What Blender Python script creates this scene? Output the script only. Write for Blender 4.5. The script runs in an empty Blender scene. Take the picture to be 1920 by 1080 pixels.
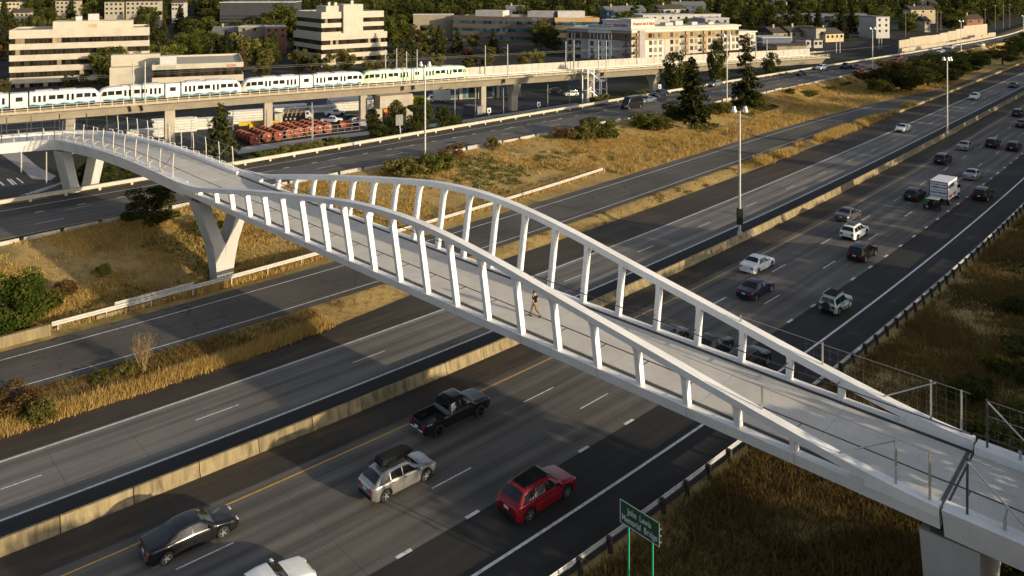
import bpy, math, random
import numpy as np
from math import sin, cos, radians, pi, hypot, atan2, sqrt
from mathutils import Vector, Matrix
RND = random.Random(7)
NR = np.random.default_rng(11)
SC = bpy.context.scene
COL = SC.collection

# ------------------------------------------------------------------ camera, sky, sun, exposure
cam_d = bpy.data.cameras.new('camera')
cam = bpy.data.objects.new('camera', cam_d); COL.objects.link(cam)
CH = 30.2
cam.location = (0, 0, CH); cam.rotation_euler = (radians(90), 0, 0)
cam_d.sensor_width = 36.0; cam_d.lens = 36.0 * 1500 / 1920
cam_d.shift_y = -580 / 1920
cam_d.clip_start = 0.5; cam_d.clip_end = 9000
SC.camera = cam
SUN_AZ = radians(-33.0)          # towards the sun, measured from +X
SUN_EL = radians(11.0)
w = bpy.data.worlds.new('World'); SC.world = w; w.use_nodes = True
nt = w.node_tree
for n in list(nt.nodes): nt.nodes.remove(n)
o_ = nt.nodes.new('ShaderNodeOutputWorld'); bg = nt.nodes.new('ShaderNodeBackground'); sk = nt.nodes.new('ShaderNodeTexSky')
sk.sky_type = 'NISHITA'; sk.sun_disc = False; sk.sun_elevation = SUN_EL
sk.sun_rotation = radians(90) - SUN_AZ
sk.air_density = 0.7; sk.dust_density = 1.6; sk.ozone_density = 0.7
bg.inputs['Strength'].default_value = 0.15
hs = nt.nodes.new('ShaderNodeHueSaturation'); hs.inputs['Saturation'].default_value = .6   # thin evening haze pales the sky
nt.links.new(sk.outputs[0], hs.inputs['Color']); nt.links.new(hs.outputs[0], bg.inputs[0]); nt.links.new(bg.outputs[0], o_.inputs[0])
sun_d = bpy.data.lights.new('sun', 'SUN'); sun_d.energy = 4.5; sun_d.angle = radians(0.53); sun_d.color = (1.0, 0.81, 0.54)
sun = bpy.data.objects.new('sun', sun_d); COL.objects.link(sun)
sun_dir = Vector((cos(SUN_EL) * cos(SUN_AZ), cos(SUN_EL) * sin(SUN_AZ), sin(SUN_EL)))
sun.rotation_euler = sun_dir.to_track_quat('Z', 'Y').to_euler(); sun.location = sun_dir * 300
vs = SC.view_settings; vs.view_transform = 'Standard'; vs.look = 'None'; vs.exposure = 0.36; vs.gamma = 1.0; vs.use_curve_mapping = False
SC.render.engine = 'CYCLES'
SC.cycles.use_denoising = True
SC.cycles.max_bounces = 6; SC.cycles.diffuse_bounces = 2; SC.cycles.glossy_bounces = 3; SC.cycles.transmission_bounces = 4
SC.cycles.transparent_max_bounces = 6
SC.cycles.caustics_reflective = False; SC.cycles.caustics_refractive = False

# ------------------------------------------------------------------ materials
MATS = {}
def new_mat(name):
    m = bpy.data.materials.new(name); m.use_nodes = True
    nt = m.node_tree; p = nt.nodes['Principled BSDF']
    return m, nt, p
def N(nt, t, **kw):
    n = nt.nodes.new(t)
    for k, v in kw.items():
        if k in n.inputs: n.inputs[k].default_value = v
        else: setattr(n, k, v)
    return n
def ramp(nt, src, a, b, ca, cb):
    r = nt.nodes.new('ShaderNodeMapRange'); r.inputs[1].default_value = a; r.inputs[2].default_value = b
    r.inputs[3].default_value = ca; r.inputs[4].default_value = cb; r.clamp = True
    nt.links.new(src, r.inputs[0]); return r.outputs[0]
def mul(nt, a, b, op='MULTIPLY'):
    n = nt.nodes.new('ShaderNodeMath'); n.operation = op
    for i, x in enumerate((a, b)):
        if isinstance(x, (int, float)): n.inputs[i].default_value = x
        else: nt.links.new(x, n.inputs[i])
    return n.outputs[0]
def mixc(nt, fac, a, b, mode='MIX'):
    n = nt.nodes.new('ShaderNodeMix'); n.data_type = 'RGBA'; n.blend_type = mode
    if isinstance(fac, (int, float)): n.inputs[0].default_value = fac
    else: nt.links.new(fac, n.inputs[0])
    for i, x in ((6, a), (7, b)):
        if isinstance(x, (tuple, list)): n.inputs[i].default_value = (*x[:3], 1)
        else: nt.links.new(x, n.inputs[i])
    return n.outputs[2]
def scale_col(nt, col, fac):
    n = nt.nodes.new('ShaderNodeVectorMath'); n.operation = 'SCALE'
    if isinstance(col, (tuple, list)): n.inputs[0].default_value = col[:3]
    else: nt.links.new(col, n.inputs[0])
    nt.links.new(fac, n.inputs['Scale']); return n.outputs[0]
def noise(nt, vec, scale, detail=4, rough=.6):
    n = nt.nodes.new('ShaderNodeTexNoise'); n.inputs['Scale'].default_value = scale
    n.inputs['Detail'].default_value = detail; n.inputs['Roughness'].default_value = rough
    if vec is not None: nt.links.new(vec, n.inputs['Vector'])
    return n.outputs['Fac']
def coords(nt, kind='Object', sc=None):
    t = nt.nodes.new('ShaderNodeTexCoord'); o = t.outputs[kind]
    if kind == 'Object':
        g = nt.nodes.new('ShaderNodeNewGeometry'); o = g.outputs['Position']
    if sc is not None:
        m = nt.nodes.new('ShaderNodeMapping'); m.inputs['Scale'].default_value = sc; nt.links.new(o, m.inputs['Vector']); o = m.outputs[0]
    return o
def bump(nt, p, h, strength=.3, dist=.02):
    b = nt.nodes.new('ShaderNodeBump'); b.inputs['Strength'].default_value = strength; b.inputs['Distance'].default_value = dist
    nt.links.new(h, b.inputs['Height']); nt.links.new(b.outputs[0], p.inputs['Normal'])
def plain(name, col, rough=.6, metal=0., var=.12, nscale=1.5, coat=0., spec=.5, rnd=0.):
    """a paint, metal or plastic with a little uneven grime"""
    if name in MATS: return MATS[name]
    m, nt, p = new_mat(name)
    c = coords(nt, 'Object')
    f = ramp(nt, noise(nt, c, nscale, 5), .25, .75, 1 - var, 1 + var)
    if rnd:
        oi = nt.nodes.new('ShaderNodeObjectInfo')
        f = mul(nt, f, ramp(nt, oi.outputs['Random'], 0, 1, 1 - rnd, 1 + rnd))
    nt.links.new(scale_col(nt, col, f), p.inputs['Base Color'])
    p.inputs['Roughness'].default_value = rough; p.inputs['Metallic'].default_value = metal
    p.inputs['Coat Weight'].default_value = coat; p.inputs['Coat Roughness'].default_value = .06
    p.inputs['Specular IOR Level'].default_value = spec
    MATS[name] = m; return m
def streaky(name, col, dirt=(.5, .45, .36), amount=.35, rough=.8, vscale=1.0, rnd=0.):
    """concrete or painted wall with vertical rain streaks and blotches"""
    if name in MATS: return MATS[name]
    m, nt, p = new_mat(name)
    c = coords(nt, 'Object'); s = coords(nt, 'Object', (1.4 * vscale, 1.4 * vscale, .12 * vscale))
    a = ramp(nt, noise(nt, s, 1.0, 5), .42, .72, 0, amount)
    b = ramp(nt, noise(nt, c, .35, 5), .3, .7, .88, 1.1)
    g = ramp(nt, noise(nt, c, 9, 3), .3, .7, .94, 1.06)
    k = mixc(nt, a, col, tuple(x * y for x, y in zip(col, dirt)))
    f = mul(nt, b, g)
    if rnd:
        oi = nt.nodes.new('ShaderNodeObjectInfo')
        f = mul(nt, f, ramp(nt, oi.outputs['Random'], 0, 1, 1 - rnd, 1 + rnd))
    nt.links.new(scale_col(nt, k, f), p.inputs['Base Color'])
    p.inputs['Roughness'].default_value = rough
    bump(nt, p, noise(nt, c, 12, 4), .15, .01)
    MATS[name] = m; return m
def glassy(name, col, rough=.06, rnd=.5, spec=.5):
    """window glass seen from far off: dark, sharp reflections, a different darkness per pane"""
    if name in MATS: return MATS[name]
    m, nt, p = new_mat(name)
    oi = nt.nodes.new('ShaderNodeObjectInfo')
    c = coords(nt, 'Object')
    f = mul(nt, ramp(nt, oi.outputs['Random'], 0, 1, 1 - rnd, 1 + rnd), ramp(nt, noise(nt, c, .8, 3), .3, .7, .7, 1.3))
    nt.links.new(scale_col(nt, col, f), p.inputs['Base Color'])
    p.inputs['Roughness'].default_value = rough; p.inputs['IOR'].default_value = 1.5; p.inputs['Specular IOR Level'].default_value = spec
    MATS[name] = m; return m
def emis(name, col, st):
    m, nt, p = new_mat(name); p.inputs['Base Color'].default_value = (*col, 1)
    p.inputs['Emission Color'].default_value = (*col, 1); p.inputs['Emission Strength'].default_value = st; return m
def road_mat(name, col, fine=.18, streak=.22, patch=.18, tracks=0., stain=None, cracks=0., rough=.85, tint=None):
    """UV: u = metres along the road, v = metres across"""
    if name in MATS: return MATS[name]
    m, nt, p = new_mat(name)
    tc = nt.nodes.new('ShaderNodeTexCoord'); uv = tc.outputs['UV']; c = coords(nt, 'Object')
    def mp(sc):
        q = nt.nodes.new('ShaderNodeMapping'); q.inputs['Scale'].default_value = sc; nt.links.new(uv, q.inputs['Vector']); return q.outputs[0]
    f = ramp(nt, noise(nt, c, 14, 3, .8), .3, .7, 1 - fine, 1 + fine)
    f = mul(nt, f, ramp(nt, noise(nt, mp((.045, 1.5, 1)), 1, 4, .55), .3, .7, 1 - streak, 1 + streak))
    f = mul(nt, f, ramp(nt, noise(nt, c, .09, 4, .6), .3, .7, 1 - patch, 1 + patch))
    if tracks:
        sx = nt.nodes.new('ShaderNodeSeparateXYZ'); nt.links.new(uv, sx.inputs[0])
        wv = mul(nt, sx.outputs[1], 2 * pi / 1.66); cs = mul(nt, wv, 0., 'COSINE')
        wob = ramp(nt, noise(nt, mp((.02, .6, 1)), 1, 3), .3, .7, .3, 1.)
        f = mul(nt, f, ramp(nt, mul(nt, cs, wob), -1, 1, 1 - tracks, 1 + tracks))
    k = scale_col(nt, col, f)
    if stain:
        k = mixc(nt, ramp(nt, noise(nt, mp((.08, .5, 1)), 1, 5, .65), .5, .7, 0, .7), k, stain)
    if cracks:
        v = nt.nodes.new('ShaderNodeTexVoronoi'); v.feature = 'DISTANCE_TO_EDGE'; v.inputs['Scale'].default_value = .24
        wn = nt.nodes.new('ShaderNodeTexNoise'); wn.inputs['Scale'].default_value = .7; nt.links.new(c, wn.inputs['Vector'])
        ad = nt.nodes.new('ShaderNodeVectorMath'); ad.operation = 'MULTIPLY_ADD'; nt.links.new(wn.outputs['Color'], ad.inputs[0])
        ad.inputs[1].default_value = (2.2, 2.2, 0); nt.links.new(c, ad.inputs[2]); nt.links.new(ad.outputs[0], v.inputs['Vector'])
        e = ramp(nt, v.outputs['Distance'], .002, .010, 1, 0)
        e = mul(nt, e, ramp(nt, noise(nt, c, .05, 2), .47, .56, 0, cracks))
        k = mixc(nt, e, k, (.012, .012, .012))
    nt.links.new(k, p.inputs['Base Color']); p.inputs['Roughness'].default_value = rough; p.inputs['Specular IOR Level'].default_value = .25
    bump(nt, p, noise(nt, c, 30, 3), .2, .01)
    MATS[name] = m; return m
def leaf_mat(name, c1, c2, trans=.3, rnd=.25, rough=.6):
    """foliage or dry grass: colour by the per-face 'tint' attribute and per object"""
    if name in MATS: return MATS[name]
    m, nt, p = new_mat(name)
    at = nt.nodes.new('ShaderNodeAttribute'); at.attribute_name = 'tint'
    oi = nt.nodes.new('ShaderNodeObjectInfo')
    k = mixc(nt, at.outputs['Fac'], c1, c2)
    k = scale_col(nt, k, ramp(nt, oi.outputs['Random'], 0, 1, 1 - rnd, 1 + rnd))
    df = nt.nodes.new('ShaderNodeBsdfDiffuse'); tr = nt.nodes.new('ShaderNodeBsdfTranslucent'); mx = nt.nodes.new('ShaderNodeMixShader')
    nt.links.new(k, df.inputs[0]); nt.links.new(k, tr.inputs[0]); mx.inputs[0].default_value = trans
    nt.links.new(df.outputs[0], mx.inputs[1]); nt.links.new(tr.outputs[0], mx.inputs[2])
    nt.links.new(mx.outputs[0], nt.nodes['Material Output'].inputs[0]); nt.nodes.remove(p)
    MATS[name] = m; return m

# ------------------------------------------------------------------ objects
def tag(o, label=None, cat=None, group=None, kind=None):
    if label: o['label'] = label
    if cat: o['category'] = cat
    if group: o['group'] = group
    if kind: o['kind'] = kind
    return o
def thing(name, label, cat, loc=(0, 0, 0), rz=0., group=None):
    o = bpy.data.objects.new(name, None); COL.objects.link(o); o.empty_display_size = .3
    o.location = loc; o.rotation_euler = (0, 0, rz); return tag(o, label, cat, group)
def link(name, me, parent=None, loc=None, rz=None):
    o = bpy.data.objects.new(name, me); COL.objects.link(o)
    if parent is not None: o.parent = parent
    if loc is not None: o.location = loc
    if rz is not None: o.rotation_euler = (0, 0, rz)
    return o
KIDS = {}
def kids(o):
    return [c for c in o.children]
def copy_tree(o, parent=None):
    c = o.copy(); COL.objects.link(c)
    if parent is not None: c.parent = parent
    for ch in o.children: copy_tree(ch, c)
    return c
class MB:
    """collects boxes, tubes, prisms and lofts; build() links them as ONE mesh object"""
    def __init__(s): s.v = []; s.f = []; s.m = []
    def add(s, vs, fs, mi=0):
        b = len(s.v); s.v += [tuple(p) for p in vs]; s.f += [tuple(b + i for i in f) for f in fs]; s.m += [mi] * len(fs); return s
    def box(s, x0, x1, y0, y1, z0, z1, mi=0):
        return s.add([(x0, y0, z0), (x1, y0, z0), (x1, y1, z0), (x0, y1, z0), (x0, y0, z1), (x1, y0, z1), (x1, y1, z1), (x0, y1, z1)],
                     [(0, 3, 2, 1), (4, 5, 6, 7), (0, 1, 5, 4), (1, 2, 6, 5), (2, 3, 7, 6), (3, 0, 4, 7)], mi)
    def beam(s, p0, p1, wx, wz, mi=0, up=(0, 0, 1), w2=None):
        p0 = Vector(p0); p1 = Vector(p1); d = (p1 - p0).normalized(); u = Vector(up)
        r = d.cross(u)
        if r.length < 1e-4: r = d.cross(Vector((0, 1, 0)))
        r.normalize(); u = r.cross(d).normalized(); q = []
        for p, k in ((p0, 1.), (p1, w2 or 1.)):
            for a, b in ((-1, -1), (1, -1), (1, 1), (-1, 1)): q.append(p + r * (a * wx * k / 2) + u * (b * wz * k / 2))
        return s.add(q, [(0, 1, 2, 3), (7, 6, 5, 4), (0, 4, 5, 1), (1, 5, 6, 2), (2, 6, 7, 3), (3, 7, 4, 0)], mi)
    def tube(s, p0, p1, r0, r1=None, n=6, mi=0, caps=True):
        p0 = Vector(p0); p1 = Vector(p1); d = (p1 - p0).normalized(); r1 = r0 if r1 is None else r1
        a = d.orthogonal().normalized(); b = d.cross(a); q = []
        for p, r in ((p0, r0), (p1, r1)):
            for i in range(n):
                t = 2 * pi * i / n; q.append(p + (a * cos(t) + b * sin(t)) * r)
        fs = [(i, (i + 1) % n, n + (i + 1) % n, n + i) for i in range(n)]
        if caps: fs += [tuple(range(n - 1, -1, -1)), tuple(range(n, 2 * n))]
        return s.add(q, fs, mi)
    def poly(s, pts, r, n=5, mi=0):
        for a, b in zip(pts[:-1], pts[1:]): s.tube(a, b, r, n=n, mi=mi)
        return s
    def lathe(s, c, prof, n=16, axis='z', mi=0):
        """prof: (radius, along) pairs"""
        q = []; fs = []
        for r, h in prof:
            for i in range(n):
                t = 2 * pi * i / n; x, y = r * cos(t), r * sin(t)
                p = {'z': (x, y, h), 'y': (x, h, y), 'x': (h, x, y)}[axis]
                q.append((c[0] + p[0], c[1] + p[1], c[2] + p[2]))
        for k in range(len(prof) - 1):
            for i in range(n):
                f = (k * n + i, k * n + (i + 1) % n, (k + 1) * n + (i + 1) % n, (k + 1) * n + i); fs.append(f if axis != 'y' else f[::-1])
        return s.add(q, fs, mi)
    def prism(s, poly, z0, z1, mi=0):
        n = len(poly); q = [(x, y, z0) for x, y in poly] + [(x, y, z1) for x, y in poly]
        fs = [tuple(range(n - 1, -1, -1)), tuple(range(n, 2 * n))] + [(i, (i + 1) % n, n + (i + 1) % n, n + i) for i in range(n)]
        return s.add(q, fs, mi)
    def loft(s, rings, closed=True, caps=True, mi=0):
        n = len(rings[0]); q = [p for r in rings for p in r]; fs = []
        for k in range(len(rings) - 1):
            for i in range(n if closed else n - 1):
                j = (i + 1) % n; fs.append((k * n + i, k * n + j, (k + 1) * n + j, (k + 1) * n + i))
        if caps and closed:
            fs.append(tuple(range(n - 1, -1, -1))); fs.append(tuple(range((len(rings) - 1) * n, len(rings) * n)))
        return s.add(q, fs, mi)
    def mesh(s, name, mats, smooth=None):
        me = bpy.data.meshes.new(name); me.from_pydata(s.v, [], s.f)
        for m in (mats if isinstance(mats, (list, tuple)) else [mats]): me.materials.append(m)
        if any(s.m): me.polygons.foreach_set('material_index', s.m)
        if smooth is not None:
            me.polygons.foreach_set('use_smooth', [True] * len(me.polygons)); me.set_sharp_from_angle(angle=radians(smooth))
        me.update(); return me
    def build(s, name, mats, parent=None, smooth=None, loc=None, rz=None):
        if isinstance(smooth, (tuple, list, Vector)): smooth, loc, rz = None, smooth, (loc if loc is not None else rz)
        return link(name, s.mesh(name, mats, smooth), parent, loc, rz)
def np_mesh(name, V, F, mat, tint=None, uv=None, smooth=False):
    """V n x 3, F m x k (k = 3 or 4), tint per face"""
    me = bpy.data.meshes.new(name); k = F.shape[1]
    me.vertices.add(len(V)); me.vertices.foreach_set('co', np.ascontiguousarray(V, dtype=np.float32).ravel())
    me.loops.add(F.size); me.loops.foreach_set('vertex_index', F.astype(np.int32).ravel())
    me.polygons.add(len(F)); me.polygons.foreach_set('loop_start', np.arange(0, F.size, k, dtype=np.int32))
    me.polygons.foreach_set('loop_total', np.full(len(F), k, dtype=np.int32))
    for m in (mat if isinstance(mat, (list, tuple)) else [mat]): me.materials.append(m)
    if tint is not None:
        at = me.attributes.new('tint', 'FLOAT', 'FACE'); at.data.foreach_set('value', tint.astype(np.float32))
    if uv is not None:
        u = me.uv_layers.new(name='UVMap'); u.data.foreach_set('uv', uv[F.ravel()].astype(np.float32).ravel())
    if smooth: me.polygons.foreach_set('use_smooth', np.ones(len(F), dtype=bool))
    me.update(calc_edges=True); return me
# ------------------------------------------------------------------ where the roads run
CA, SA = cos(radians(43)), sin(radians(43))
def w2ab(X, Y): return X * CA + Y * SA, -X * SA + Y * CA
def ab2w(a, b): return a * CA - b * SA, a * SA + b * CA
def at(x, y, h=0.):
    """the point at height h that the surveyed photograph shows at (x, y)"""
    Z = 1500 * (CH - h) / (y + 40); return (x - 960) * Z / 1500, Z
class Line:
    """b as a smooth function of a, straight beyond the surveyed range"""
    def __init__(s, ab, deg):
        ab = np.array(ab); s.c = np.polyfit(ab[:, 0], ab[:, 1], deg); s.lo = ab[:, 0].min(); s.hi = ab[:, 0].max(); s.d = np.polyder(s.c)
    def __call__(s, a):
        a = np.asarray(a, dtype=float); q = np.clip(a, s.lo, s.hi)
        return np.polyval(s.c, q) + (a - q) * np.polyval(s.d, q)
    def slope(s, a): return float(np.polyval(s.d, min(max(a, s.lo), s.hi)))
def survey(pts, h, off=0.): return [(lambda a, b: (a, b - off))(*w2ab(*at(x, y, h))) for x, y in pts]
LY = Line(survey([(123,1080),(422,948),(640,850),(900,732),(1040,667),(1297,543),(1440,471),(1565,406),(1685,339),(1755,297)], 0)
  + survey([(0,868),(83,839),(640,646.5),(840,576),(1046,500),(1145,464),(1440,347),(1540,301),(1677,241),(1742,216),(1815,184)], 0, 13.3)
  + survey([(0,979),(640,732),(928,617),(1212,499.5),(1440,400),(1545,346),(1702,271),(1790,230),(1920,161)], 0, 6.87)
  + survey([(893,1080),(1280,818),(1513,660),(1726,500),(1847,400),(1920,334)], 0, -13.65)
  + survey([(439,1019),(1036,726),(1362,557),(1473,496),(1561,447),(1633,404),(1690,369),(1737,340),(1777,313),(1810,292)], 0, -3.27)
  + survey([(78,892),(446,758),(720,657),(1226,461),(1333,417),(1420,380),(1492,348),(1550,322),(1600,298),(1642,278),(1681,260)], 0, 10.08), 4)
RZ = .45
LRL = Line(survey([(0,673),(640,505),(960,404),(1001,390),(1212,324),(1440,255),(1575,216),(1709,182)], RZ), 3)
LRR = Line(survey([(13,727),(248,665),(372,633),(640,552),(981,440),(1085,402),(1204,364),(1440,282),(1477,270),(1565,240),(1687,204)], RZ), 3)
LGR = Line(survey([(85,625),(610,485),(835,415),(1125,327)], RZ), 2)
UZ = 2.5
LUN = Line(survey([(0,457),(100,437),(315,392),(625,330),(710,312),(772,301),(870,282),(955,267),(1010,255),(1095,239),(1150,225),(1232,210),(1260,205),(1440,172),(1515,159),(1580,147),(1740,107),(1900,77)], UZ), 4)
LUF = Line(survey([(0,377),(62,364),(140,355),(272,330),(480,295),(692,266),(797,245),(880,230),(960,217),(1100,194),(1212,176),(1280,164),(1370,150),(1440,140),(1552,122),(1690,100),(1840,75),(1905,60)], UZ + .75), 4)
def sstep(x, a, b):
    t = np.clip((np.asarray(x, dtype=float) - a) / (b - a), 0, 1); return t * t * (3 - 2 * t)
def edgeE(a): return LY(a) + 16.3 + 2.6 * sstep(a, 25, 58)
def rampR(a): return np.maximum(LRR(a) - 1.0, edgeE(a) + .3)
def rampL(a): return np.maximum(LRL(a) + 1.6, rampR(a) + 2)
def low(a): return -7.6 + 6.4 * sstep(a, 170, 330)
A_ROWS = np.concatenate([np.arange(-90, 300, 3.), np.arange(300, 700, 10.), np.arange(700, 1900, 60.)])
def columns(a):
    y = LY(a); g = LGR(a); un = LUN(a); uf = LUF(a); rl = rampL(a); rr = rampR(a); ee = edgeE(a); L = low(a)
    g = np.clip(g, rl + .4, un - 3); far = 26 * sstep(a, 520, 1000)
    o = np.ones_like(a)
    return [(y - 900, 60 * o), (y - 300, 26 * o), (y - 120, 12 * o), (y - 62, 4.6 * o), (y - 38, 1.9 * o), (y - 26, .6 * o), (y - 20.5, .25 * o), (y - 17.5, .02 * o),
            (y - 17.2, -.03 * o), (y, -.03 * o), (ee, -.03 * o), (ee + .25 * (rr - ee), .05 * o), (rr - .25 * (rr - ee), RZ - .07 + .12 * sstep(a, 60, 75)), (rr, (RZ - .03) * o), (rl, (RZ - .03) * o),
            (g, (RZ + .02) * o), (g + .18 * (un - g), RZ + .25 * o), (g + .5 * (un - g), RZ + 1.0 * o), (g + .82 * (un - g), UZ - .35 * o), (un - .9, UZ - .06 * o), (un, UZ - .03 * o), (uf, UZ - .03 * o), (uf + 1.2, UZ - .05 * o),
            (uf + 4, UZ - .25 * o), (uf + 16, np.minimum(L + .3, UZ - .4)), (uf + 24, L), (uf + 120, L), (uf + 260, L - .5 + far * .4), (uf + 420, L + 4 + far), (uf + 700, L + 20 + far), (uf + 1200, L + 48 + far), (uf + 2600, L + 95 + far)]
_cols = columns(A_ROWS)
CB = np.stack([np.asarray(c[0], float) for c in _cols], 1); CZ = np.stack([np.broadcast_to(np.asarray(c[1], float), A_ROWS.shape) for c in _cols], 1)
CZ = CZ.copy()
for j_, dz_ in ((15, .35), (16, 1.5), (17, .7)): CZ[:, j_] -= dz_ * np.exp(-((A_ROWS - 34) / 9.) ** 2)   # the ditch round the pier's foot
for j in range(1, CB.shape[1]): CB[:, j] = np.maximum(CB[:, j], CB[:, j - 1] + .05)
def ground_z(X, Y):
    """height of the bare ground under world points"""
    X = np.atleast_1d(np.asarray(X, float)); Y = np.atleast_1d(np.asarray(Y, float)); a, b = w2ab(X, Y)
    i = np.clip(np.searchsorted(A_ROWS, a) - 1, 0, len(A_ROWS) - 2); t = np.clip((a - A_ROWS[i]) / (A_ROWS[i + 1] - A_ROWS[i]), 0, 1)
    out = np.zeros_like(a)
    bb = CB[i] * (1 - t)[:, None] + CB[i + 1] * t[:, None]; zz = CZ[i] * (1 - t)[:, None] + CZ[i + 1] * t[:, None]
    for k in range(len(a)): out[k] = np.interp(b[k], bb[k], zz[k])
    return out
def gz(X, Y): return float(ground_z(X, Y)[0])

# ------------------------------------------------------------------ bare ground
def ground_material():
    m, nt, p = new_mat('ground_soil_and_grass')
    c = coords(nt, 'Object'); at_ = nt.nodes.new('ShaderNodeAttribute'); at_.attribute_name = 'zone'
    n1 = noise(nt, c, .22, 5, .65); n2 = noise(nt, c, 1.6, 5, .7); n3 = noise(nt, c, 9, 3, .7)
    dry = mixc(nt, ramp(nt, n1, .35, .65, 0, 1), (.34, .23, .088), (.46, .33, .125))
    dry = mixc(nt, ramp(nt, n2, .5, .7, 0, .8), dry, (.15, .115, .06))
    dry = mixc(nt, ramp(nt, noise(nt, c, .12, 4, .6), .56, .66, 0, .55), dry, (.075, .085, .03))
    lot = mixc(nt, ramp(nt, noise(nt, c, .05, 4), .42, .6, 0, 1), (.055, .055, .057), (.035, .04, .02))
    k = mixc(nt, at_.outputs['Fac'], dry, lot)
    k = scale_col(nt, k, ramp(nt, n3, .3, .7, .78, 1.22))
    nt.links.new(k, p.inputs['Base Color']); p.inputs['Roughness'].default_value = .95; p.inputs['Specular IOR Level'].default_value = .1
    bump(nt, p, n2, .6, .12); return m
M_GROUND = ground_material()
nr, nc = CB.shape
GX, GY = ab2w(A_ROWS[:, None] + 0 * CB, CB)
V = np.stack([GX, GY, CZ], -1).reshape(-1, 3)
I = np.arange(nr * nc).reshape(nr, nc)
F = np.stack([I[:-1, :-1], I[1:, :-1], I[1:, 1:], I[:-1, 1:]], -1).reshape(-1, 4)[:, ::-1]
me = np_mesh('ground', V, F, M_GROUND)
zone = np.tile(np.array([1. if j >= 24 else 0. for j in range(nc)]), nr)
me.attributes.new('zone', 'FLOAT', 'POINT').data.foreach_set('value', zone.astype(np.float32))
ground = link('ground', me); tag(ground, kind='structure')

# ------------------------------------------------------------------ pavements
def strip(name, lo, hi, mat, z=0., a0=-80., a1=300., step=2., kind=None, parent=None, nv=1):
    """a sheet of road between two lines (functions of a)"""
    A = np.arange(a0, a1 + 1e-6, step)
    if A[-1] < a1 - .01: A = np.append(A, a1)
    rows = []; uvs = []
    y = LY(A)
    for k in range(nv + 1):
        t = k / nv; b = lo(A) * (1 - t) + hi(A) * t; X, Y = ab2w(A, b)
        rows.append(np.stack([X, Y, z + 0 * A], -1)); uvs.append(np.stack([A, b - y], -1))
    V = np.concatenate(rows); UV = np.concatenate(uvs); n = len(A); q = []
    for k in range(nv):
        i = np.arange(n - 1) + k * n; q.append(np.stack([i, i + 1, i + 1 + n, i + n], -1))
    F = np.concatenate(q)
    o = link(name, np_mesh(name, V, F, mat, uv=UV), parent)
    if kind: tag(o, kind=kind)
    return o
def off(d): return lambda a: LY(a) + d
M_CONC = road_mat('road_concrete', (.122, .112, .100), fine=.2, streak=.34, patch=.2, tracks=.2)
M_CONC_E = road_mat('road_concrete_worn', (.165, .155, .140), fine=.2, streak=.36, patch=.2, tracks=.22)
M_ASPH = road_mat('asphalt_dark', (.033, .0315, .030), fine=.25, streak=.2, patch=.25)
M_ASPH_B = road_mat('asphalt_black', (.032, .031, .030), fine=.2, streak=.15, patch=.15)
M_SHOULD = road_mat('asphalt_brownish', (.056, .047, .038), fine=.22, streak=.18, patch=.3, stain=(.12, .085, .045))
M_RAMP = road_mat('asphalt_cracked', (.100, .092, .081), fine=.2, streak=.2, patch=.28, cracks=.6)
M_UP = road_mat('road_upper_grey', (.120, .112, .101), fine=.15, streak=.28, patch=.2, tracks=.1)
M_UPD = road_mat('road_upper_dark', (.066, .062, .057), fine=.15, streak=.2, patch=.2, tracks=.1)
M_JOINT = plain('joint_sealant', (.085, .08, .073), .9)
BAR = 3.85                                    # the median barrier's own line
main_road = strip('road', off(-10.1), off(.75), M_JOINT, 0., -80, 110, kind='structure')
strip('road', off(-10.1), off(.75), M_CONC, 0.004, 110, 420, kind='structure', nv=3)
strip('road', off(-16.85), off(-10.1), M_ASPH, 0.002, -80, 420, kind='structure', nv=2)
strip('road_shoulder', off(.75), off(BAR + .1), M_SHOULD, 0.002, -80, 420, kind='structure')
strip('road_shoulder', off(BAR + .1), off(6.7), M_ASPH_B, 0.002, -80, 420, kind='structure')
express_road = strip('road', off(6.7), off(13.5), M_JOINT, 0., -80, 110, kind='structure')
strip('road', off(6.7), off(13.5), M_CONC_E, 0.004, 110, 420, kind='structure', nv=2)
strip('road_shoulder', off(13.5), edgeE, M_SHOULD, 0.002, -80, 420, kind='structure')
strip('road', rampR, rampL, M_RAMP, RZ, -80, 300, kind='structure', nv=2)
strip('road_shoulder', LUN, lambda a: LUN(a) + 1.6, M_ASPH, UZ, -90, 620, kind='structure')
strip('road', lambda a: LUN(a) + 1.6, lambda a: LUF(a) - 5.6, M_UP, UZ, -90, 620, kind='structure', nv=4)
strip('road', lambda a: LUF(a) - 5.6, lambda a: LUF(a) + .4, M_UPD, UZ, -90, 620, kind='structure', nv=2)
def slabs(road, lanes, mat, a0, a1, L=4.57):
    g = .012
    for (v0, v1) in lanes:
        a = a0
        while a < a1 - .1:
            e = min(a + L, a1)
            lo, hi = off(v0 + g), off(v1 - g)
            o = strip('slab', lo, hi, mat, .010 + RND.uniform(-.0015, .0015), a + g, e - g, (e - a - 2 * g) / 2 + 1e-4, parent=road, nv=1)
            a = e
slabs(main_road, ((-10.08, -6.62), (-6.62, -3.28), (-3.28, .73)), M_CONC, 4, 110)
slabs(main_road, ((-10.08, -6.62), (-6.62, -3.28), (-3.28, .73)), M_CONC, -80, 4, 84.1)
slabs(express_road, ((6.72, 10.08), (10.08, 13.48)), M_CONC_E, 4, 110)
slabs(express_road, ((6.72, 10.08), (10.08, 13.48)), M_CONC_E, -80, 4, 84.1)
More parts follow.
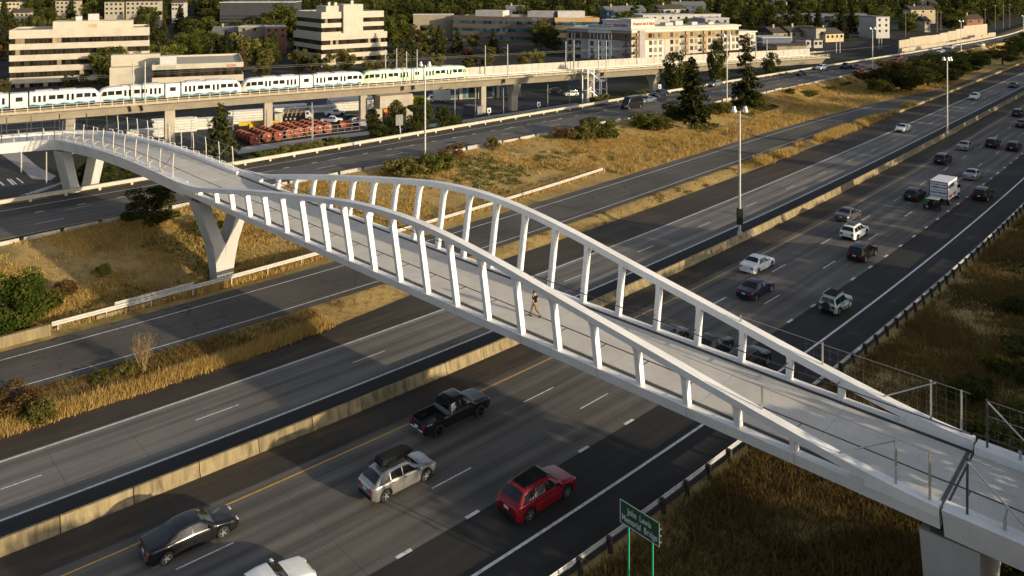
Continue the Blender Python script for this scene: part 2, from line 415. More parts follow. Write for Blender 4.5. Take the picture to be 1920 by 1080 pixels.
# painted lines
def paint(name, col, wear):
    m, nt, p = new_mat(name); c = coords(nt, 'Object')
    k = mixc(nt, ramp(nt, noise(nt, c, 3.5, 5, .75), .5, .68, 0, wear), col, (.1, .1, .1))
    nt.links.new(k, p.inputs['Base Color']); p.inputs['Roughness'].default_value = .7; return m
M_WHITE = paint('white_road_paint', (.72, .72, .7), .75); M_YEL = paint('yellow_road_paint', (.62, .36, .05), .6)
def mline(parent, base, d, w, mat, z, a0, a1):
    strip('lane_marking', (lambda a: base(a) + d - w / 2), (lambda a: base(a) + d + w / 2), mat, z, a0, a1, 2., parent=parent)
mk = .02
mline(main_road, LY, 0, .13, M_YEL, mk, -40, 300)
mline(main_road, LY, -13.65, .2, M_WHITE, mk, -40, 300)
mline(express_road, LY, 6.87, .16, M_WHITE, mk, -40, 330)
mline(express_road, LY, 13.25, .16, M_WHITE, mk, -40, 330)
def dashes(parent, base, d, a_ref, n0, n1, per, ln, w, mat, z):
    a = a_ref
    sl = 1.0
    for i in range(n0, n1):
        a = a_ref + i * per
        mline(parent, base, d, w, mat, z, a, a + ln)
def a_at(x, y, h=0.): return w2ab(*at(x, y, h))[0]
def dash_px(parent, pts_end, d, per_n, ln, w, z=mk):
    """dashes whose far ends were surveyed, with the fixed 12.19 m period between and beyond"""
    es = sorted(a_at(x, y) for x, y in pts_end)
    full = [es[0] - 12.0 * k for k in range(3, 0, -1)]
    for e0, e1 in zip(es[:-1], es[1:]):
        n = max(1, round((e1 - e0) / 12.0)); full += [e0 + (e1 - e0) * k / n for k in range(n)]
    full += [es[-1] + 12.0 * k for k in range(0, 10)]
    for e in full: mline(parent, LY, d, w, M_WHITE, z, e - ln, e)
dash_px(main_road, [(439,1019),(1036,726),(1362,557),(1473,496),(1561,447),(1633,404),(1690,369),(1737,340),(1777,313),(1810,292)], -3.28, 12, 3.0, .11)
dash_px(main_road, [(883,877),(1137,737),(1461,553),(1567,490),(1648,439),(1712,397),(1841,306),(1871,283)], -6.62, 12, 3.0, .11)
dash_px(express_road, [(78,892),(446,758),(720,657),(1226,461),(1333,417),(1420,380),(1492,348),(1550,322),(1600,298),(1642,278),(1681,260)], 10.08, 12, 3.0, .11)
for i in range(-12, 32):                       # wide dotted line of the exit lane
    a = 65.6 + i * 4.62; mline(main_road, LY, -10.0, .24, M_WHITE, mk, a, a + .95)
ramp_road = [o for o in bpy.data.objects if o.name.startswith('road') and o.data.materials[0] == M_RAMP][0]
mline(ramp_road, LRL, 0, .13, M_WHITE, RZ + .012, -40, 190); mline(ramp_road, LRR, 0, .12, M_WHITE, RZ + .012, -40, 185)
up_road = [o for o in bpy.data.objects if o.name.startswith('road') and o.data.materials[0] == M_UP][0]
mline(up_road, LUN, 1.75, .14, M_YEL, UZ + .012, -60, 420); mline(up_road, LUF, -2.3, .15, M_WHITE, UZ + .012, -60, 420)
for i in range(-6, 33):
    for d, sh in ((5.1, 0.), (8.6, 4.)):
        a = 10 + sh + i * 12.19; mline(up_road, LUN, d, .13, M_WHITE, UZ + .012, a, a + 3.05)
for i in range(-10, 80):
    a = 5 + i * 4.57; mline(up_road, LUF, -5.65, .22, M_WHITE, UZ + .012, a, a + .95)
# ------------------------------------------------------------------ barriers and guardrails
M_BARR = streaky('barrier_concrete', (.27, .215, .115), (.34, .33, .33), .95, .85, 1.8, rnd=.15)
M_BARR2 = streaky('pale_concrete', (.40, .375, .33), (.55, .5, .45), .4, .85, rnd=.1)
M_GALV = plain('galvanised_steel', (.46, .46, .45), .5, .55, .15, 4)
M_WOOD = plain('weathered_wood', (.045, .036, .028), .9, 0, .3, 6)
JERSEY = [(-.3, 0), (-.3, .08), (-.17, .30), (-.09, .82), (.09, .82), (.17, .30), (.3, .08), (.3, 0)]
def heading(L, a): return atan2(SA + CA * L.slope(a), CA - SA * L.slope(a))
def jersey_mesh(ln, name, mat):
    b = MB(); n = 4
    b.loft([[(x, y, z) for y, z in JERSEY] for x in np.linspace(-ln / 2, ln / 2, n)])
    b.box(-ln / 2 - .02, -ln / 2 + .03, -.05, .05, .2, .6)
    return b.mesh(name, mat)
me_j = jersey_mesh(3.70, 'concrete_barrier', M_BARR)
a = -22.
while a < 305:
    b_ = float(LY(a + 1.87)) + BAR; X, Y = ab2w(a + 1.87, b_)
    o = link('concrete_barrier', me_j, None, (X, Y, 0), heading(LY, a + 1.87) + RND.uniform(-.004, .004))
    tag(o, 'tan jointed concrete barrier segment in the row dividing the two carriageways', 'barrier', 'concrete barrier segments dividing the carriageways'); a += 3.75
me_j2 = jersey_mesh(3.5, 'roadside_barrier', M_BARR2)
a = 4.
while a < 250:
    X, Y = ab2w(a + 1.9, float(LUN(a + 1.9)) - .2)
    o = link('roadside_barrier', me_j2, None, (X, Y, UZ - .30 - RND.random() * .22), heading(LUN, a + 1.9) + RND.uniform(-.02, .02))
    tag(o, 'short pale concrete barrier at the grassy edge of the upper carriageway', 'barrier', 'pale concrete barriers along the upper carriageway verge'); a += 3.95
WB = [(0, -.16), (.05, -.12), (.05, -.05), (-.02, 0), (.05, .05), (.05, .12), (0, .16), (-.03, .12), (-.03, .05), (-.07, 0), (-.03, -.05), (-.03, -.12)]
def guardrail(label, L, dd, zf, a0, a1, side, mat, post_mat, sp, post_wood=True, hh=.62, scale=1., group=None):
    root = thing('guardrail', label, 'guardrail', (*ab2w(a0, float(L(a0)) + dd), zf(a0)), group=group)
    base = Vector(root.location); rings = []
    for a in np.arange(a0, a1 + .1, 2.0):
        X, Y = ab2w(a, float(L(a)) + dd); h = heading(L, a); nx, ny = -sin(h) * side, cos(h) * side
        rings.append([(X + nx * p * scale - base.x, Y + ny * p * scale - base.y, zf(a) + hh + q * scale - base.z) for p, q in WB])
    MB().loft(rings).build('rail_beam', mat, root)
    pb = MB()
    if post_wood: pb.box(-.1, .1, -.34, -.14, -.2, .80).box(-.09, .09, -.14, -.03, .42, .80)
    else: pb.box(-.05, .05, -.2, -.06, -.1, hh + .1)
    pm = pb.mesh('post', post_mat); a = a0 + .5
    while a < a1:
        X, Y = ab2w(a, float(L(a)) + dd); o = link('post', pm, root, (X - base.x, Y - base.y, zf(a) - base.z), heading(L, a) + (pi if side < 0 else 0)); a += sp
    return root
g1 = guardrail('long steel guardrail on dark wooden posts along the shaded right shoulder', LY, -16.95, lambda a: 0., -14, 130, 1, M_GALV, M_WOOD, 2.3)
g2 = guardrail('pale steel guardrail beside the ramp at the foot of the dry grass bank', LGR, 0., lambda a: RZ, a_at(85, 618), a_at(1125, 327), -1, plain('pale_galvanised', (.50, .49, .46), .6, .2, .12, 3), M_GALV, 3.8, False, .66, 1.25)
# second beam and anchor block at its near end
a0 = a_at(85, 618)
b = MB(); base = Vector(g2.location); rings = []
for a in np.arange(a0 + 5, a0 + 13, 1.):
    X, Y = ab2w(a, float(LGR(a)) + .12); rings.append([(X - base.x + (-p) * .0, Y - base.y, RZ + 1.0 + q - base.z) if False else (X - base.x + sin(heading(LGR, a)) * p, Y - base.y - cos(heading(LGR, a)) * p, RZ + .98 + q * .8 - base.z) for p, q in WB])
b.loft(rings).build('upper_beam', MATS['pale_galvanised'], g2)
X, Y = ab2w(a0 + 6.5, float(LGR(a0 + 6.5)) + .25)
tmp = MB().box(-3, 3, -.12, .12, 0, .28).build('footing', M_BARR, g2, (X - base.x, Y - base.y, 0), heading(LGR, a0 + 6))
X, Y = ab2w(a0 - 5.2, float(LGR(a0 - 5.2)) - .4)
o = MB().loft([[(x, y, z) for y, z in ((-.2, -.2), (-.2, .9), (.2, .9), (.2, -.2))] for x in (-6, -2, 2, 5)])  .build('retaining_wall', M_BARR, None, (X, Y, RZ), heading(LGR, a0))
tag(o, 'low stained concrete wall at the left end of the ramp guardrail', 'wall')
def upper_rail():
    root = thing('roadside_railing', 'long cream traffic rail on low posts along the far side of the upper carriageway', 'guardrail', (*ab2w(0, float(LUF(0))), UZ)); base = Vector(root.location)
    m = streaky('cream_concrete', (.50, .46, .38), (.6, .55, .5), .3, .8); rings = []
    for a in np.arange(-30, 500, 3.):
        X, Y = ab2w(a, float(LUF(a))); h = heading(LUF, a); nx, ny = -sin(h), cos(h)
        rings.append([(X + nx * p - base.x, Y + ny * p - base.y, UZ + q - base.z) for p, q in ((-.18, .34), (-.2, .8), (.2, .8), (.18, .34))])
    MB().loft(rings).build('rail_beam', m, root)
    pm = MB().box(-.16, .16, -.1, .12, -.1, .36).mesh('post', m)
    for a in np.arange(-28, 240, 4.):
        X, Y = ab2w(a, float(LUF(a))); link('post', pm, root, (X - base.x, Y - base.y, UZ - base.z), heading(LUF, a))
upper_rail()

# ------------------------------------------------------------------ the footbridge
BA = radians(41.3); BD = np.array([cos(BA), -sin(BA)]); BN = np.array([sin(BA), cos(BA)])
B0 = BD * -32 + BN * 39.2; BW = 5.3
_zk = ([-130, -110, -96, -88, -80, -72, -63, -54, -46, -40, 0, 25, 60], [7.6, 8.2, 8.65, 8.85, 9.2, 9.7, 9.98, 9.75, 9.3, 9.05, 7.65, 6.78, 5.5])
_zg = np.linspace(-130, 60, 400); _zv = np.interp(_zg, *_zk); _zv = np.convolve(np.pad(_zv, 12, mode='edge'), np.ones(25) / 25, 'valid')
def deck_z(t): return float(np.interp(t, _zg, _zv)) if t < -36 else 7.65 - .035 * t
# centre line: straight, then a tight bend at the far left
T_BEND, R_BEND, ANG_BEND = -78.5, 8.5, radians(58)
def bframe(t):
    """centre point (x, y), outward direction when t falls, and the unit vector to the far side"""
    c = B0 + BN * BW / 2
    if t >= T_BEND: return c + BD * t, BN
    s = T_BEND - t; la = R_BEND * ANG_BEND; h0 = pi - BA
    p = c + BD * T_BEND; ctr = p - BN * R_BEND
    k = min(s, la) / R_BEND; nn = np.array([BN[0] * cos(k) - BN[1] * sin(k), BN[0] * sin(k) + BN[1] * cos(k)])
    q = ctr + nn * R_BEND
    if s > la: q = q + np.array([-nn[1], nn[0]]) * (s - la)
    return q, nn
def bp(t, w_, z_, base=(0, 0, 0)):
    """t along, w from the near deck edge towards the far side, z above the deck"""
    c, nn = bframe(t); q = c + nn * (w_ - BW / 2); return (q[0] - base[0], q[1] - base[1], deck_z(t) + z_ - base[2])
M_BW = streaky('white_bridge_paint', (.80, .79, .77), (.8, .78, .72), .22, .5)
M_DECK = None
def deck_material():
    m, nt, p = new_mat('bridge_deck_concrete'); c = coords(nt, 'Object')
    k = scale_col(nt, (.54, .515, .47), ramp(nt, noise(nt, c, .5, 6, .65), .3, .7, .86, 1.1))
    k = scale_col(nt, k, ramp(nt, noise(nt, c, 20, 3, .7), .3, .7, .92, 1.08))
    k = mixc(nt, ramp(nt, noise(nt, c, 1.7, 5, .7), .58, .74, 0, .35), k, (.36, .345, .315))
    nt.links.new(k, p.inputs['Base Color']); p.inputs['Roughness'].default_value = .8; bump(nt, p, noise(nt, c, 25, 3), .2, .01); return m
M_DECK = deck_material()
M_STEEL = plain('brushed_steel', (.42, .41, .39), .4, .8, .1, 6); M_DARKST = plain('dark_steel', (.10, .10, .10), .5, .6, .2, 6)
M_GAP = plain('drain_grate', (.06, .055, .05), .9)
def sweep(ts, prof, base, closed=True, mb=None, mi=0):
    mb = mb or MB(); rings = []
    for t in ts: rings.append([bp(t, w_, z_, base) for w_, z_ in (prof(t) if callable(prof) else prof)])
    return mb.loft(rings, closed=closed, mi=mi)
def mirror(prof): return [(BW - w_, z_) for w_, z_ in prof][::-1]
M_SPLICE = plain('splice_seam', (.42, .42, .41), .6, 0, .1)
def fence_mesh(root, org, ts_, ws, z0, z1):
    b = MB()
    for t, w_ in zip(ts_, ws): b.beam(bp(t, w_, z0, org), bp(t, w_, z1, org), .0035, .0035)
    for z_ in np.arange(z0, z1 + .01, .45): b.poly([bp(t, w_, z_, org) for t, w_ in zip(ts_[::3], ws)], .0025, 3)
    o = b.build('wire_mesh', M_STEEL, root); o['kind'] = 'stuff'
def build_footbridge():
    T0, T1 = -46., 23.0
    org = bp(T0, BW / 2, 0); root = thing('footbridge', 'white arched footbridge with leaning struts spanning the freeway lanes', 'bridge', org)
    ts = list(np.arange(T0, T1, 1.0)) + [T1]
    sweep(ts, [(.02, 0), (BW - .02, 0), (BW - .02, -.22), (.02, -.22)], org).build('deck', M_DECK, root)
    sweep(ts, [(.4, -.24), (BW - .4, -.24), (BW - 1.0, -.55), (1.0, -.55)], org).build('underside_box', M_BW, root)
    for mir in (False, True):
        f = mirror if mir else (lambda q: q)
        sweep(ts, f([(0, -.05), (-.36, -.05), (-.36, -.10), (0, -.10)][::-1]), org).build('drain_grate', M_GAP, root)
        sweep(ts, f([(-.36, 0), (-.36, -.62), (-.72, -.62), (-.9, 0)]), org).build('lower_chord', M_BW, root)
        under = ([-46, -43, -41.5, -39.19, -36.27, -33.32, -30.44, -27.54, -24.72, -21.76, -18.77, -15.96, -13.06, -10.07, -7.11, -4.16, -1.18, 1.79, 4.69, 7.69, 10.64, 13.62, 16.57, 19.3, 21, 23],
                 [.0, .2, .42, .90, 1.46, 2.02, 2.52, 3.02, 3.48, 3.93, 4.4, 4.72, 4.88, 4.88, 4.66, 4.28, 3.83, 3.28, 2.78, 2.28, 1.76, 1.22, .74, .32, .1, -.02])
        tg = np.linspace(-46, 23, 277); uv_ = np.interp(tg, *under); uv_ = np.convolve(np.pad(uv_, 8, mode='edge'), np.ones(17) / 17, 'valid')
        U = lambda t: float(np.interp(t, tg, uv_)); LEAN = lambda t: .165 * max(0, U(t))
        def chord(t):
            l = LEAN(t); u = U(t); top = u + .42; sp = u < .30
            bot = -.02 if t < -42.6 or t > 19.9 else max(u, -.02)
            return f([(-.34 - l, bot), (-.92 - l, bot), (-.98 - l, top), (-.40 - l, top)][::-1])
        for e0, e1 in ((T0, -42.3), (19.6, T1)):
            es = np.linspace(e0, e1, 9)
            sweep(es, lambda t: f([(-.37, -.624), (-.722, -.624), (-.983 - LEAN(t), U(t) + .423), (-.39 - LEAN(t), U(t) + .425)]), org).build('end_web', M_BW, root, 40)
        fine = sorted(set(list(np.arange(T0, T1, .5)) + [-42.61, -42.59, 19.89, 19.91, T1]))
        sweep(fine, chord, org).build('upper_chord', M_BW, root, 40)
        for i in range(20):
            t = -39.19 + 2.933 * i; l = LEAN(t); u = U(t) + .05; hw = .15
            q = []
            for z_, w0, w1, k in ((-.01, -.40, -.82, 1.0), (u * .85, -.40 - l * .85, -.82 - l * .85, 1.0), (u, -.36 - l, -.92 - l, 1.25)):
                ww = (w0, w1) if not mir else (BW - w0, BW - w1)
                q.append([bp(t + s * hw * k, ww[j], z_, org) for s, j in ((-1, 0), (1, 0), (1, 1), (-1, 1))])
            MB().loft(q).build('strut', M_BW, root)
        wv = .22 if not mir else BW - .22
        b = MB(); b.poly([bp(t, wv, 1.02, org) for t in np.arange(T0, T1 + .1, 1.47)], .035, 6)
        b.build('handrail', M_DARKST, root)
        for i in range(20):
            t = -39.19 + 2.933 * i; MB().beam(bp(t, -.42 if not mir else BW + .42, 1.0, org), bp(t, wv, 1.0, org), .05, .04).build('rail_bracket', M_DARKST, root)
        for k, t in enumerate(np.arange(-36.2, 20, 5.866)):
            l_ = -.9; MB().loft([[bp(t + e, w_, z_, org) for w_, z_ in f([(-.35, .004), (-.35, -.624), (-.724, -.624), (-.905, .004)])] for e in (-.02, .02)]).build('splice', M_SPLICE, root)
    # expansion plate at the right hand joint
    sweep([22.78, 22.95], [(.03, .012), (BW - .03, .012), (BW - .03, .004), (.03, .004)], org).build('joint_plate', M_DARKST, root)
    for t in np.arange(-42, 22, 5.9):
        sweep([t, t + .035], [(.05, .006), (BW - .05, .006), (BW - .05, .002), (.05, .002)], org).build('deck_joint', M_SPLICE, root)
    # low fence posts and braces where the arch comes down
    for t, w_, z0, z1 in ((14.9, -.7, 1.3, 2.6), (21.2, -.7, .55, 2.6), (22.6, -.7, .42, 2.6), (15.4, BW + .9, 1.25, 2.6), (10.5, BW + .9, 2.2, 2.6), (21.0, BW + .75, .55, 2.6), (22.4, BW + .75, .42, 2.6)):
        MB().beam(bp(t, w_, z0 - .1, org), bp(t, w_, z1, org), .09, .06).build('fence_post', M_STEEL, root)
    for w_ in (-.7, BW + .78):
        MB().tube(bp(21.2, w_, 2.5, org), bp(18.6, w_, .8, org), .04).build('fence_brace', M_STEEL, root)
        MB().poly([bp(t, w_, z_, org) for t, z_ in ((10.5, 2.6), (15, 2.55), (21.2, 2.55), (22.8, 2.55))], .016, 4).build('fence_wire', M_STEEL, root)
        fence_mesh(root, org, np.arange(14.5, 22.9, .45), [w_] * 99, .5, 2.5)
    return root
footbridge = build_footbridge()
def approach(name, label, t_list, posts, rail=True, pcol=None):
    org = bp(t_list[0], BW / 2, 0); root = thing(name, label, 'bridge', org)
    sweep(t_list, [(.0, 0), (BW, 0), (BW, -.22), (.0, -.22)], org).build('deck', M_DECK, root)
    sweep(t_list, [(.3, -.24), (BW - .3, -.24), (BW - 1.2, -1.0), (1.2, -1.0)], org).build('underside_box', M_BW, root)
    for mir in (False, True):
        f = mirror if mir else (lambda q: q)
        sweep(t_list, f([(-.02, .36), (-.02, -1.02), (-.45, -1.02), (-.92, .36)]), org).build('edge_girder', M_BW, root)
        wv = -.42 if not mir else BW + .42
        b = MB(); b.poly([bp(t, .12 if not mir else BW - .12, 1.1, org) for t in t_list], .035, 6); b.build('handrail', M_DARKST, root)
        pts = posts[1 if mir else 0]
        for t, dark in pts:
            h = 2.75; MB().beam(bp(t, wv, .3, org), bp(t, wv, 1.6, org), .12, .09).build('fence_post', M_DARKST if dark else pcol, root) if False else \
              MB().loft([[bp(t + dx, wv + (dy if not mir else -dy) + bend, z_, org) for dx, dy in ((-.045, -.035), (.045, -.035), (.045, .035), (-.045, .035))] for z_, bend in ((.3, 0), (1.6, 0.0), (2.75, (.10 if not mir else -.10)))]).build('fence_post', M_DARKST if dark else pcol, root)
        b = MB(); ts_ = [p[0] for p in pts]
        for z_ in (2.7, 1.9):
            b.poly([bp(t, wv + (.1 if not mir else -.1) * (z_ > 2), z_, org) for t in np.linspace(min(ts_), max(ts_), max(3, int(abs(ts_[0] - ts_[-1]) / 1.3)))], .012, 4)
        b.build('fence_wire', M_STEEL, root)
        for t, dark in pts: MB().beam(bp(t, wv, 1.08, org), bp(t, .12 if not mir else BW - .12, 1.08, org), .05, .05).build('rail_bracket', M_DARKST, root)
        fence_mesh(root, org, np.linspace(min(ts_), max(ts_), int(abs(ts_[0] - ts_[-1]) / .45)), [wv] * 999, .4, 2.65)
        for t in np.arange(min(ts_) + 1.4, max(ts_), 2.9):
            MB().beam(bp(t, wv, .34, org), bp(t, wv, .8, org), .1, .1).beam(bp(t, wv, .8, org), bp(t, .1 if not mir else BW - .1, .95, org), .06, .05).build('rail_stub', pcol, root)
    return root
M_CREAMP = plain('cream_post_paint', (.52, .49, .42), .5, .1, .1, 4)
tl = list(np.arange(-46.05, -78, -1.2)) + list(np.arange(-78.5, -87.2, -.45)) + list(np.arange(-88, -124, -3.))
app_l = approach('approach_span', 'curving approach span with fence posts rising over the upper carriageway', tl,
    ([(t, False) for t in np.arange(-48.5, -76, -2.9)] + [(t, True) for t in np.arange(-78.4, -110, -2.9)],
     [(t, False) for t in np.arange(-47.5, -78, -2.9)] + [(t, True) for t in np.arange(-79.5, -110, -2.9)]), pcol=M_CREAMP)
o_ = Vector(app_l.location)
for w_ in (-.42, BW + .42):
    MB().tube(bp(-48.5, w_, 2.6, o_), bp(-51.2, w_, .5, o_), .04).build('fence_brace', M_STEEL, app_l)
app_r = approach('approach_span', 'plain approach span running off to the lower right past the expansion joint', [23.12, 25, 28, 32, 37, 43, 50],
    ([(t, True) for t in (24.0, 27, 30, 33)], [(t, True) for t in (23.6, 26.6, 29.6, 32.6, 35.6)]), pcol=M_STEEL)
o_ = Vector(app_r.location)
MB().tube(bp(24.0, -.42, 2.6, o_), bp(26.6, -.42, .45, o_), .04).build('fence_brace', M_STEEL, app_r)
MB().tube(bp(23.6, BW + .42, 2.6, o_), bp(26.2, BW + .42, .45, o_), .04).build('fence_brace', M_STEEL, app_r)
# piers
M_PIER = streaky('pier_concrete', (.47, .46, .44), (.75, .72, .68), .25, .7)
def v_pier(label, t, zb, ztop, stem, spread, wb=1.15, wl=1.9):
    c, nn = bframe(t); org = (c[0], c[1], zb); root = thing('bridge_pier', label, 'pier', org); tv = np.array([-nn[1], nn[0]])
    def P(w_, z_, s): q = nn * w_ + tv * s; return (q[0], q[1], z_)
    def ring(w0, w1, z0, z1, hl): return [P(w0, z0, -hl), P(w1, z1, -hl), P(w1, z1, hl), P(w0, z0, hl)]
    H_ = ztop - zb; b = MB()
    # stem and two legs as one casting, rounded crotch
    hs = stem
    for sg in (-1, 1):
        rings = [ring(sg * .02, sg * .78, 0, 0, wl * .36), ring(sg * .0, sg * 1.02, hs * .55, hs * .55, wl * .42), ring(sg * .02, sg * 1.36, hs, hs, wl * .47)]
        for k in (.12, .35, .7, 1.):
            z_ = hs + (H_ - hs) * k; out = 1.36 + (spread + .62 - 1.36) * k; inn = max(.04, (spread - .62) * (k ** .8)) + .0
            rings.append(ring(sg * inn, sg * out, z_, z_, wl * (.47 + .05 * k)))
        if sg < 0: rings = [r[::-1] for r in rings]
        b.loft(rings)
    b.build('v_column', M_PIER, root)
    for sg in (-1, 1):
        q = nn * sg * spread; MB().box(-.5, .5, -.5, .5, H_, H_ + .2).build('bearing', M_DARKST, root, (q[0], q[1], 0), atan2(tv[1], tv[0]))
    return root
v_pier('tall white V shaped pier standing on the dry grass bank', -44.3, -1.15, deck_z(-44.3) - 1.15, 4.4, 2.45)
v_pier('farther V shaped pier behind the upper carriageway rail', -80.2, -3.0, deck_z(-80.2) - 1.2, 3.6, 2.5)
c, nn = bframe(23.2); root = thing('abutment_pier', 'grey concrete pier under the expansion joint at the lower right', 'pier', (c[0], c[1], -1)); tv = np.array([-nn[1], nn[0]])
hz = deck_z(23.2) - 1.25 + 1
def R4(w0, w1, s0, s1, z_): return [(nn[0] * w_ + tv[0] * s, nn[1] * w_ + tv[1] * s, z_) for w_, s in ((w0, s0), (w1, s0), (w1, s1), (w0, s1))]
MB().loft([R4(-1.7, 1.7, -1.0, .9, 0), R4(-2.5, 2.5, -1.15, 1.05, hz * .6), R4(-2.9, 2.9, -1.25, 1.15, hz)]).build('column', M_PIER, root)
for sg in (-1, 1): MB().box(-.7, .7, -.6, .6, hz + .002, hz + .24).build('bearing', M_DARKST, root, (nn[0] * sg * 2.2, nn[1] * sg * 2.2, 0), atan2(tv[1], tv[0]))
# ------------------------------------------------------------------ vehicles
M_TYRE = plain('tyre_rubber', (.018, .018, .018), .85, 0, .15); M_RIM = plain('alloy_rim', (.5, .5, .5), .3, .8, .1)
M_TRIM = plain('black_trim', (.012, .012, .0125), .75, 0, .1, 1.5, 0, .2); M_CGLASS = glassy('car_glass', (.012, .014, .016), .04, .3)
M_TAIL = plain('tail_light', (.35, .012, .012), .2, 0, .05, coat=1); M_HEAD = plain('headlight', (.75, .76, .78), .1, .3, .05, coat=1)
M_PLATE = plain('number_plate', (.62, .64, .66), .5); M_UNDER = plain('underbody', (.01, .01, .01), .9)
M_CHROME = plain('chrome', (.7, .7, .7), .12, 1., .03)
def paintm(name, col, metal=.0, rough=.32): return plain('car_paint_' + name, col, rough, metal, .06, 2, .45, .25)
PAINTS = {'black': paintm('black', (.010, .010, .012)), 'white': paintm('white', (.74, .75, .75)), 'silver': paintm('silver', (.36, .36, .35), .7, .3), 'red': paintm('red', (.21, .008, .014), .2), 'purple': paintm('purple', (.018, .012, .032)),
          'grey': paintm('grey', (.10, .105, .115), .4), 'navy': paintm('navy', (.02, .028, .05), .2), 'teal': paintm('teal', (.34, .47, .44), .2), 'dark': paintm('dark', (.03, .03, .034), .3), 'maroon': paintm('maroon', (.09, .012, .016), .2), 'steel': paintm('steel', (.20, .23, .28), .5)}
def lerp(a, b, t): return a + (b - a) * t
def pl(x, K): return float(np.interp(x, [k[0] for k in K], [k[1] for k in K]))
# side profile keys, front at +x: (x as a fraction of length from rear 0 to front 1)
SHAPES = {
 'sedan': dict(L=4.75, W=1.82, H=1.45, clr=.18, belt=[(0, .86), (.1, .93), (.5, .93), (.72, .90), (.95, .72), (1, .62)],
   top=[(0, .80), (.02, .98), (.13, 1.02), (.20, 1.06), (.34, 1.40), (.45, 1.45), (.56, 1.42), (.72, .98), (.76, .96), (.95, .78), (1, .55)], cab=(.20, .34, .56, .72), wheels=(.19, .81), wr=.325, pil=(.475,)),
 'suv': dict(L=4.65, W=1.87, H=1.68, clr=.24, belt=[(0, .98), (.1, 1.06), (.5, 1.06), (.74, 1.03), (.95, .88), (1, .72)],
   top=[(0, .9), (.015, 1.05), (.03, 1.1), (.10, 1.58), (.3, 1.68), (.5, 1.67), (.57, 1.62), (.73, 1.12), (.78, 1.08), (.95, .95), (1, .65)], cab=(.03, .10, .57, .73), wheels=(.19, .81), wr=.365, pil=(.27, .45)),
 'crossover': dict(L=4.5, W=1.84, H=1.60, clr=.22, belt=[(0, .96), (.1, 1.03), (.5, 1.0), (.74, .96), (.95, .80), (1, .65)],
   top=[(0, .88), (.015, 1.0), (.04, 1.06), (.15, 1.48), (.3, 1.59), (.46, 1.60), (.55, 1.54), (.73, 1.04), (.78, 1.01), (.95, .86), (1, .6)], cab=(.04, .15, .55, .73), wheels=(.19, .81), wr=.345, pil=(.27, .45)),
 'hatch': dict(L=3.9, W=1.70, H=1.62, clr=.24, belt=[(0, .98), (.5, .98), (.74, .97), (.95, .86), (1, .7)],
   top=[(0, .9), (.015, 1.0), (.03, 1.05), (.07, 1.52), (.3, 1.62), (.5, 1.61), (.56, 1.56), (.68, 1.04), (.73, 1.02), (.95, .93), (1, .62)], cab=(.03, .07, .56, .68), wheels=(.2, .82), wr=.345, pil=(.30,)),
 'pickup': dict(L=5.7, W=1.98, H=1.92, clr=.42, belt=[(0, 1.16), (.4, 1.16), (.5, 1.20), (.75, 1.18), (.95, 1.08), (1, .9)],
   top=[(0, 1.16), (.36, 1.16), (.37, 1.22), (.388, 1.83), (.46, 1.92), (.6, 1.90), (.63, 1.85), (.74, 1.28), (.79, 1.24), (.96, 1.15), (1, .85)], cab=(.37, .388, .63, .74), wheels=(.2, .82), wr=.43, pil=(.53,), bed=(.02, .355)),
 'van': dict(L=5.9, W=2.02, H=2.60, clr=.24, belt=[(0, 1.3), (.7, 1.3), (.85, 1.2), (.96, .95), (1, .75)],
   top=[(0, 1.1), (.01, 2.5), (.05, 2.58), (.3, 2.60), (.68, 2.56), (.73, 2.45), (.88, 1.30), (.90, 1.22), (.97, 1.0), (1, .7)], cab=(.012, .05, .72, .88), wheels=(.18, .83), wr=.36, pil=(.3, .55)),
}
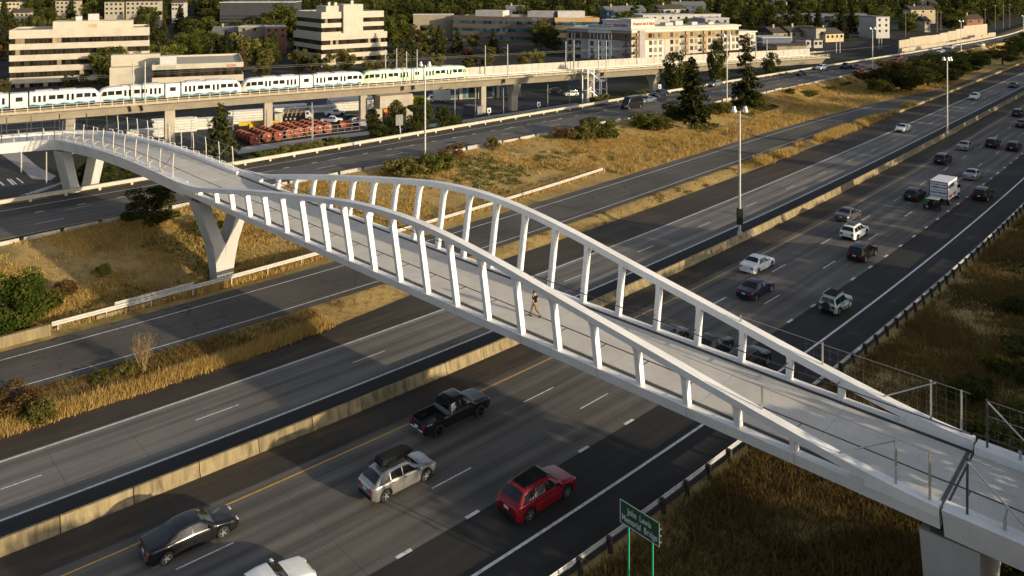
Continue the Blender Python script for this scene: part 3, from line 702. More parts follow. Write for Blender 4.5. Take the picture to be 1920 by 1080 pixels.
def car_mesh(kind, paint, hi=True):
    """returns a list of (part name, mesh, location or None, children)"""
    S = SHAPES[kind]; L, W = S['L'], S['W']; hw = W / 2; xs0 = -L / 2; n = 64 if hi else 34
    wx = [xs0 + f * L for f in S['wheels']]; wr = S['wr']; ra = wr * 1.17
    fx = sorted(set(list(np.linspace(0, 1, n)) + [f[0] for f in S['top']] + [c + d for c in S['wheels'] for d in np.array((-1.02, -.98, -.7, 0, .7, .98, 1.02)) * ra / L]))
    fx = [f for f in fx if 0 <= f <= 1]
    c0, c1, c2, c3 = S['cab']; bed = S.get('bed')
    def half(f):
        k = min(f, 1 - f) / .085
        return hw * (1 - .17 * max(0, 1 - k) ** 2.2 - (.02 if f > .7 else 0))
    def zbot(f):
        x = xs0 + f * L; z = S['clr'] + .10 * max(0, 1 - min(f, 1 - f) / .05)
        for q in wx:
            d = abs(x - q)
            if d < ra: z = max(z, wr + sqrt(max(0, ra * ra - d * d)) * .98)
        return z
    def cabk(f): return max(0., min(1., (f - c0) / (c1 - c0), (c3 - f) / (c3 - c2))) if c0 < f < c3 else 0.
    def topw(f):
        k = cabk(f); return lerp(half(f) * .86, hw * .68 if kind != 'van' else hw * .84, k)
    rings = []
    for f in fx:
        x = xs0 + f * L; h = half(f); zb = zbot(f); zbe = pl(f, S['belt']); zt = pl(f, S['top']); tw = topw(f)
        zbe = min(zbe, zt - .015) if cabk(f) == 0 else zbe
        zm = max(zb + .02, lerp(zb, zbe, .55))
        p = [(h * .90, zb), (h * .985, zb + .03), (h, zm), (h * .985, lerp(zm, zbe, .7)), (h * .945, zbe), (tw, zt - (.05 if cabk(f) > .5 else .02)), (tw * .82, zt - .005), (0, zt + .012)]
        if bed and bed[0] < f < bed[1]: p[5] = (h * .86, zt - .01); p[6] = (h * .84, .82); p[7] = (0, .80)
        if not (bed and bed[0] < f < bed[1]):
            q_ = [p[0]]
            for u_, v_ in zip(p[:-1], p[1:]): q_ += [(u_[0] * .75 + v_[0] * .25, u_[1] * .75 + v_[1] * .25), (u_[0] * .25 + v_[0] * .75, u_[1] * .25 + v_[1] * .75)]
            p = q_ + [p[-1]]
        else: p = [p[0]] + [p[int(i / 2)] if i % 2 == 0 else p[int(i / 2) + 1] for i in range(14)] + [p[-1]]
        rings.append([(x, y, z) for y, z in p] + [(x, -y, z) for y, z in p[-2::-1]])
    b = MB(); m_ = len(rings[0]); q = [p for r in rings for p in r]; fs = []; ms = []
    dark_rocker = kind in ('suv', 'crossover', 'hatch', 'pickup')
    for k in range(len(rings) - 1):
        for i in range(m_ - 1):
            fs.append((k * m_ + i, k * m_ + i + 1, (k + 1) * m_ + i + 1, (k + 1) * m_ + i)); 
            ms.append(1 if (i in (0, 1, m_ - 2, m_ - 3)) or (dark_rocker and i in (1, m_ - 3) and False) else 0)
    fs.append(tuple(range(m_))); ms.append(0); fs.append(tuple((len(rings) - 1) * m_ + i for i in range(m_ - 1, -1, -1))); ms.append(0)
    b.v = q; b.f = fs; b.m = ms
    out = [('body', b.mesh('body', [paint, M_TRIM], 50), None, [])]
    out.append(('underbody', MB().box(xs0 + .15, -xs0 - .15, -hw * .72, hw * .72, S['clr'] * .9, S['clr'] + .35).mesh('underbody', M_UNDER), None, []))
    # side glass
    def side_pt(f, t, sg, o=.012):
        h = half(f) * .945; zbe = pl(f, S['belt']); zt = pl(f, S['top']) - (.05 if cabk(f) > .5 else .02); tw = topw(f)
        y = lerp(h, tw, t); z = lerp(zbe, zt, t); return (xs0 + f * L, sg * (y + o), z + o * .3)
    def f_of(side, t): return lerp(c0, c1, t) if side == 0 else lerp(c3, c2, t)
    bounds = [None] + list(S['pil']) + [None]
    t0, t1 = .10, .80
    for sg in (-1, 1):
        for j in range(len(bounds) - 1):
            b = MB(); rows = []
            if kind == 'van' and j < 1 and False: continue
            for t in np.linspace(t0, t1, 4):
                fa = f_of(0, t) + .022 if bounds[j] is None else bounds[j] + .007
                fb = f_of(1, t) - .022 if bounds[j + 1] is None else bounds[j + 1] - .007
                rows.append([side_pt(f, t, sg) for f in np.linspace(fa, max(fb, fa + .004), 5)])
            for r in range(3):
                for c in range(4):
                    v = [rows[r][c], rows[r][c + 1], rows[r + 1][c + 1], rows[r + 1][c]]; b.add(v if sg < 0 else v[::-1], [(0, 1, 2, 3)])
            out.append(('side_window', b.mesh('side_window', M_CGLASS), None, []))
    for nm, fa, fb in (('rear_window', c0, c1), ('windshield', c2, c3)):
        if kind == 'van' and nm == 'rear_window': continue
        b = MB(); rows = []
        for f in np.linspace(lerp(fa, fb, .1), lerp(fa, fb, .92), 5):
            tw = topw(f) * .93; zt = pl(f, S['top']); r = []
            for y in np.linspace(-1, 1, 5):
                zz = lerp(zt - (.05 if cabk(f) > .5 else .02), zt - .005, min(1, (1 - abs(y) * .93) / .18)) if abs(y) > .8 else lerp(zt + .012, zt - .005, abs(y) / .82)
                r.append((xs0 + f * L, y * tw * .97, zz + .03))
            rows.append(r)
        for r in range(4):
            for c in range(4): b.add([rows[r][c + 1], rows[r][c], rows[r + 1][c], rows[r + 1][c + 1]], [(0, 1, 2, 3)])
        out.append((nm, b.mesh(nm, M_CGLASS), None, []))
    # lights, plate, bumpers, mirrors
    zbe0, zbe1 = pl(0.02, S['belt']), pl(.98, S['belt'])
    for sg in (-1, 1):
        y = sg * half(0.01) * .76
        hh = .17 if kind in ('sedan', 'crossover') else .26
        out.append(('tail_light', MB().box(xs0 - .015, xs0 + .10, y - .16, y + .16, zbe0 - hh - .04, zbe0 - .05).mesh('tail_light', M_TAIL), None, []))
        y = sg * half(.985) * .74; zf = pl(.985, S['belt'])
        out.append(('headlight', MB().loft([[(-xs0 - .30, y + sg * .20, zf - .02), (-xs0 - .30, y + sg * .20, zf - .15), (-xs0 - .30, y - sg * .16, zf - .15), (-xs0 - .30, y - sg * .16, zf + .0)][::sg],
                                           [(-xs0 + .012, y + sg * .08, zf - .05), (-xs0 + .012, y + sg * .08, zf - .17), (-xs0 + .012, y - sg * .18, zf - .17), (-xs0 + .012, y - sg * .18, zf - .04)][::sg]]).mesh('headlight', M_HEAD), None, []))
        fm = c3 - .055; yy = sg * (half(fm) * .95); zz = pl(fm, S['belt']) + .05; xm = xs0 + fm * L
        out.append(('door_mirror', MB().loft([[(xm + a, yy + sg * d, zz + c) for a, c in ((-.07, -.04), (.09, -.03), (.07, .11), (-.07, .12))][::sg] for d in (.02, .22)]).mesh('door_mirror', paint), None, []))
    hwf = half(0.0) * .86
    out.append(('bumper', MB().loft([[(x, -hwf * k, z0), (x, hwf * k, z0), (x, hwf * k, z1), (x, -hwf * k, z1)] for x, k, z0, z1 in ((xs0 - .05, .90, S['clr'] + .12, S['clr'] + .26), (xs0 + .02, 1., S['clr'] + .08, S['clr'] + .30), (xs0 + .14, 1.02, S['clr'] + .08, S['clr'] + .30))]).mesh('bumper', M_CHROME if kind == 'pickup' else (M_TRIM if kind != 'sedan' else paint)), None, []))
    out.append(('grille', MB().box(-xs0 - .05, -xs0 + .02, -.48, .48, pl(.99, S['belt']) - .34, pl(.99, S['belt']) - .12).mesh('grille', M_TRIM), None, []))
    zp = S['clr'] + .46 if kind not in ('pickup',) else S['clr'] + .34
    out.append(('number_plate', MB().box(xs0 - .062 if kind == 'pickup' else xs0 - .02, xs0 + .04, -.17, .17, zp, zp + .14).mesh('number_plate', M_PLATE), None, []))
    # door shut lines as thin dark recess strips, and handles
    for sg in (-1, 1):
        b = MB()
        fl = [f for f in (list(S['pil']) + [c3 - .075, c0 + .1]) if kind != 'van'] or [.55, .7]
        for f in fl:
            x = xs0 + f * L; zb_ = max(zbot(f), S['clr'] + .08); zt_ = pl(f, S['belt']); pts = []
            for t in np.linspace(0.04, .97, 6):
                z = lerp(zb_, zt_, t); zm = lerp(zb_, zt_, .55); h = half(f); y = lerp(h * .985, h, min(1, (z - zb_) / max(.01, zm - zb_))) if z < zm else lerp(h, h * .945, (z - zm) / (zt_ - zm)); pts.append((x, sg * (y + .002), z))
            for p, q2 in zip(pts[:-1], pts[1:]): b.beam(p, q2, .012, .012)
        for f in [p + .03 for p in S['pil']][:2]:
            h = half(f) * .985; z = pl(f, S['belt']) - .10; x = xs0 + f * L; b.box(x - .09, x + .09, sg * h - .02, sg * h + .02, z - .015, z + .015)
        out.append(('door_seam', b.mesh('door_seam', M_TRIM), None, []))
    # bright or black window surround along the belt and the roof rail
    for sg in (-1, 1):
        b = MB(); fa, fb = f_of(0, t0) + .012, f_of(1, t0) - .012
        pts = [side_pt(f, t0 - .05, sg, .01) for f in np.linspace(fa, fb, 9)]
        for p, q2 in zip(pts[:-1], pts[1:]): b.beam(p, q2, .018, .022)
        fa, fb = f_of(0, t1) + .012, f_of(1, t1) - .012; pts = [side_pt(f, t1 + .05, sg, .008) for f in np.linspace(fa, fb, 9)]
        for p, q2 in zip(pts[:-1], pts[1:]): b.beam(p, q2, .014, .018)
        out.append(('window_trim', b.mesh('window_trim', M_CHROME if kind in ('sedan', 'crossover') else M_TRIM), None, []))
    for q in wx:                                   # wheel arch lips
        for sg in (-1, 1):
            b = MB(); hq = half((q - xs0) / L) + .004; pts = [(q + cos(an) * ra * 1.0, sg * hq, wr + sin(an) * ra * .99) for an in np.linspace(.12, pi - .12, 11)]
            for p, q2 in zip(pts[:-1], pts[1:]): b.beam(p, q2, .03, .05)
            out.append(('arch_lip', b.mesh('arch_lip', M_TRIM if dark_rocker else paint), None, []))
    # wheels
    tw_ = .22 if kind != 'pickup' else .28
    tyre = MB().lathe((0, 0, 0), [(wr * .62, -tw_ / 2), (wr * .93, -tw_ / 2), (wr, -tw_ * .36), (wr, tw_ * .36), (wr * .93, tw_ / 2), (wr * .62, tw_ / 2)], 22 if hi else 14, 'y').mesh('tyre', M_TYRE, 40)
    rb = MB(); R = wr * .66
    rb.lathe((0, 0, 0), [(R, -.10), (R, .085), (R * .9, .095), (R * .88, .05)], 20 if hi else 12, 'y'); rb.lathe((0, 0, 0), [(R * .88, .02), (.001, .02)], 20 if hi else 12, 'y', 1)
    for k in range(5):
        an = 2 * pi * k / 5; rb.beam((cos(an) * R * .12, .07, sin(an) * R * .12), (cos(an) * R * .92, .085, sin(an) * R * .92), .075, .05, 0, (0, 1, 0))
    rb.lathe((0, 0, 0), [(R * .2, .05), (R * .2, .1), (.001, .105)], 10, 'y')
    rim = rb.mesh('rim', [M_RIM if kind != 'pickup' else M_TRIM, M_TRIM], 40)
    for q in wx:
        for sg in (1, -1): out.append(('wheel', tyre, (q, sg * (hw - tw_ / 2 - .02), wr, 0 if sg > 0 else pi), [('rim', rim)]))
    return out
CARP = {}
def make_car(kind, colour, label, cat, X, Y, Z, rz, group=None, hi=True, scale=1., name=None, extra=None):
    key = (kind, colour, hi)
    root = thing(name or {'sedan': 'sedan_car', 'suv': 'sport_utility_car', 'crossover': 'crossover_car', 'hatch': 'compact_car', 'pickup': 'pickup_truck', 'van': 'passenger_van'}[kind], label, cat, (X, Y, Z), rz, group)
    root.scale = (scale,) * 3
    if key not in CARP: CARP[key] = car_mesh(kind, PAINTS[colour], hi)
    for nm, me, loc, ch in CARP[key]:
        o = link(nm, me, root)
        if loc is not None: o.location = loc[:3]; o.rotation_euler = (0, 0, loc[3])
        for n2, m2 in ch: link(n2, m2, o)
    if extra: extra(root, SHAPES[kind])
    return root
def on_lane(x, d, zc=.5):
    """point on the line d metres left of the yellow line that appears at photo column x"""
    best = min(np.arange(-20, 330, .05), key=lambda a: abs(960 + 1500 * (lambda p: p[0] / p[1])(ab2w(a, float(LY(a)) + d)) - x) if ab2w(a, float(LY(a)) + d)[1] > 5 else 1e9)
    X, Y = ab2w(best, float(LY(best)) + d); return X, Y, heading(LY, best)
def gp(kind, colour, x, d, label, cat='car', rev=False, **kw):
    X, Y, h = on_lane(x, d); return make_car(kind, colour, label, cat, X, Y, .012, h + (pi if rev else 0), hi=Y < 90, **kw)
def roof_box(root, S):
    b = MB(); H = S['H']
    b.loft([[(x, y * k, H + .10 + z * k2) for y, z in ((-.42, 0), (.42, 0), (.40, .26), (.25, .32), (-.25, .32), (-.40, .26))] for x, k, k2 in ((-1.35, .8, .6), (-1.2, 1, 1), (.5, 1, 1), (.85, .8, .5))])
    b.build('roof_box', M_TRIM, root, 40, loc=(0, .1, -.02))
    for sg in (-1, 1): MB().poly([(-1.6, sg * .62, H + .0), (-1.5, sg * .62, H + .05), (.35, sg * .62, H + .05), (.45, sg * .62, H - .02)], .025, 5).build('roof_rail', M_TRIM, root)
    for x in (-1.05, .2): MB().box(x - .03, x + .03, -.6, .6, H + .04, H + .08).build('cross_bar', M_TRIM, root)
def dark_roof(root, S): MB().loft([[(xx, -.50, S['H'] - .0 - dz), (xx, .50, S['H'] - .0 - dz), (xx, .46, S['H'] + .05 - dz), (xx, -.46, S['H'] + .05 - dz)] for xx, dz in ((-1.35, .06), (-.6, -.0), (.25, .0), (.38, .03))]).build('glass_roof', M_CGLASS, root)
def roof_rails(root, S):
    for sg in (-1, 1): MB().poly([(-1.7, sg * .60, S['H'] - .06), (-1.55, sg * .60, S['H'] + .03), (.3, sg * .60, S['H'] + .05), (.45, sg * .60, S['H'] - .02)], .025, 5).build('roof_rail', M_CHROME, root)
def spare_wheel(root, S):
    MB().lathe((-S['L'] / 2 - .10, .05, .85), [(.02, -.1), (.33, -.1), (.35, -.02), (.35, .1), (.02, .1)], 18, 'x').build('spare_wheel', M_TYRE, root, 40)
    MB().box(-1.2, .2, -.58, .58, S['H'] + .0, S['H'] + .06).build('roof_rack', M_TRIM, root)
    for sg in (-1, 1): MB().poly([(-1.5, sg * .6, S['H'] - .04), (-1.3, sg * .6, S['H'] + .08), (.2, sg * .6, S['H'] + .08), (.3, sg * .6, S['H'])], .03, 5).build('roof_rail', M_STEEL, root)
    MB().loft([[(x, sg_ * (S['W'] / 2 + .012), z) for z, sg_ in ((.34, 1), (.34, -1), (.52, -1), (.52, 1))] for x in (-.85, .9)]).build('side_cladding', M_TRIM, root)
gp('sedan', 'black', 357, -1.75, 'black sedan nearest the lower left beside the median barrier')
gp('sedan', 'white', 497, -8.2, 'white car cut off by the bottom edge of the picture')
gp('crossover', 'silver', 747, -4.95, 'silver crossover with a black cargo box on its roof', extra=roof_box, scale=1.02)
gp('crossover', 'red', 1008, -11.7, 'bright red crossover with black roof in the exit lane', extra=dark_roof, scale=1.08)
gp('pickup', 'black', 845, -1.75, 'black pickup truck with open bed in the lane beside the barrier', 'pickup truck')
gp('crossover', 'grey', 1250, -4.9, 'grey car half hidden behind the far side of the footbridge, farthest of three')
gp('sedan', 'dark', 1333, -8.3, 'dark car glimpsed between the bridge struts, middle of three')
gp('suv', 'black', 1402, -11.7, 'black car glimpsed past the bridge struts, nearest the exit line')
gp('sedan', 'white', 1420, -1.75, 'white sedan with red tail lights in the lane beside the yellow line')
gp('sedan', 'purple', 1417, -4.9, 'dark purple sedan abreast of the white sedan')
gp('hatch', 'teal', 1567, -11.8, 'small pale green off-roader with a spare wheel on its tailgate', extra=spare_wheel)
gp('suv', 'white', 1602, -5.0, 'white wagon with dark roof glass in the second lane', extra=dark_roof)
gp('sedan', 'grey', 1590, -1.75, 'dark grey sedan ahead of the white sedan beside the yellow line')
gp('suv', 'black', 1617, -8.3, 'black crossover just behind the white wagon, one lane right')
gp('crossover', 'dark', 1715, -4.95, 'dark crossover alongside the white box truck')
gp('suv', 'black', 1843, -11.8, 'black crossover in the exit lane near the right edge')
gp('suv', 'dark', 1768, -1.75, 'dark wagon farther up the lane beside the yellow line')
gp('sedan', 'silver', 1824, -7.9, 'silver sedan directly ahead of the box truck')
gp('sedan', 'silver', 1810, -1.75, 'silver sedan in the far lane beside the yellow line')
gp('suv', 'black', 1862, -4.95, 'black wagon far up the second lane')
gp('crossover', 'black', 1901, -8.3, 'black car with a pale roof near the right edge', extra=roof_rails)
gp('suv', 'dark', 1909, -1.75, 'dark wagon farthest up the lane beside the yellow line')
gp('sedan', 'dark', 1917, -4.95, 'dark car cut off by the right edge of the picture')
gp('sedan', 'white', 1693, 11.7, 'white sedan driving towards us alone on the express carriageway', rev=True)
gp('suv', 'white', 1828, 11.2, 'white wagon driving towards us farther up the express carriageway', rev=True)
gp('sedan', 'dark', 1900, 8.6, 'dark car with headlights far up the express carriageway', rev=True)
def up(kind, colour, x, y, label, cat='car', **kw):
    X, Y = at(x, y, UZ); a, b = w2ab(X, Y); return make_car(kind, colour, label, cat, X, Y, UZ + .01, heading(LUN, a) + pi, hi=False, **kw)
up('van', 'black', 1184, 203, 'black high-roofed van on the upper carriageway', 'van')
up('sedan', 'steel', 1214, 192, 'blue grey sedan right behind the black van')
up('suv', 'navy', 1237, 181, 'dark blue wagon beside the upper carriageway rail')
up('suv', 'silver', 1341, 162, 'silver wagon between the two conifers on the upper carriageway')
up('sedan', 'black', 1420, 165, 'black car partly hidden by the scraggly conifer')
up('sedan', 'dark', 1503, 141, 'dark sedan on the upper carriageway ahead of the white wagon')
up('suv', 'white', 1540, 131, 'white wagon on the upper carriageway near its rail')
up('pickup', 'black', 1586, 129, 'black pickup on the distant upper carriageway', 'pickup truck')
up('sedan', 'maroon', 1607, 129, 'dark red sedan behind the bright red one on the upper carriageway')
up('sedan', 'red', 1610, 136, 'bright red sedan on the distant upper carriageway')
up('sedan', 'red', 1685, 112, 'lone red sedan half hidden by the rusty thicket')
up('sedan', 'white', 1764, 99, 'white sedan peeping above the dark thicket')
up('suv', 'white', 1784, 92, 'white wagon beside the stepped retaining wall')
up('sedan', 'white', 1840, 87, 'white car far off beyond the stepped retaining wall')
up('suv', 'dark', 1886, 79, 'dark wagon farthest off on the upper carriageway')

def box_truck():
    X, Y, h = on_lane(1773, -8.3); root = thing('box_truck', 'white box truck printed with dark lettering on its rear doors', 'truck', (X, Y, .012), h)
    mw = plain('truck_box_white', (.66, .67, .69), .5, 0, .08); mb = plain('truck_body_cream', (.62, .56, .44), .5, 0, .08); mp = plain('truck_print_red', (.35, .05, .04), .6); mk_ = plain('truck_print_dark', (.05, .05, .09), .6)
    MB().box(-3.3, 1.2, -1.12, 1.12, .82, 3.15).build('cargo_box', mw, root)
    MB().box(-3.34, -3.30, -1.14, 1.14, .80, .92).box(-3.34, -3.30, -1.14, 1.14, 3.06, 3.17).box(-3.34, -3.30, -1.14, -1.05, .92, 3.06).box(-3.34, -3.30, 1.05, 1.14, .92, 3.06).build('door_frame', M_TRIM, root)
    for sg in (-1, 1): MB().box(-3.325, -3.301, min(sg * .02, sg * 1.03), max(sg * .02, sg * 1.03), .94, 3.04).build('rear_door', mw, root)
    rows = [(2.70, .16, mk_), (2.30, .22, mk_), (1.98, .08, mk_), (1.62, .2, mk_), (1.22, .1, mk_)]
    r = random.Random(3)
    for z, hgt, mm in rows:
        b = MB(); y = -.95
        while y < .92:
            wv = r.uniform(.04, .12) * (1.3 if hgt > .15 else 1); b.box(-3.338, -3.326, y, min(y + wv, .96), z, z + hgt * r.uniform(.75, 1)); y += wv + r.choice((.03, .03, .03, .12))
        b.build('lettering', mm, root)
    MB().box(-2.7, -1.2, -1.135, -1.121, 1.0, 1.35).build('side_print', mp, root); MB().box(-3.0, -.4, -1.135, -1.121, 2.3, 2.75).build('side_print', mk_, root); MB().box(-.9, .6, -1.135, -1.121, 1.05, 1.4).build('side_print', mp, root)
    MB().loft([[(x, y, z) for y, z in ((-.98, .5), (.98, .5), (.98, zt), (-.98, zt))] for x, zt in ((1.28, 2.25), (1.9, 2.3), (2.55, 1.75), (3.0, 1.5), (3.25, 1.2), (3.3, .7))]).build('cab', mb, root, 35)
    for sg in (-1, 1):
        MB().loft([[(x, sg * .985, z), (x, sg * 1.0, z)] + [(x, sg * 1.0, z2), (x, sg * .985, z2)] for x, z, z2 in ((1.5, 1.5, 2.12), (2.3, 1.45, 1.85))]).build('side_window', M_CGLASS, root)
        MB().box(2.25, 2.4, sg * 1.12 - .12, sg * 1.12 + .12, 1.5, 1.95).build('door_mirror', M_TRIM, root)
    MB().loft([[(1.97, -.85, 2.31), (1.97, .85, 2.31), (1.97, .85, 2.29), (1.97, -.85, 2.29)], [(2.56, -.85, 1.79), (2.56, .85, 1.79), (2.56, .85, 1.77), (2.56, -.85, 1.77)]]).build('windshield', M_CGLASS, root)
    MB().box(-3.2, 3.1, -.45, .45, .5, .8).build('chassis', M_UNDER, root); MB().box(-3.4, -3.3, -1., 1., .48, .62).build('bumper', M_TRIM, root)
    ty = MB().lathe((0, 0, 0), [(.2, -.14), (.38, -.14), (.41, -.1), (.41, .1), (.38, .14), (.2, .14)], 16, 'y').mesh('tyre', M_TYRE, 40); rm = MB().lathe((0, 0, 0), [(.24, .15), (.2, .1), (.001, .08)], 14, 'y').mesh('rim', M_RIM)
    for x in (-2.1, 2.35):
        for sg in (-1, 1): link('rim', rm, link('wheel', ty, root, (x, sg * .94, .41), 0 if sg > 0 else pi))
    for sg in (-1, 1): MB().box(-3.345, -3.3, sg * .95 - .08, sg * .95 + .08, .66, .78).build('tail_light', M_TAIL, root)
box_truck()
def tow_trailer():
    X, Y, h = on_lane(1749, -8.25); root = thing('utility_trailer', 'low dark trailer carrying a green mower close behind the box truck', 'trailer', (X, Y, .012), h)
    mg = plain('mower_green', (.03, .16, .05), .5); ms = plain('trailer_canopy', (.36, .38, .38), .6)
    MB().box(-1.3, 1.3, -.85, .85, .45, .58).build('bed', M_TRIM, root)
    b = MB()
    for x in (-1.25, 0, 1.25):
        for y in (-.82, .82): b.box(x - .03, x + .03, y - .03, y + .03, .58, 1.35)
    for y in (-.82, .82): b.box(-1.28, 1.28, y - .03, y + .03, 1.3, 1.36)
    b.build('side_rail', M_TRIM, root)
    MB().loft([[(x, y, z) for y, z in ((-.35, .6), (.35, .6), (.3, 1.15), (-.3, 1.15))] for x in (-1.0, -.7, .2)]).build('mower_body', M_TRIM, root); MB().box(-.9, -.2, .35, .8, .6, 1.45).build('grass_box', mg, root)
    MB().box(-.7, .6, -.75, .55, 1.40, 1.46).box(.7, 1.2, -.75, .5, 1.36, 1.42).build('canopy', ms, root)
    MB().beam((1.3, 0, .5), (2.4, 0, .5), .1, .1).build('tow_bar', M_TRIM, root)
    ty = MB().lathe((0, 0, 0), [(.1, -.09), (.28, -.09), (.31, -.05), (.31, .05), (.28, .09), (.1, .09)], 14, 'y').mesh('wheel', M_TYRE)
    for sg in (-1, 1): link('wheel', ty, root, (-.2, sg * .93, .31))
    MB().box(-1.33, -1.30, .2, .5, .48, .6).build('number_plate', M_PLATE, root)
tow_trailer()
# ------------------------------------------------------------------ trees, shrubs, grass
M_LEAF = {
 'green': leaf_mat('leaves_green', (.042, .060, .013), (.165, .165, .036)),
 'olive': leaf_mat('leaves_olive', (.065, .068, .018), (.20, .175, .048)),
 'dark': leaf_mat('leaves_dark', (.026, .036, .010), (.115, .120, .030), .3),
 'conifer': leaf_mat('needles', (.022, .030, .012), (.098, .098, .034), .25),
 'rust': leaf_mat('leaves_rust', (.08, .045, .018), (.19, .115, .045)),
 'fresh': leaf_mat('leaves_fresh', (.030, .055, .010), (.105, .122, .022)),
 'straw': leaf_mat('twigs_straw', (.16, .11, .04), (.33, .25, .11)),
}
M_BARK = plain('bark', (.07, .052, .038), .95, 0, .3, 5)
def quads(P, size, rng, flat=0., aspect=1.):
    """random little leaf faces at points P"""
    n = len(P); a = rng.normal(size=(n, 3)); a /= np.linalg.norm(a, axis=1)[:, None]
    b = rng.normal(size=(n, 3)); b[:, 2] *= 1 - flat; b -= a * (a * b).sum(1)[:, None]; b /= np.linalg.norm(b, axis=1)[:, None] + 1e-9
    s = (size * rng.uniform(.6, 1.35, n))[:, None]
    V = np.stack([P - a * s * aspect, P - b * s * .62, P + a * s * aspect, P + b * s * .62], 1).reshape(-1, 3)
    return V, np.arange(4 * n).reshape(n, 4)
def crown_points(rng, n, h, r, z0, nblob, shape='round'):
    """leaf positions in clumps spread over an uneven crown; returns points and a clump tint"""
    C = []
    while len(C) < nblob:
        u = rng.uniform(-1, 1, 3)
        if u @ u > 1 or u @ u < .12: continue
        zz = u[2] * .5 + .5
        k = {'round': 1., 'oval': 1., 'cone': 1.15 - zz, 'vase': .55 + .55 * zz}[shape]
        C.append((u[0] * r * k, u[1] * r * k, z0 + zz * (h - z0), rng.uniform(.22, .4) * r, rng.uniform(0, 1)))
    C = np.array(C); idx = rng.integers(0, len(C), n); q = rng.normal(size=(n, 3)); q /= np.linalg.norm(q, axis=1)[:, None]
    rad = C[idx, 3] * rng.uniform(.35, 1.08, n) ** .6
    P = C[idx, :3] + q * rad[:, None] * np.array([1, 1, .75])
    P[:, 2] = np.maximum(P[:, 2], z0 * .4)
    t = np.clip(C[idx, 4] * .75 + rng.normal(0, .16, n) + .1, 0, 1)
    return P, t, C
def trunk_mesh(rng, h, r, C, name='trunk', nl=9):
    b = MB(); z = 0; pts = [(0, 0, -.6)]
    for k in range(1, 5): pts.append((rng.normal(0, .12) * k * .3, rng.normal(0, .12) * k * .3, h * .2 * k))
    for i in range(4): b.tube(pts[i], pts[i + 1], r * (1 - .2 * i), r * (1 - .2 * (i + 1)), 7)
    for c in C[:nl]:
        k = rng.integers(1, 4); p = Vector(pts[k]); e = Vector(c[:3]); m_ = p.lerp(e, .5) + Vector((0, 0, -.04 * h))
        b.tube(p, m_, r * .42, r * .25, 5); b.tube(m_, e, r * .25, r * .07, 5)
    return b.mesh(name, M_BARK)
TREES = {}
def proto_broad(key, mat, h, r, z0, n, size, nblob, seed, shape='round'):
    rng = np.random.default_rng(seed); P, t, C = crown_points(rng, n, h, r, z0, nblob, shape)
    V, F = quads(P, size, rng)
    TREES[key] = (np_mesh('crown', V, F, M_LEAF[mat], tint=t), trunk_mesh(rng, h * .8, max(.12, h * .022), C), h)
def proto_conifer(key, h, r, n_lv, seed, mat='conifer', size=.34, gap=.0):
    rng = np.random.default_rng(seed); P = []; T = []; b = MB()
    b.tube((0, 0, -.6), (0, 0, h * .97), h * .02, .03, 7)
    for k in range(n_lv):
        z = h * (.10 + .88 * (k / n_lv) ** .95); rr = r * (1 - (z / h)) ** .8 * rng.uniform(.75, 1.15) + .25; nb = max(4, int(9 * (1 - z / h) + 4))
        for j in range(nb):
            if rng.random() < gap: continue
            an = rng.uniform(0, 2 * pi); l = rr * rng.uniform(.65, 1.12); tip = np.array([cos(an) * l, sin(an) * l, z - l * rng.uniform(.15, .38)])
            b.tube((0, 0, z), tuple(tip), .05, .015, 3, caps=False); m_ = max(5, int(l * 11)); s = rng.uniform(.12, 1.0, m_)
            q = np.stack([tip[0] * s, tip[1] * s, z + (tip[2] - z) * s ** 1.3], 1) + rng.normal(0, .16, (m_, 3)) * (1.15 - s * .5)[:, None]
            P.append(q); T.append(np.clip(rng.uniform(.1, .8) + rng.normal(0, .15, m_), 0, 1))
    P = np.concatenate(P); T = np.concatenate(T); V, F = quads(P, size, rng, .5, 1.25)
    TREES[key] = (np_mesh('crown', V, F, M_LEAF[mat], tint=T), b.mesh('trunk', M_BARK), h)
proto_broad('maple', 'green', 13, 5.2, 2.6, 4200, .34, 40, 1)
proto_broad('maple2', 'green', 15, 5.6, 3, 4400, .36, 46, 2, 'oval')
proto_broad('olive', 'olive', 10, 4.2, 2.2, 3000, .30, 34, 3, 'vase')
proto_broad('olive2', 'olive', 11, 3.8, 2.4, 2600, .30, 26, 4, 'oval')
proto_broad('rust', 'rust', 9, 3.4, 2.0, 2400, .3, 26, 5)
proto_broad('dark', 'dark', 15, 5.5, 2, 4400, .38, 44, 6)
proto_broad('poplar', 'fresh', 11, 2.2, 1.2, 2400, .27, 24, 7, 'oval')
proto_conifer('fir', 16, 3.9, 38, 8)
proto_conifer('fir2', 20, 4.2, 40, 9)
proto_conifer('spruce', 10, 3.0, 24, 10, size=.26)
proto_conifer('pine', 15, 4.0, 22, 11, 'conifer', .34, .35)
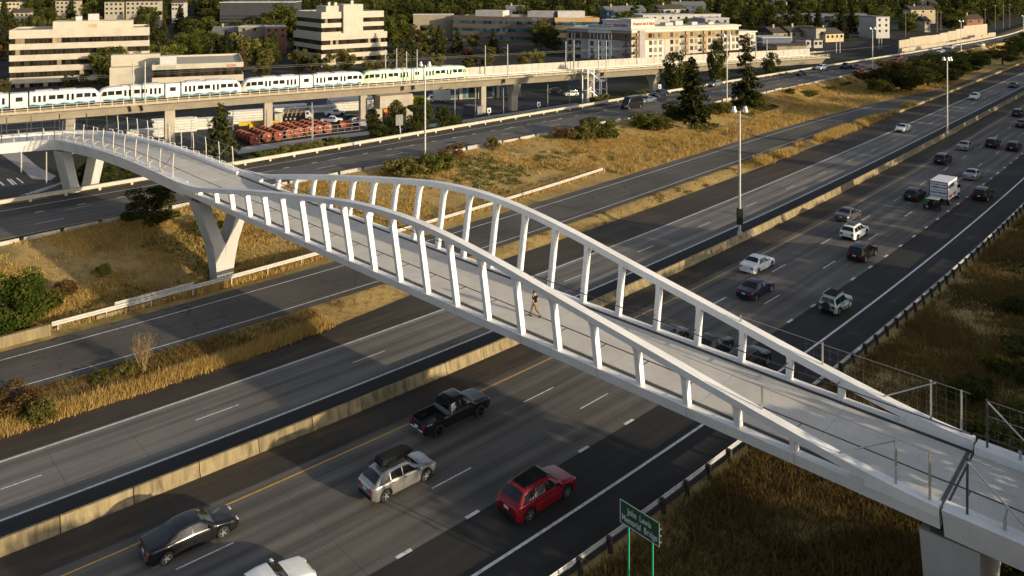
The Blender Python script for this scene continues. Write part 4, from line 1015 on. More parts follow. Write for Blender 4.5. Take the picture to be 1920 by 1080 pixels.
# near shrubs: smaller leaves
proto_broad('shrub', 'dark', 3.4, 1.9, .2, 9000, .08, 30, 12)
proto_broad('shrub_fresh', 'fresh', 3.4, 1.9, .2, 9000, .08, 34, 17)
proto_broad('bush', 'olive', 2.0, 1.5, .1, 3600, .095, 22, 13)
proto_broad('bush_fresh', 'green', 1.7, 1.4, .1, 3200, .09, 20, 14)
proto_broad('bush_rust', 'rust', 2.2, 1.5, .2, 3000, .085, 22, 15)
proto_broad('ivy', 'dark', 1.2, 2.4, .0, 5200, .10, 34, 16)
TN = {'maple': 'maple_tree', 'maple2': 'maple_tree', 'olive': 'street_tree', 'olive2': 'street_tree', 'rust': 'plum_tree', 'dark': 'dense_tree', 'poplar': 'poplar_tree', 'fir': 'fir_tree', 'fir2': 'fir_tree',
      'spruce': 'spruce_tree', 'pine': 'pine_tree', 'shrub': 'shrub', 'shrub_fresh': 'shrub', 'bush': 'bush', 'bush_fresh': 'bush', 'bush_rust': 'bush', 'ivy': 'ivy_clump'}
def plant(key, X, Y, h, label, cat='tree', group=None, z=None, wide=1., parts=True):
    cr, tr, h0 = TREES[key]; s = h / h0; zz = gz(X, Y) if z is None else z
    root = thing(TN[key], label, cat, (X, Y, zz - .03), RND.uniform(0, 2 * pi), group)
    root.scale = (s * wide * RND.uniform(.92, 1.08), s * wide * RND.uniform(.92, 1.08), s)
    link('crown' if cat == 'tree' else 'foliage', cr, root); link('trunk' if cat == 'tree' else 'stem', tr, root)
    return root
def plant_px(key, x, y, ytop, label, h_ground=None, **kw):
    """a plant whose foot and top were surveyed in the photograph"""
    z = h_ground
    if z is None:
        z = 0.
        for _ in range(25): X, Y = at(x, y, z); z = .5 * z + .5 * gz(X, Y)
    X, Y = at(x, y, z); return plant(key, X, Y, max(.5, (y - ytop) * Y / 1500), label, z=z, **kw)
# ---- dry grass
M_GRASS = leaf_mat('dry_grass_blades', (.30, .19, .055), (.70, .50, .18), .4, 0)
M_GRASS2 = leaf_mat('dark_grass_blades', (.085, .060, .022), (.25, .168, .058), .35, 0)  # darker olive brown dry grass, for the strip and the right slope
M_WEED = leaf_mat('green_weeds', (.03, .05, .012), (.11, .13, .03), .3, 0)
def grass(name, B0f, B1f, a0, a1, n, hmin, hmax, mat, blades=5, wdt=.035, density=None, lean=.3, seed=1, spread=.22, avoid=None):
    rng = np.random.default_rng(seed); A = rng.uniform(a0, a1, n * 3); T = rng.uniform(0, 1, n * 3)
    B = B0f(A) * (1 - T) + B1f(A) * T; X, Y = ab2w(A, B)
    keep = np.ones(len(A), bool)
    vis = (np.abs(X) < .70 * Y + 3) & (Y > 24); keep &= vis
    if density is not None: keep &= rng.uniform(0, 1, len(A)) < density(A, B, X, Y)
    X, Y = X[keep][:n], Y[keep][:n]; m_ = len(X)
    if m_ == 0: return
    Z = ground_z(X, Y); k = m_ * blades
    px_ = np.repeat(X, blades) + rng.normal(0, spread, k); py_ = np.repeat(Y, blades) + rng.normal(0, spread, k); pz_ = np.repeat(Z, blades) - .02
    hh = rng.uniform(hmin, hmax, m_).repeat(blades) * rng.uniform(.55, 1.15, k); an = rng.uniform(0, 2 * pi, k); ww = wdt * rng.uniform(.6, 1.5, k)
    lx = rng.normal(.06, lean, k) * hh; ly = rng.normal(0, lean, k) * hh
    dx, dy = np.cos(an) * ww, np.sin(an) * ww
    V = np.stack([np.stack([px_ - dx, py_ - dy, pz_], 1), np.stack([px_ + dx, py_ + dy, pz_], 1), np.stack([px_ + lx, py_ + ly, pz_ + hh], 1)], 1).reshape(-1, 3)
    F = np.arange(3 * k).reshape(k, 3)
    t = np.clip(np.repeat(rng.uniform(0, 1, m_), blades) * .7 + rng.uniform(0, .4, k), 0, 1)
    o = link(name, np_mesh(name, V, F, mat, tint=t)); tag(o, kind='stuff'); return o
def vnoise(X, Y, s, seed):
    """smooth value noise in 0..1"""
    rng = np.random.default_rng(seed); G = rng.uniform(0, 1, (64, 64)); x = X * s + 500; y = Y * s + 500
    i, j = np.floor(x).astype(int), np.floor(y).astype(int); u, v = x - i, y - j; u = u * u * (3 - 2 * u); v = v * v * (3 - 2 * v)
    g = lambda p, q: G[p % 64, q % 64]
    return (g(i, j) * (1 - u) + g(i + 1, j) * u) * (1 - v) + (g(i, j + 1) * (1 - u) + g(i + 1, j + 1) * u) * v
dens_bank = lambda A, B, X, Y: np.clip(.03 + .45 * (A < 58) + 1.7 * (vnoise(X, Y, .16, 3) - .38) + .9 * (vnoise(X, Y, .7, 4) - .5), .02, 1) * np.clip(90 / Y, .25, 1)
grass('dry_grass', lambda a: LGR(a) + .5, lambda a: LUN(a) - .5, -5, 290, 70000, .16, .52, M_GRASS, 5, .036, dens_bank, .6, 21)
fringe = lambda A, B, X, Y: np.clip(.25 + 1.6 * (vnoise(X, Y, .5, 7) - .25), 0, 1)
grass('tall_dry_grass', lambda a: np.maximum(rampL(a) + .3, np.where(a > 95, rampL(a) + .2, LGR(a) + .2)), lambda a: np.maximum(rampL(a) + 1.6, LGR(a) + 1.6), 20, 260, 11000, .5, .95, M_GRASS, 6, .04, fringe, .22, 22)
strip_d = lambda A, B, X, Y: np.where(A < 36, np.clip(.5 + 1.4 * (vnoise(X, Y, .35, 9) - .3), 0, 1), np.where(A < 112, .012 + .25 * (vnoise(X, Y, .6, 12) > .80), np.clip(1.5 * (vnoise(X, Y, .22, 41) - .35), 0, .5)))
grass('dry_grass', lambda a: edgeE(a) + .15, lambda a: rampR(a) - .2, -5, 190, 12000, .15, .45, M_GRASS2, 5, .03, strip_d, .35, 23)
grass('tall_dry_grass', lambda a: edgeE(a) + .1, lambda a: edgeE(a) + 1.6, -5, 36, 3600, .3, .75, M_GRASS, 7, .028, None, .25, 24, .2)
grass('tall_dry_grass', lambda a: edgeE(a) + .1, lambda a: edgeE(a) + 2.2, 118, 200, 3600, .4, .9, M_GRASS, 6, .045, lambda A, B, X, Y: np.clip(2.2 * (vnoise(X, Y, .22, 41) - .42), 0, 1), .2, 25)
right_d = lambda A, B, X, Y: np.clip(.35 + 1.2 * (vnoise(X, Y, .25, 14) - .35), .08, 1)
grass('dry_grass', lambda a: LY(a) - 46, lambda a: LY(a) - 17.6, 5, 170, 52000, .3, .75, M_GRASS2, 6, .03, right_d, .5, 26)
grass('green_weeds', lambda a: LGR(a) + 3, lambda a: LUN(a) - 3, 0, 240, 9000, .12, .35, M_WEED, 6, .07, lambda A, B, X, Y: (vnoise(X, Y, .16, 31) + .4 * vnoise(X, Y, .8, 32) > .84) * .8, .7, 27)
grass('green_weeds', lambda a: LUF(a) + 1.0, lambda a: LUF(a) + 7.5, 20, 260, 9000, .2, .6, M_WEED, 6, .08, lambda A, B, X, Y: .25 + .75 * (vnoise(X, Y, .12, 33) > .45), .6, 28)
grass('green_weeds', lambda a: LY(a) - 44, lambda a: LY(a) - 19, 5, 150, 9000, .2, .5, leaf_mat('dull_weeds', (.025, .032, .010), (.075, .075, .022), .3, 0), 6, .045, lambda A, B, X, Y: np.clip(2.5 * (vnoise(X, Y, .13, 51) - .42), 0, 1), .7, 29)
# ---- shrubs and trees one can point at
GB = 'bushes scattered on the dry bank'
plant_px('shrub', 283, 425, 352, 'dark round shrub at the top of the bank beside the V shaped pier', cat='shrub', wide=1.15)
plant_px('bush_fresh', 395, 440, 405, 'yellow green bush partly hidden between the legs of the pier', cat='bush')
plant_px('shrub_fresh', 8, 628, 512, 'tall bright green shrub at the left edge above the low wall', cat='shrub', wide=.9)
plant_px('bush_fresh', 52, 600, 540, 'lighter green shrub leaning over the low wall', cat='shrub')
plant_px('bush_rust', 120, 560, 522, 'brownish scrub in shadow on the bank near the left edge', cat='bush', wide=.9)
plant_px('bush', 190, 520, 494, 'small dark scrub midway up the shaded bank', cat='bush', wide=.8)
plant_px('bush', 755, 335, 300, 'low green bush by the barrier just left of the tall light pole', cat='bush', wide=1.4)
plant_px('bush_fresh', 790, 325, 290, 'yellowish green bush at the foot of the tall light pole', cat='bush', wide=1.3)
plant_px('bush_fresh', 828, 318, 286, 'leafy bush between the light pole and the brown shrub', cat='bush')
plant_px('bush_rust', 848, 303, 270, 'round brown shrub to the right of the tall light pole', cat='bush', wide=1.1)
plant_px('bush', 924, 281, 256, 'spiky green broom bush standing against the roadside barriers', cat='bush', wide=.7)
for x, y, yt, k, l in ((1060, 262, 236, 'bush_rust', 'brown and green scrub on the bank crest'), (1095, 262, 230, 'bush', 'broad green scrub near the bank crest'), (1125, 258, 222, 'bush_fresh', 'tall fresh green weed on the bank crest'),
                       (1140, 254, 238, 'bush', 'low green scrub right of the tall weed'), (1210, 240, 212, 'bush_fresh', 'yellow green bush near the roadside below the dark van'), (1235, 244, 218, 'bush', 'dark bush left of the conifer on the bank'),
                       (1275, 226, 194, 'bush_fresh', 'pale green bush just left of the leaning conifer trunk'), (1350, 214, 190, 'bush', 'low green bush right of the leaning conifer'), (1385, 208, 188, 'bush', 'green bush behind the double lamp heads'),
                       (1420, 200, 180, 'bush', 'dark bush below the scraggly conifer'), (1480, 176, 166, 'bush_fresh', 'tiny bush by the roadside barriers farther right')):
    plant_px(k, x, y, yt, l, cat='bush', wide=1.25)
plant_px('bush', 78, 790, 745, 'dark green thistle bush in the grass strip at the left edge', cat='bush', wide=.9)
plant_px('bush_rust', 30, 770, 725, 'dead brown scrub in the grass strip at the far left', cat='bush', wide=1.5)
plant_px('bush', 240, 705, 680, 'low green bush at the foot of the bare sapling', cat='bush', wide=1.2)
plant_px('bush_fresh', 185, 715, 695, 'small fresh weed in the grass strip left of the sapling', cat='bush')
def bare_sapling():
    X, Y = at(268, 700, .2); root = thing('sapling', 'bare straw coloured sapling standing alone in the grass strip', 'sapling', (X, Y, gz(X, Y))); rng = np.random.default_rng(5); b = MB()
    for i in range(46):
        an = rng.uniform(0, 2 * pi); l = rng.uniform(.25, .95); p0 = (rng.normal(0, .12), rng.normal(0, .12), 0); hgt = rng.uniform(1.6, 3.0)
        mid = (cos(an) * l * .5, sin(an) * l * .5, hgt * .5); e = (cos(an) * l, sin(an) * l, hgt)
        b.tube(p0, mid, .025, .016, 3, caps=False).tube(mid, e, .016, .006, 3, caps=False)
        for k in range(3):
            f = rng.uniform(.4, .95); q = Vector(mid).lerp(Vector(e), f); b.tube(q, q + Vector((rng.normal(0, .15), rng.normal(0, .15), rng.uniform(.2, .5))), .010, .004, 3, caps=False)
    b.build('stem', plain('dry_twigs', (.25, .17, .075), .9, 0, .2), root)
    P = rng.normal(0, 1, (500, 3)) * [.38, .38, .7] + [0, 0, 1.7]; P[:, 2] = np.abs(P[:, 2]); V, F = quads(P, .045, rng)
    link('dry_leaves', np_mesh('dry_leaves', V, F, M_LEAF['straw'], tint=rng.uniform(0, 1, 500)), root)
bare_sapling()
# conifers by the upper carriageway
plant_px('spruce', 413, 300, 190, 'conifer behind the upper carriageway rail beside the cable drums', wide=1.15, h_ground=1.6)
plant_px('fir', 1298, 232, 103, 'tall dark conifer leaning over the upper carriageway shoulder', wide=1.25, h_ground=2.2)
plant_px('dark', 1265, 190, 100, 'broad dark evergreen behind the upper carriageway', wide=.75, h_ground=-1.)
plant_px('pine', 1398, 205, 70, 'scraggly open conifer beside the distant lamp post', wide=1.05, h_ground=2.2)
plant_px('dark', 1345, 180, 80, 'dense dark evergreen in front of the hotel', wide=.55, h_ground=-1.5)
plant_px('dark', 1448, 160, 100, 'small dark evergreen beside the elevated track end', wide=.8, h_ground=-1.)
for x, y, yt, k, w_, l in ((700, 250, 205, 'dark', .9, 'dark bushy tree just right of the viaduct column'), (742, 255, 190, 'dark', .8, 'dark tree with pointed top hiding the yellow wall'), (790, 252, 186, 'dark', 1.0, 'dark tree behind the tall light pole'),
                          (830, 246, 200, 'dark', .9, 'dark tree left of the parked grey trailer'), (720, 262, 225, 'shrub', 1.4, 'low dark hedge bush by the leaning road sign'), (770, 258, 226, 'shrub', 1.4, 'low dark hedge bush below the pointed tree'),
                          (850, 240, 214, 'shrub', 1.3, 'green bush at the right end of the dark tree clump')):
    plant_px(k, x, y, yt, l, wide=w_, h_ground=1.2, cat='tree' if k == 'dark' else 'bush')
for i, (x, y, yt) in enumerate(((130, 352, 312), (165, 350, 305), (205, 342, 298), (240, 336, 300))):
    plant_px('dark', x, y + 6, yt, ('dark bush between the legs of the farther pier', 'dark bush framed by the farther pier', 'dark bush right of the farther pier', 'dark bush below the approach span')[i], wide=.9, h_ground=1.5, cat='bush')
# clumps between the two carriageways at the right
GM = 'dark trees between the upper and lower carriageways'
for i, (x, y, yt, k) in enumerate(((1640, 166, 130, 'rust'), (1668, 165, 112, 'rust'), (1690, 168, 122, 'shrub'), (1715, 160, 118, 'shrub'), (1740, 158, 108, 'shrub'), (1762, 152, 100, 'shrub'), (1785, 142, 104, 'shrub'), (1805, 134, 98, 'shrub'), (1825, 128, 96, 'shrub'), (1850, 120, 92, 'olive'), (1880, 118, 84, 'shrub'), (1905, 110, 70, 'dark'), (1925, 104, 62, 'dark'), (1612, 150, 134, 'bush'), (1655, 172, 148, 'bush'), (1700, 172, 146, 'dark'), (1755, 100, 92, 'dark'), (1915, 84, 66, 'dark'))):
    plant_px(k, x, y, yt, 'dark tree in the thicket between the upper and lower carriageways', wide=1.55, group=GM, h_ground=1.0, cat='tree')
# ivy and brush on the shaded slope at the right
GI = 'ivy clumps on the shaded slope'
for i in range(34):
    a = RND.uniform(42, 108); d = RND.uniform(23.0, 36) + (a - 40) * .02; X, Y = ab2w(a, float(LY(a)) - d)
    if X / Y < .56 + .0 * a: continue
    plant('ivy', X, Y, RND.uniform(.7, 1.4), 'dark ivy clump on the shaded slope beyond the right guardrail', 'ivy', GI, wide=RND.uniform(.8, 1.2))
for x, y, yt, l in ((1880, 1075, 1030, 'pale leafy bush under the approach span'), (1910, 1085, 1040, 'leafy bush at the lower right corner under the bridge')):
    plant_px('bush_fresh', x, y, yt, l, cat='bush')
# ------------------------------------------------------------------ elevated railway, trains
VZ = 2.6
LV = Line(survey([(0,215),(175,200),(480,178),(730,161),(870,150),(960,145),(1100,136),(1230,127),(1330,120),(1450,113),(1545,108)], VZ), 3)
M_VIA = streaky('viaduct_concrete', (.36, .315, .235), (.65, .6, .55), .35, .85); M_VIAC = streaky('column_concrete', (.38, .34, .27), (.6, .56, .5), .35, .85)
M_RAILW = plain('track_ballast', (.13, .085, .05), .95, 0, .3, 2); M_EDGE = plain('platform_edge_yellow', (.60, .42, .06), .7)
M_PANEL = streaky('noise_panel', (.50, .47, .40), (.75, .7, .65), .3, .8, rnd=.05)
def a_on(L, x, d=0., lo=-60, hi=420):
    """where the line L (+d) passes photo column x"""
    A = np.arange(lo, hi, .1); X, Y = ab2w(A, L(A) + d); c = np.where(Y > 5, 960 + 1500 * X / np.maximum(Y, 5), 1e9); return float(A[np.argmin(np.abs(c - x))])
def lpt(L, a, d, z, base=(0, 0, 0)):
    X, Y = ab2w(a, float(L(a)) + d); return (X - base[0], Y - base[1], z - base[2])
def lsweep(L, A, prof, base): return MB().loft([[lpt(L, a, d, z, base) for d, z in prof] for a in A])
a_end = a_on(LV, 1560)
org = lpt(LV, 60, 0, -7)
via = thing('rail_viaduct', 'long cream concrete elevated railway with walkway railing along its edge', 'viaduct', org)
AV = np.arange(-10, a_end, 4.)
lsweep(LV, AV, [(0, VZ), (9.2, VZ), (9.2, VZ - .35), (7.2, VZ - .45), (6.2, VZ - 2.45), (3.0, VZ - 2.45), (1.6, VZ - .45), (0, VZ - .35)][::-1], org).build('box_girder', M_VIA, via)
lsweep(LV, AV, [(1.5, VZ + .02), (8.0, VZ + .02), (7.8, VZ + .22), (1.7, VZ + .22)][::-1], org).build('track_bed', M_RAILW, via)
lsweep(LV, AV, [(.75, VZ + .002), (1.45, VZ + .002), (1.45, VZ + .10), (.75, VZ + .10)][::-1], org).build('edge_strip', M_EDGE, via)
lsweep(LV, AV, [(.0, VZ + .004), (.7, VZ + .004), (.7, VZ + .06), (.0, VZ + .06)][::-1], org).build('walkway', M_PANEL, via)
for d in (1.95, 3.4, 5.6, 7.05): lsweep(LV, AV, [(d, VZ + .22), (d + .08, VZ + .22), (d + .08, VZ + .36), (d, VZ + .36)][::-1], org).build('rail', M_STEEL, via)
for z in (.55, 1.05): MB().poly([lpt(LV, a, .08, VZ + z, org) for a in AV], .035, 4).build('hand_rail', M_CREAMP, via)
pm = MB().box(-.06, .06, -.06, .06, -.1, 1.15).mesh('railing_post', M_CREAMP)
for a in np.arange(0, a_end - 2, 2.2): link('railing_post', pm, via, lpt(LV, a, .06, VZ, org), heading(LV, a))
# columns, each a part of the viaduct it carries
def column(x, hammer=False, wide=1.6):
    a = a_on(LV, x, 4.6); zb = gz(*lpt(LV, a, 4.6, 0)[:2]) - .4; p = lpt(LV, a, 4.6, 0, org); h = heading(LV, a); zt = VZ - 2.47 - org[2]; zb -= org[2]
    b = MB()
    if hammer: b.loft([[(-wide / 2, -1.0, zb), (wide / 2, -1.0, zb), (wide / 2, 1.0, zb), (-wide / 2, 1.0, zb)], [(-wide / 2, -1.1, zt - 3.2), (wide / 2, -1.1, zt - 3.2), (wide / 2, 1.1, zt - 3.2), (-wide / 2, 1.1, zt - 3.2)],
                       [(-wide / 2, -2.4, zt - 1.0), (wide / 2, -2.4, zt - 1.0), (wide / 2, 2.4, zt - 1.0), (-wide / 2, 2.4, zt - 1.0)], [(-wide / 2, -2.9, zt), (wide / 2, -2.9, zt), (wide / 2, 2.9, zt), (-wide / 2, 2.9, zt)]])
    else: b.loft([[(-wide / 2, -.8, z), (wide / 2 - .25, -.8, z), (wide / 2, -.55, z), (wide / 2, .8, z), (-wide / 2, .8, z)] for z in (zb, zt)])
    b.build('column', M_VIAC, via, (p[0], p[1], 0), h)
for x, hm, wd in ((131, True, 1.8), (318, False, 2.2), (502, False, 2.0), (681, False, 1.9), (905, False, 1.6), (962, True, 2.0), (1100, True, 2.0), (1225, True, 2.0), (1340, False, 1.8), (1440, False, 1.8)): column(x, hm, wd)
# pointed brackets below the masts and the straddle block by the yellow wall
M_CAT = plain('mast_grey', (.50, .49, .47), .5, .3, .1, 3)
def mast(x, d, h, lab):
    a = a_on(LV, x, d); p = lpt(LV, a, d, VZ + .0); root = thing('catenary_mast', lab, 'mast', p, heading(LV, a), 'overhead wire masts along the elevated railway')
    MB().tube((0, 0, 0), (0, 0, h), .17, .12, 8).build('pole', M_CAT, root); MB().beam((0, 0, h - 1.2), (0, 2.6 if d < 4 else -2.6, h - .9), .07, .07).beam((0, 0, h - 2.4), (0, 2.4 if d < 4 else -2.4, h - 1.9), .06, .06).build('bracket_arm', M_CAT, root)
    if d < 1: MB().loft([[(-.7, .0, -.1), (.7, .0, -.1), (.7, 1.6, -.1), (-.7, 1.6, -.1)], [(-.12, 1.2, -1.9), (.12, 1.2, -1.9), (.12, 1.6, -1.9), (-.12, 1.6, -1.9)]]).build('bracket', M_VIA, root)
    return root
for x, d, h, lab in ((250, .3, 9.5, 'grey overhead wire mast left of the twin one, before the low white office'), (272, .3, 9.2, 'grey overhead wire mast right of its twin, in front of the second train car'), (723, 8.8, 8.5, 'grey mast rising behind the third train car'), (744, 8.8, 8.7, 'grey mast behind the gap before the green train car'),
                     (762, .3, 8.6, 'grey mast in front of the green train car'), (782, .3, 9., 'second grey mast in front of the green train car'), (910, 8.8, 8.4, 'grey mast beyond the end of the green train'), (952, .3, 9.2, 'grey mast above the wide pier head'),
                     (1061, 8.8, 8.6, 'grey mast against the grey hotel wall, leftmost of two'), (1076, 8.8, 8.8, 'grey mast against the grey hotel wall, rightmost of two'), (1122, .3, 9., 'grey mast beside the white stair tower'), (1137, .3, 9., 'grey mast just right of the white stair tower'),
                     (1247, .3, 9.2, 'grey mast in front of the pale hotel wing'), (1278, 8.8, 8., 'slim mast against the middle of the pale hotel wing'), (1407, 8.8, 7.6, 'slim mast at the right end of the hotel'), (1417, 8.8, 7.8, 'slim mast just beyond the hotel end'), (1438, .3, 7., 'thick pale mast beside the small evergreen')):
    mast(x, d, h, lab)
for d in (2.6, 6.3):
    o = MB().poly([lpt(LV, a, d, VZ + 6.0 + .0) for a in np.arange(-8, a_end - 4, 6.)], .022, 4).build('overhead_wire', M_DARKST); tag(o, 'thin overhead wire above the near track' if d < 4 else 'thin overhead wire above the far track', 'wire')
# noise wall on the far edge
nwo = lpt(LV, a_on(LV, 866, 9), 9, VZ); nw = thing('noise_wall', 'long pale panelled noise wall along the far edge of the railway', 'wall', nwo)
a = a_on(LV, 866, 9)
while a < a_end:
    p0, p1 = lpt(LV, a + .03, 9, VZ, nwo), lpt(LV, a + 2.4, 9, VZ, nwo); hz_ = 2.35 + RND.uniform(-.03, .03)
    MB().beam((p0[0], p0[1], hz_ / 2 - .0), (p1[0], p1[1], hz_ / 2), .14, hz_).build('panel', M_PANEL, nw); a += 2.44
# trains
M_LRW = streaky('train_white', (.58, .58, .56), (.85, .82, .78), .2, .35); M_LRG = streaky('train_pale_green', (.50, .66, .42), (.85, .85, .8), .25, .35); M_LRG2 = plain('train_green_art', (.30, .50, .22), .4)
M_NAVY = plain('train_navy', (.03, .045, .10), .4); M_TEAL = plain('train_teal', (.16, .48, .46), .4); M_TWIN = glassy('train_window', (.02, .022, .025), .05, .3); M_TROOF = plain('train_roof', (.33, .33, .33), .7)
def train_meshes(green):
    col = M_LRG if green else M_LRW; out = {}
    def end_section():
        b = MB(); rings = []
        for x, w_, zl, zt in ((0, 1.31, .35, 3.55), (9.8, 1.31, .35, 3.55), (11.2, 1.29, .35, 3.52), (12.2, 1.2, .38, 3.3), (12.9, 1.05, .45, 2.7), (13.35, .85, .55, 1.7), (13.5, .7, .7, 1.2)):
            rings.append([(x, -w_, zl), (x, -w_, zt - .45), (x, -w_ * .9, zt - .12), (x, -w_ * .6, zt), (x, w_ * .6, zt), (x, w_ * .9, zt - .12), (x, w_, zt - .45), (x, w_, zl)][::-1])
        b.loft(rings); return b.mesh('end_section', col, 40)
    out['end'] = end_section()
    out['mid'] = MB().loft([[(x, -1.31, .35), (x, -1.31, 3.1), (x, -1.18, 3.43), (x, 1.18, 3.43), (x, 1.31, 3.1), (x, 1.31, .35)][::-1] for x in (-1.55, 1.55)]).mesh('middle_section', col, 40)
    out['bel'] = MB().box(-.35, .35, -1.2, 1.2, .5, 3.35).mesh('bellows', M_TRIM)
    out['win'] = MB().box(-.62, .62, -.02, .02, -.45, .45).mesh('window', M_TWIN); out['door'] = MB().box(-.24, .24, -.02, .02, -.85, .5).mesh('door_window', M_TWIN); out['cab'] = MB().loft([[(-.45, y, -.5), (.55, y, -.5), (.25, y, .45), (-.45, y, .45)][::(1 if y < 0 else 1)] for y in (-.02, .02)]).mesh('cab_window', M_TWIN)
    wv = MB(); n = 26
    top = [(.98 + .16 * sin(k * 1.05) * (1 if k % 2 else .6)) for k in range(n + 1)]
    for k in range(n):
        x0, x1 = 12.2 * k / n, 12.2 * (k + 1) / n
        wv.add([(x0, -1.325, .36), (x1, -1.325, .36), (x1, -1.325, top[k + 1] - .22), (x0, -1.325, top[k] - .22)], [(0, 1, 2, 3)], 0); wv.add([(x0, -1.325, top[k] - .22), (x1, -1.325, top[k + 1] - .22), (x1, -1.325, top[k + 1]), (x0, -1.325, top[k])], [(0, 1, 2, 3)], 1)
    out['wave'] = wv.mesh('wave_livery', [M_NAVY if not green else M_LRW, M_TEAL if not green else M_LRG2])
    art = MB()
    if green:
        for k in range(4):
            x = 1.2 + k * 2.9; art.add([(x, -1.326, 1.1), (x + .5, -1.326, 1.1), (x + 2.0, -1.326, 3.0), (x + 1.5, -1.326, 3.0)], [(0, 1, 2, 3)]); art.add([(x + 2.2, -1.326, 1.1), (x + 2.6, -1.326, 1.1), (x + 1.9, -1.326, 2.9), (x + 1.6, -1.326, 2.9)], [(0, 1, 2, 3)])
        out['art'] = art.mesh('green_artwork', M_LRG2)
    out['roof'] = MB().box(1.0, 4.2, -.8, .8, 3.5, 3.78).box(5.4, 8.6, -.85, .85, 3.5, 3.74).mesh('roof_equipment', M_TROOF); out['under'] = MB().box(-1.5, 12.0, -1.0, 1.0, .0, .4).mesh('bogie_skirt', M_UNDER)
    return out
TM = {False: train_meshes(False), True: train_meshes(True)}
def tram(x0, x1, green, label):
    d = 2.68; a = (a_on(LV, x0, d) + a_on(LV, x1, d)) / 2; p = lpt(LV, a, d, VZ + .36); root = thing('light_rail_car', label, 'train car', p, heading(LV, a), 'light rail cars coupled on the viaduct'); T = TM[green]
    for sg, rz in ((1, 0), (-1, pi)):
        e = link('end_section', T['end'], root, (sg * 1.85, 0, 0), rz); link('bellows', T['bel'], root, (sg * 1.7, 0, 0)); link('bogie_skirt', T['under'], e)
        link('roof_equipment', T['roof'], e)
        for side in (1, -1):
            for x in (.9, 1.8, 2.7, 7.0, 7.9): link('door_window', T['door'], e, (x, side * 1.315, 2.2))
            for x in (4.1, 5.6, 9.2, 10.7): link('window', T['win'], e, (x, side * 1.315, 2.2))
            link('cab_window', T['cab'], e, (12.0, side * 1.26, 2.15), 0 if side < 0 else 0)
        if sg > 0: link('wave_livery', T['wave'], e)
        else:
            o = link('wave_livery', T['wave'], e, (12.2, 0, 0)); o.rotation_euler = (0, 0, pi)
        if green:
            o = link('green_artwork', T['art'], e, (0, 0, 0) if sg > 0 else (12.9, 0, 0)); o.rotation_euler = (0, 0, 0 if sg > 0 else pi)
        MB().loft([[(x, -.9, z), (x, .9, z), (x, .85, z + .05), (x, -.85, z + .05)] for x, z in ((12.4, 3.12), (12.95, 2.55), (13.3, 1.75))]).build('windshield', M_TWIN, e)
    m_ = link('middle_section', T['mid'], root); link('window', T['win'], m_, (0, -1.315, 2.2)); link('window', T['win'], m_, (0, 1.315, 2.2))
tram(-115, 174, False, 'white light rail car with teal wave, cut off by the left edge')
tram(186, 449, False, 'white light rail car with teal wave passing the low white office')
tram(458, 678, False, 'white light rail car with teal wave just left of the green one')
tram(684, 868, True, 'pale green light rail car at the front of the train')
# emergency stair tower
def stair_tower():
    a = a_on(LV, 1117, -3); p = lpt(LV, a, -2.6, 0); zb = gz(p[0], p[1]) - .2; zt = VZ + .3; H_ = zt - zb
    root = thing('stair_tower', 'white steel emergency stair tower standing against the viaduct', 'stair tower', (p[0], p[1], zb), heading(LV, a)); m = plain('white_steel', (.72, .72, .71), .5, .1, .08)
    for x in (-3.4, -1.3, 0.7, 3.2):
        for y in (-1.4, 1.4): MB().box(x - .12, x + .12, y - .12, y + .12, 0, H_ + (1.3 if x < 0 else -3.2 if x > 2 else 0)).build('post', m, root)
    for k in range(4):
        z0 = H_ * k / 4; z1 = H_ * (k + 1) / 4; y = -.75 if k % 2 else .75; x0, x1 = (-2.2, 1.0) if k % 2 == 0 else (1.0, -2.2); b = MB()
        for s in range(8): t = (s + .5) / 8; b.box(lerp(x0, x1, t) - .2, lerp(x0, x1, t) + .2, y - .6, y + .6, lerp(z0, z1, t), lerp(z0, z1, t) + .06)
        b.beam((x0, y - .62, z0 + .1), (x1, y - .62, z1 + .1), .08, .3); b.beam((x0, y - .62, z0 + 1.1), (x1, y - .62, z1 + 1.1), .08, .08); b.build('stair_flight', m, root)
        xl = (0.7, 3.3) if k % 2 == 0 else (-3.5, -2.1); MB().box(xl[0], xl[1], -1.5, 1.5, z1 - .12, z1).box(xl[0], xl[1], -1.5, -1.42, z1 + .45, z1 + .55).box(xl[0], xl[1], -1.5, -1.42, z1 + .95, z1 + 1.05).build('landing', m, root)
    for x in (.7, 3.2): MB().box(x - .1, x + .1, -1.45, 1.45, H_ * .5, H_ * .5 + .2).build('cross_beam', m, root)
stair_tower()
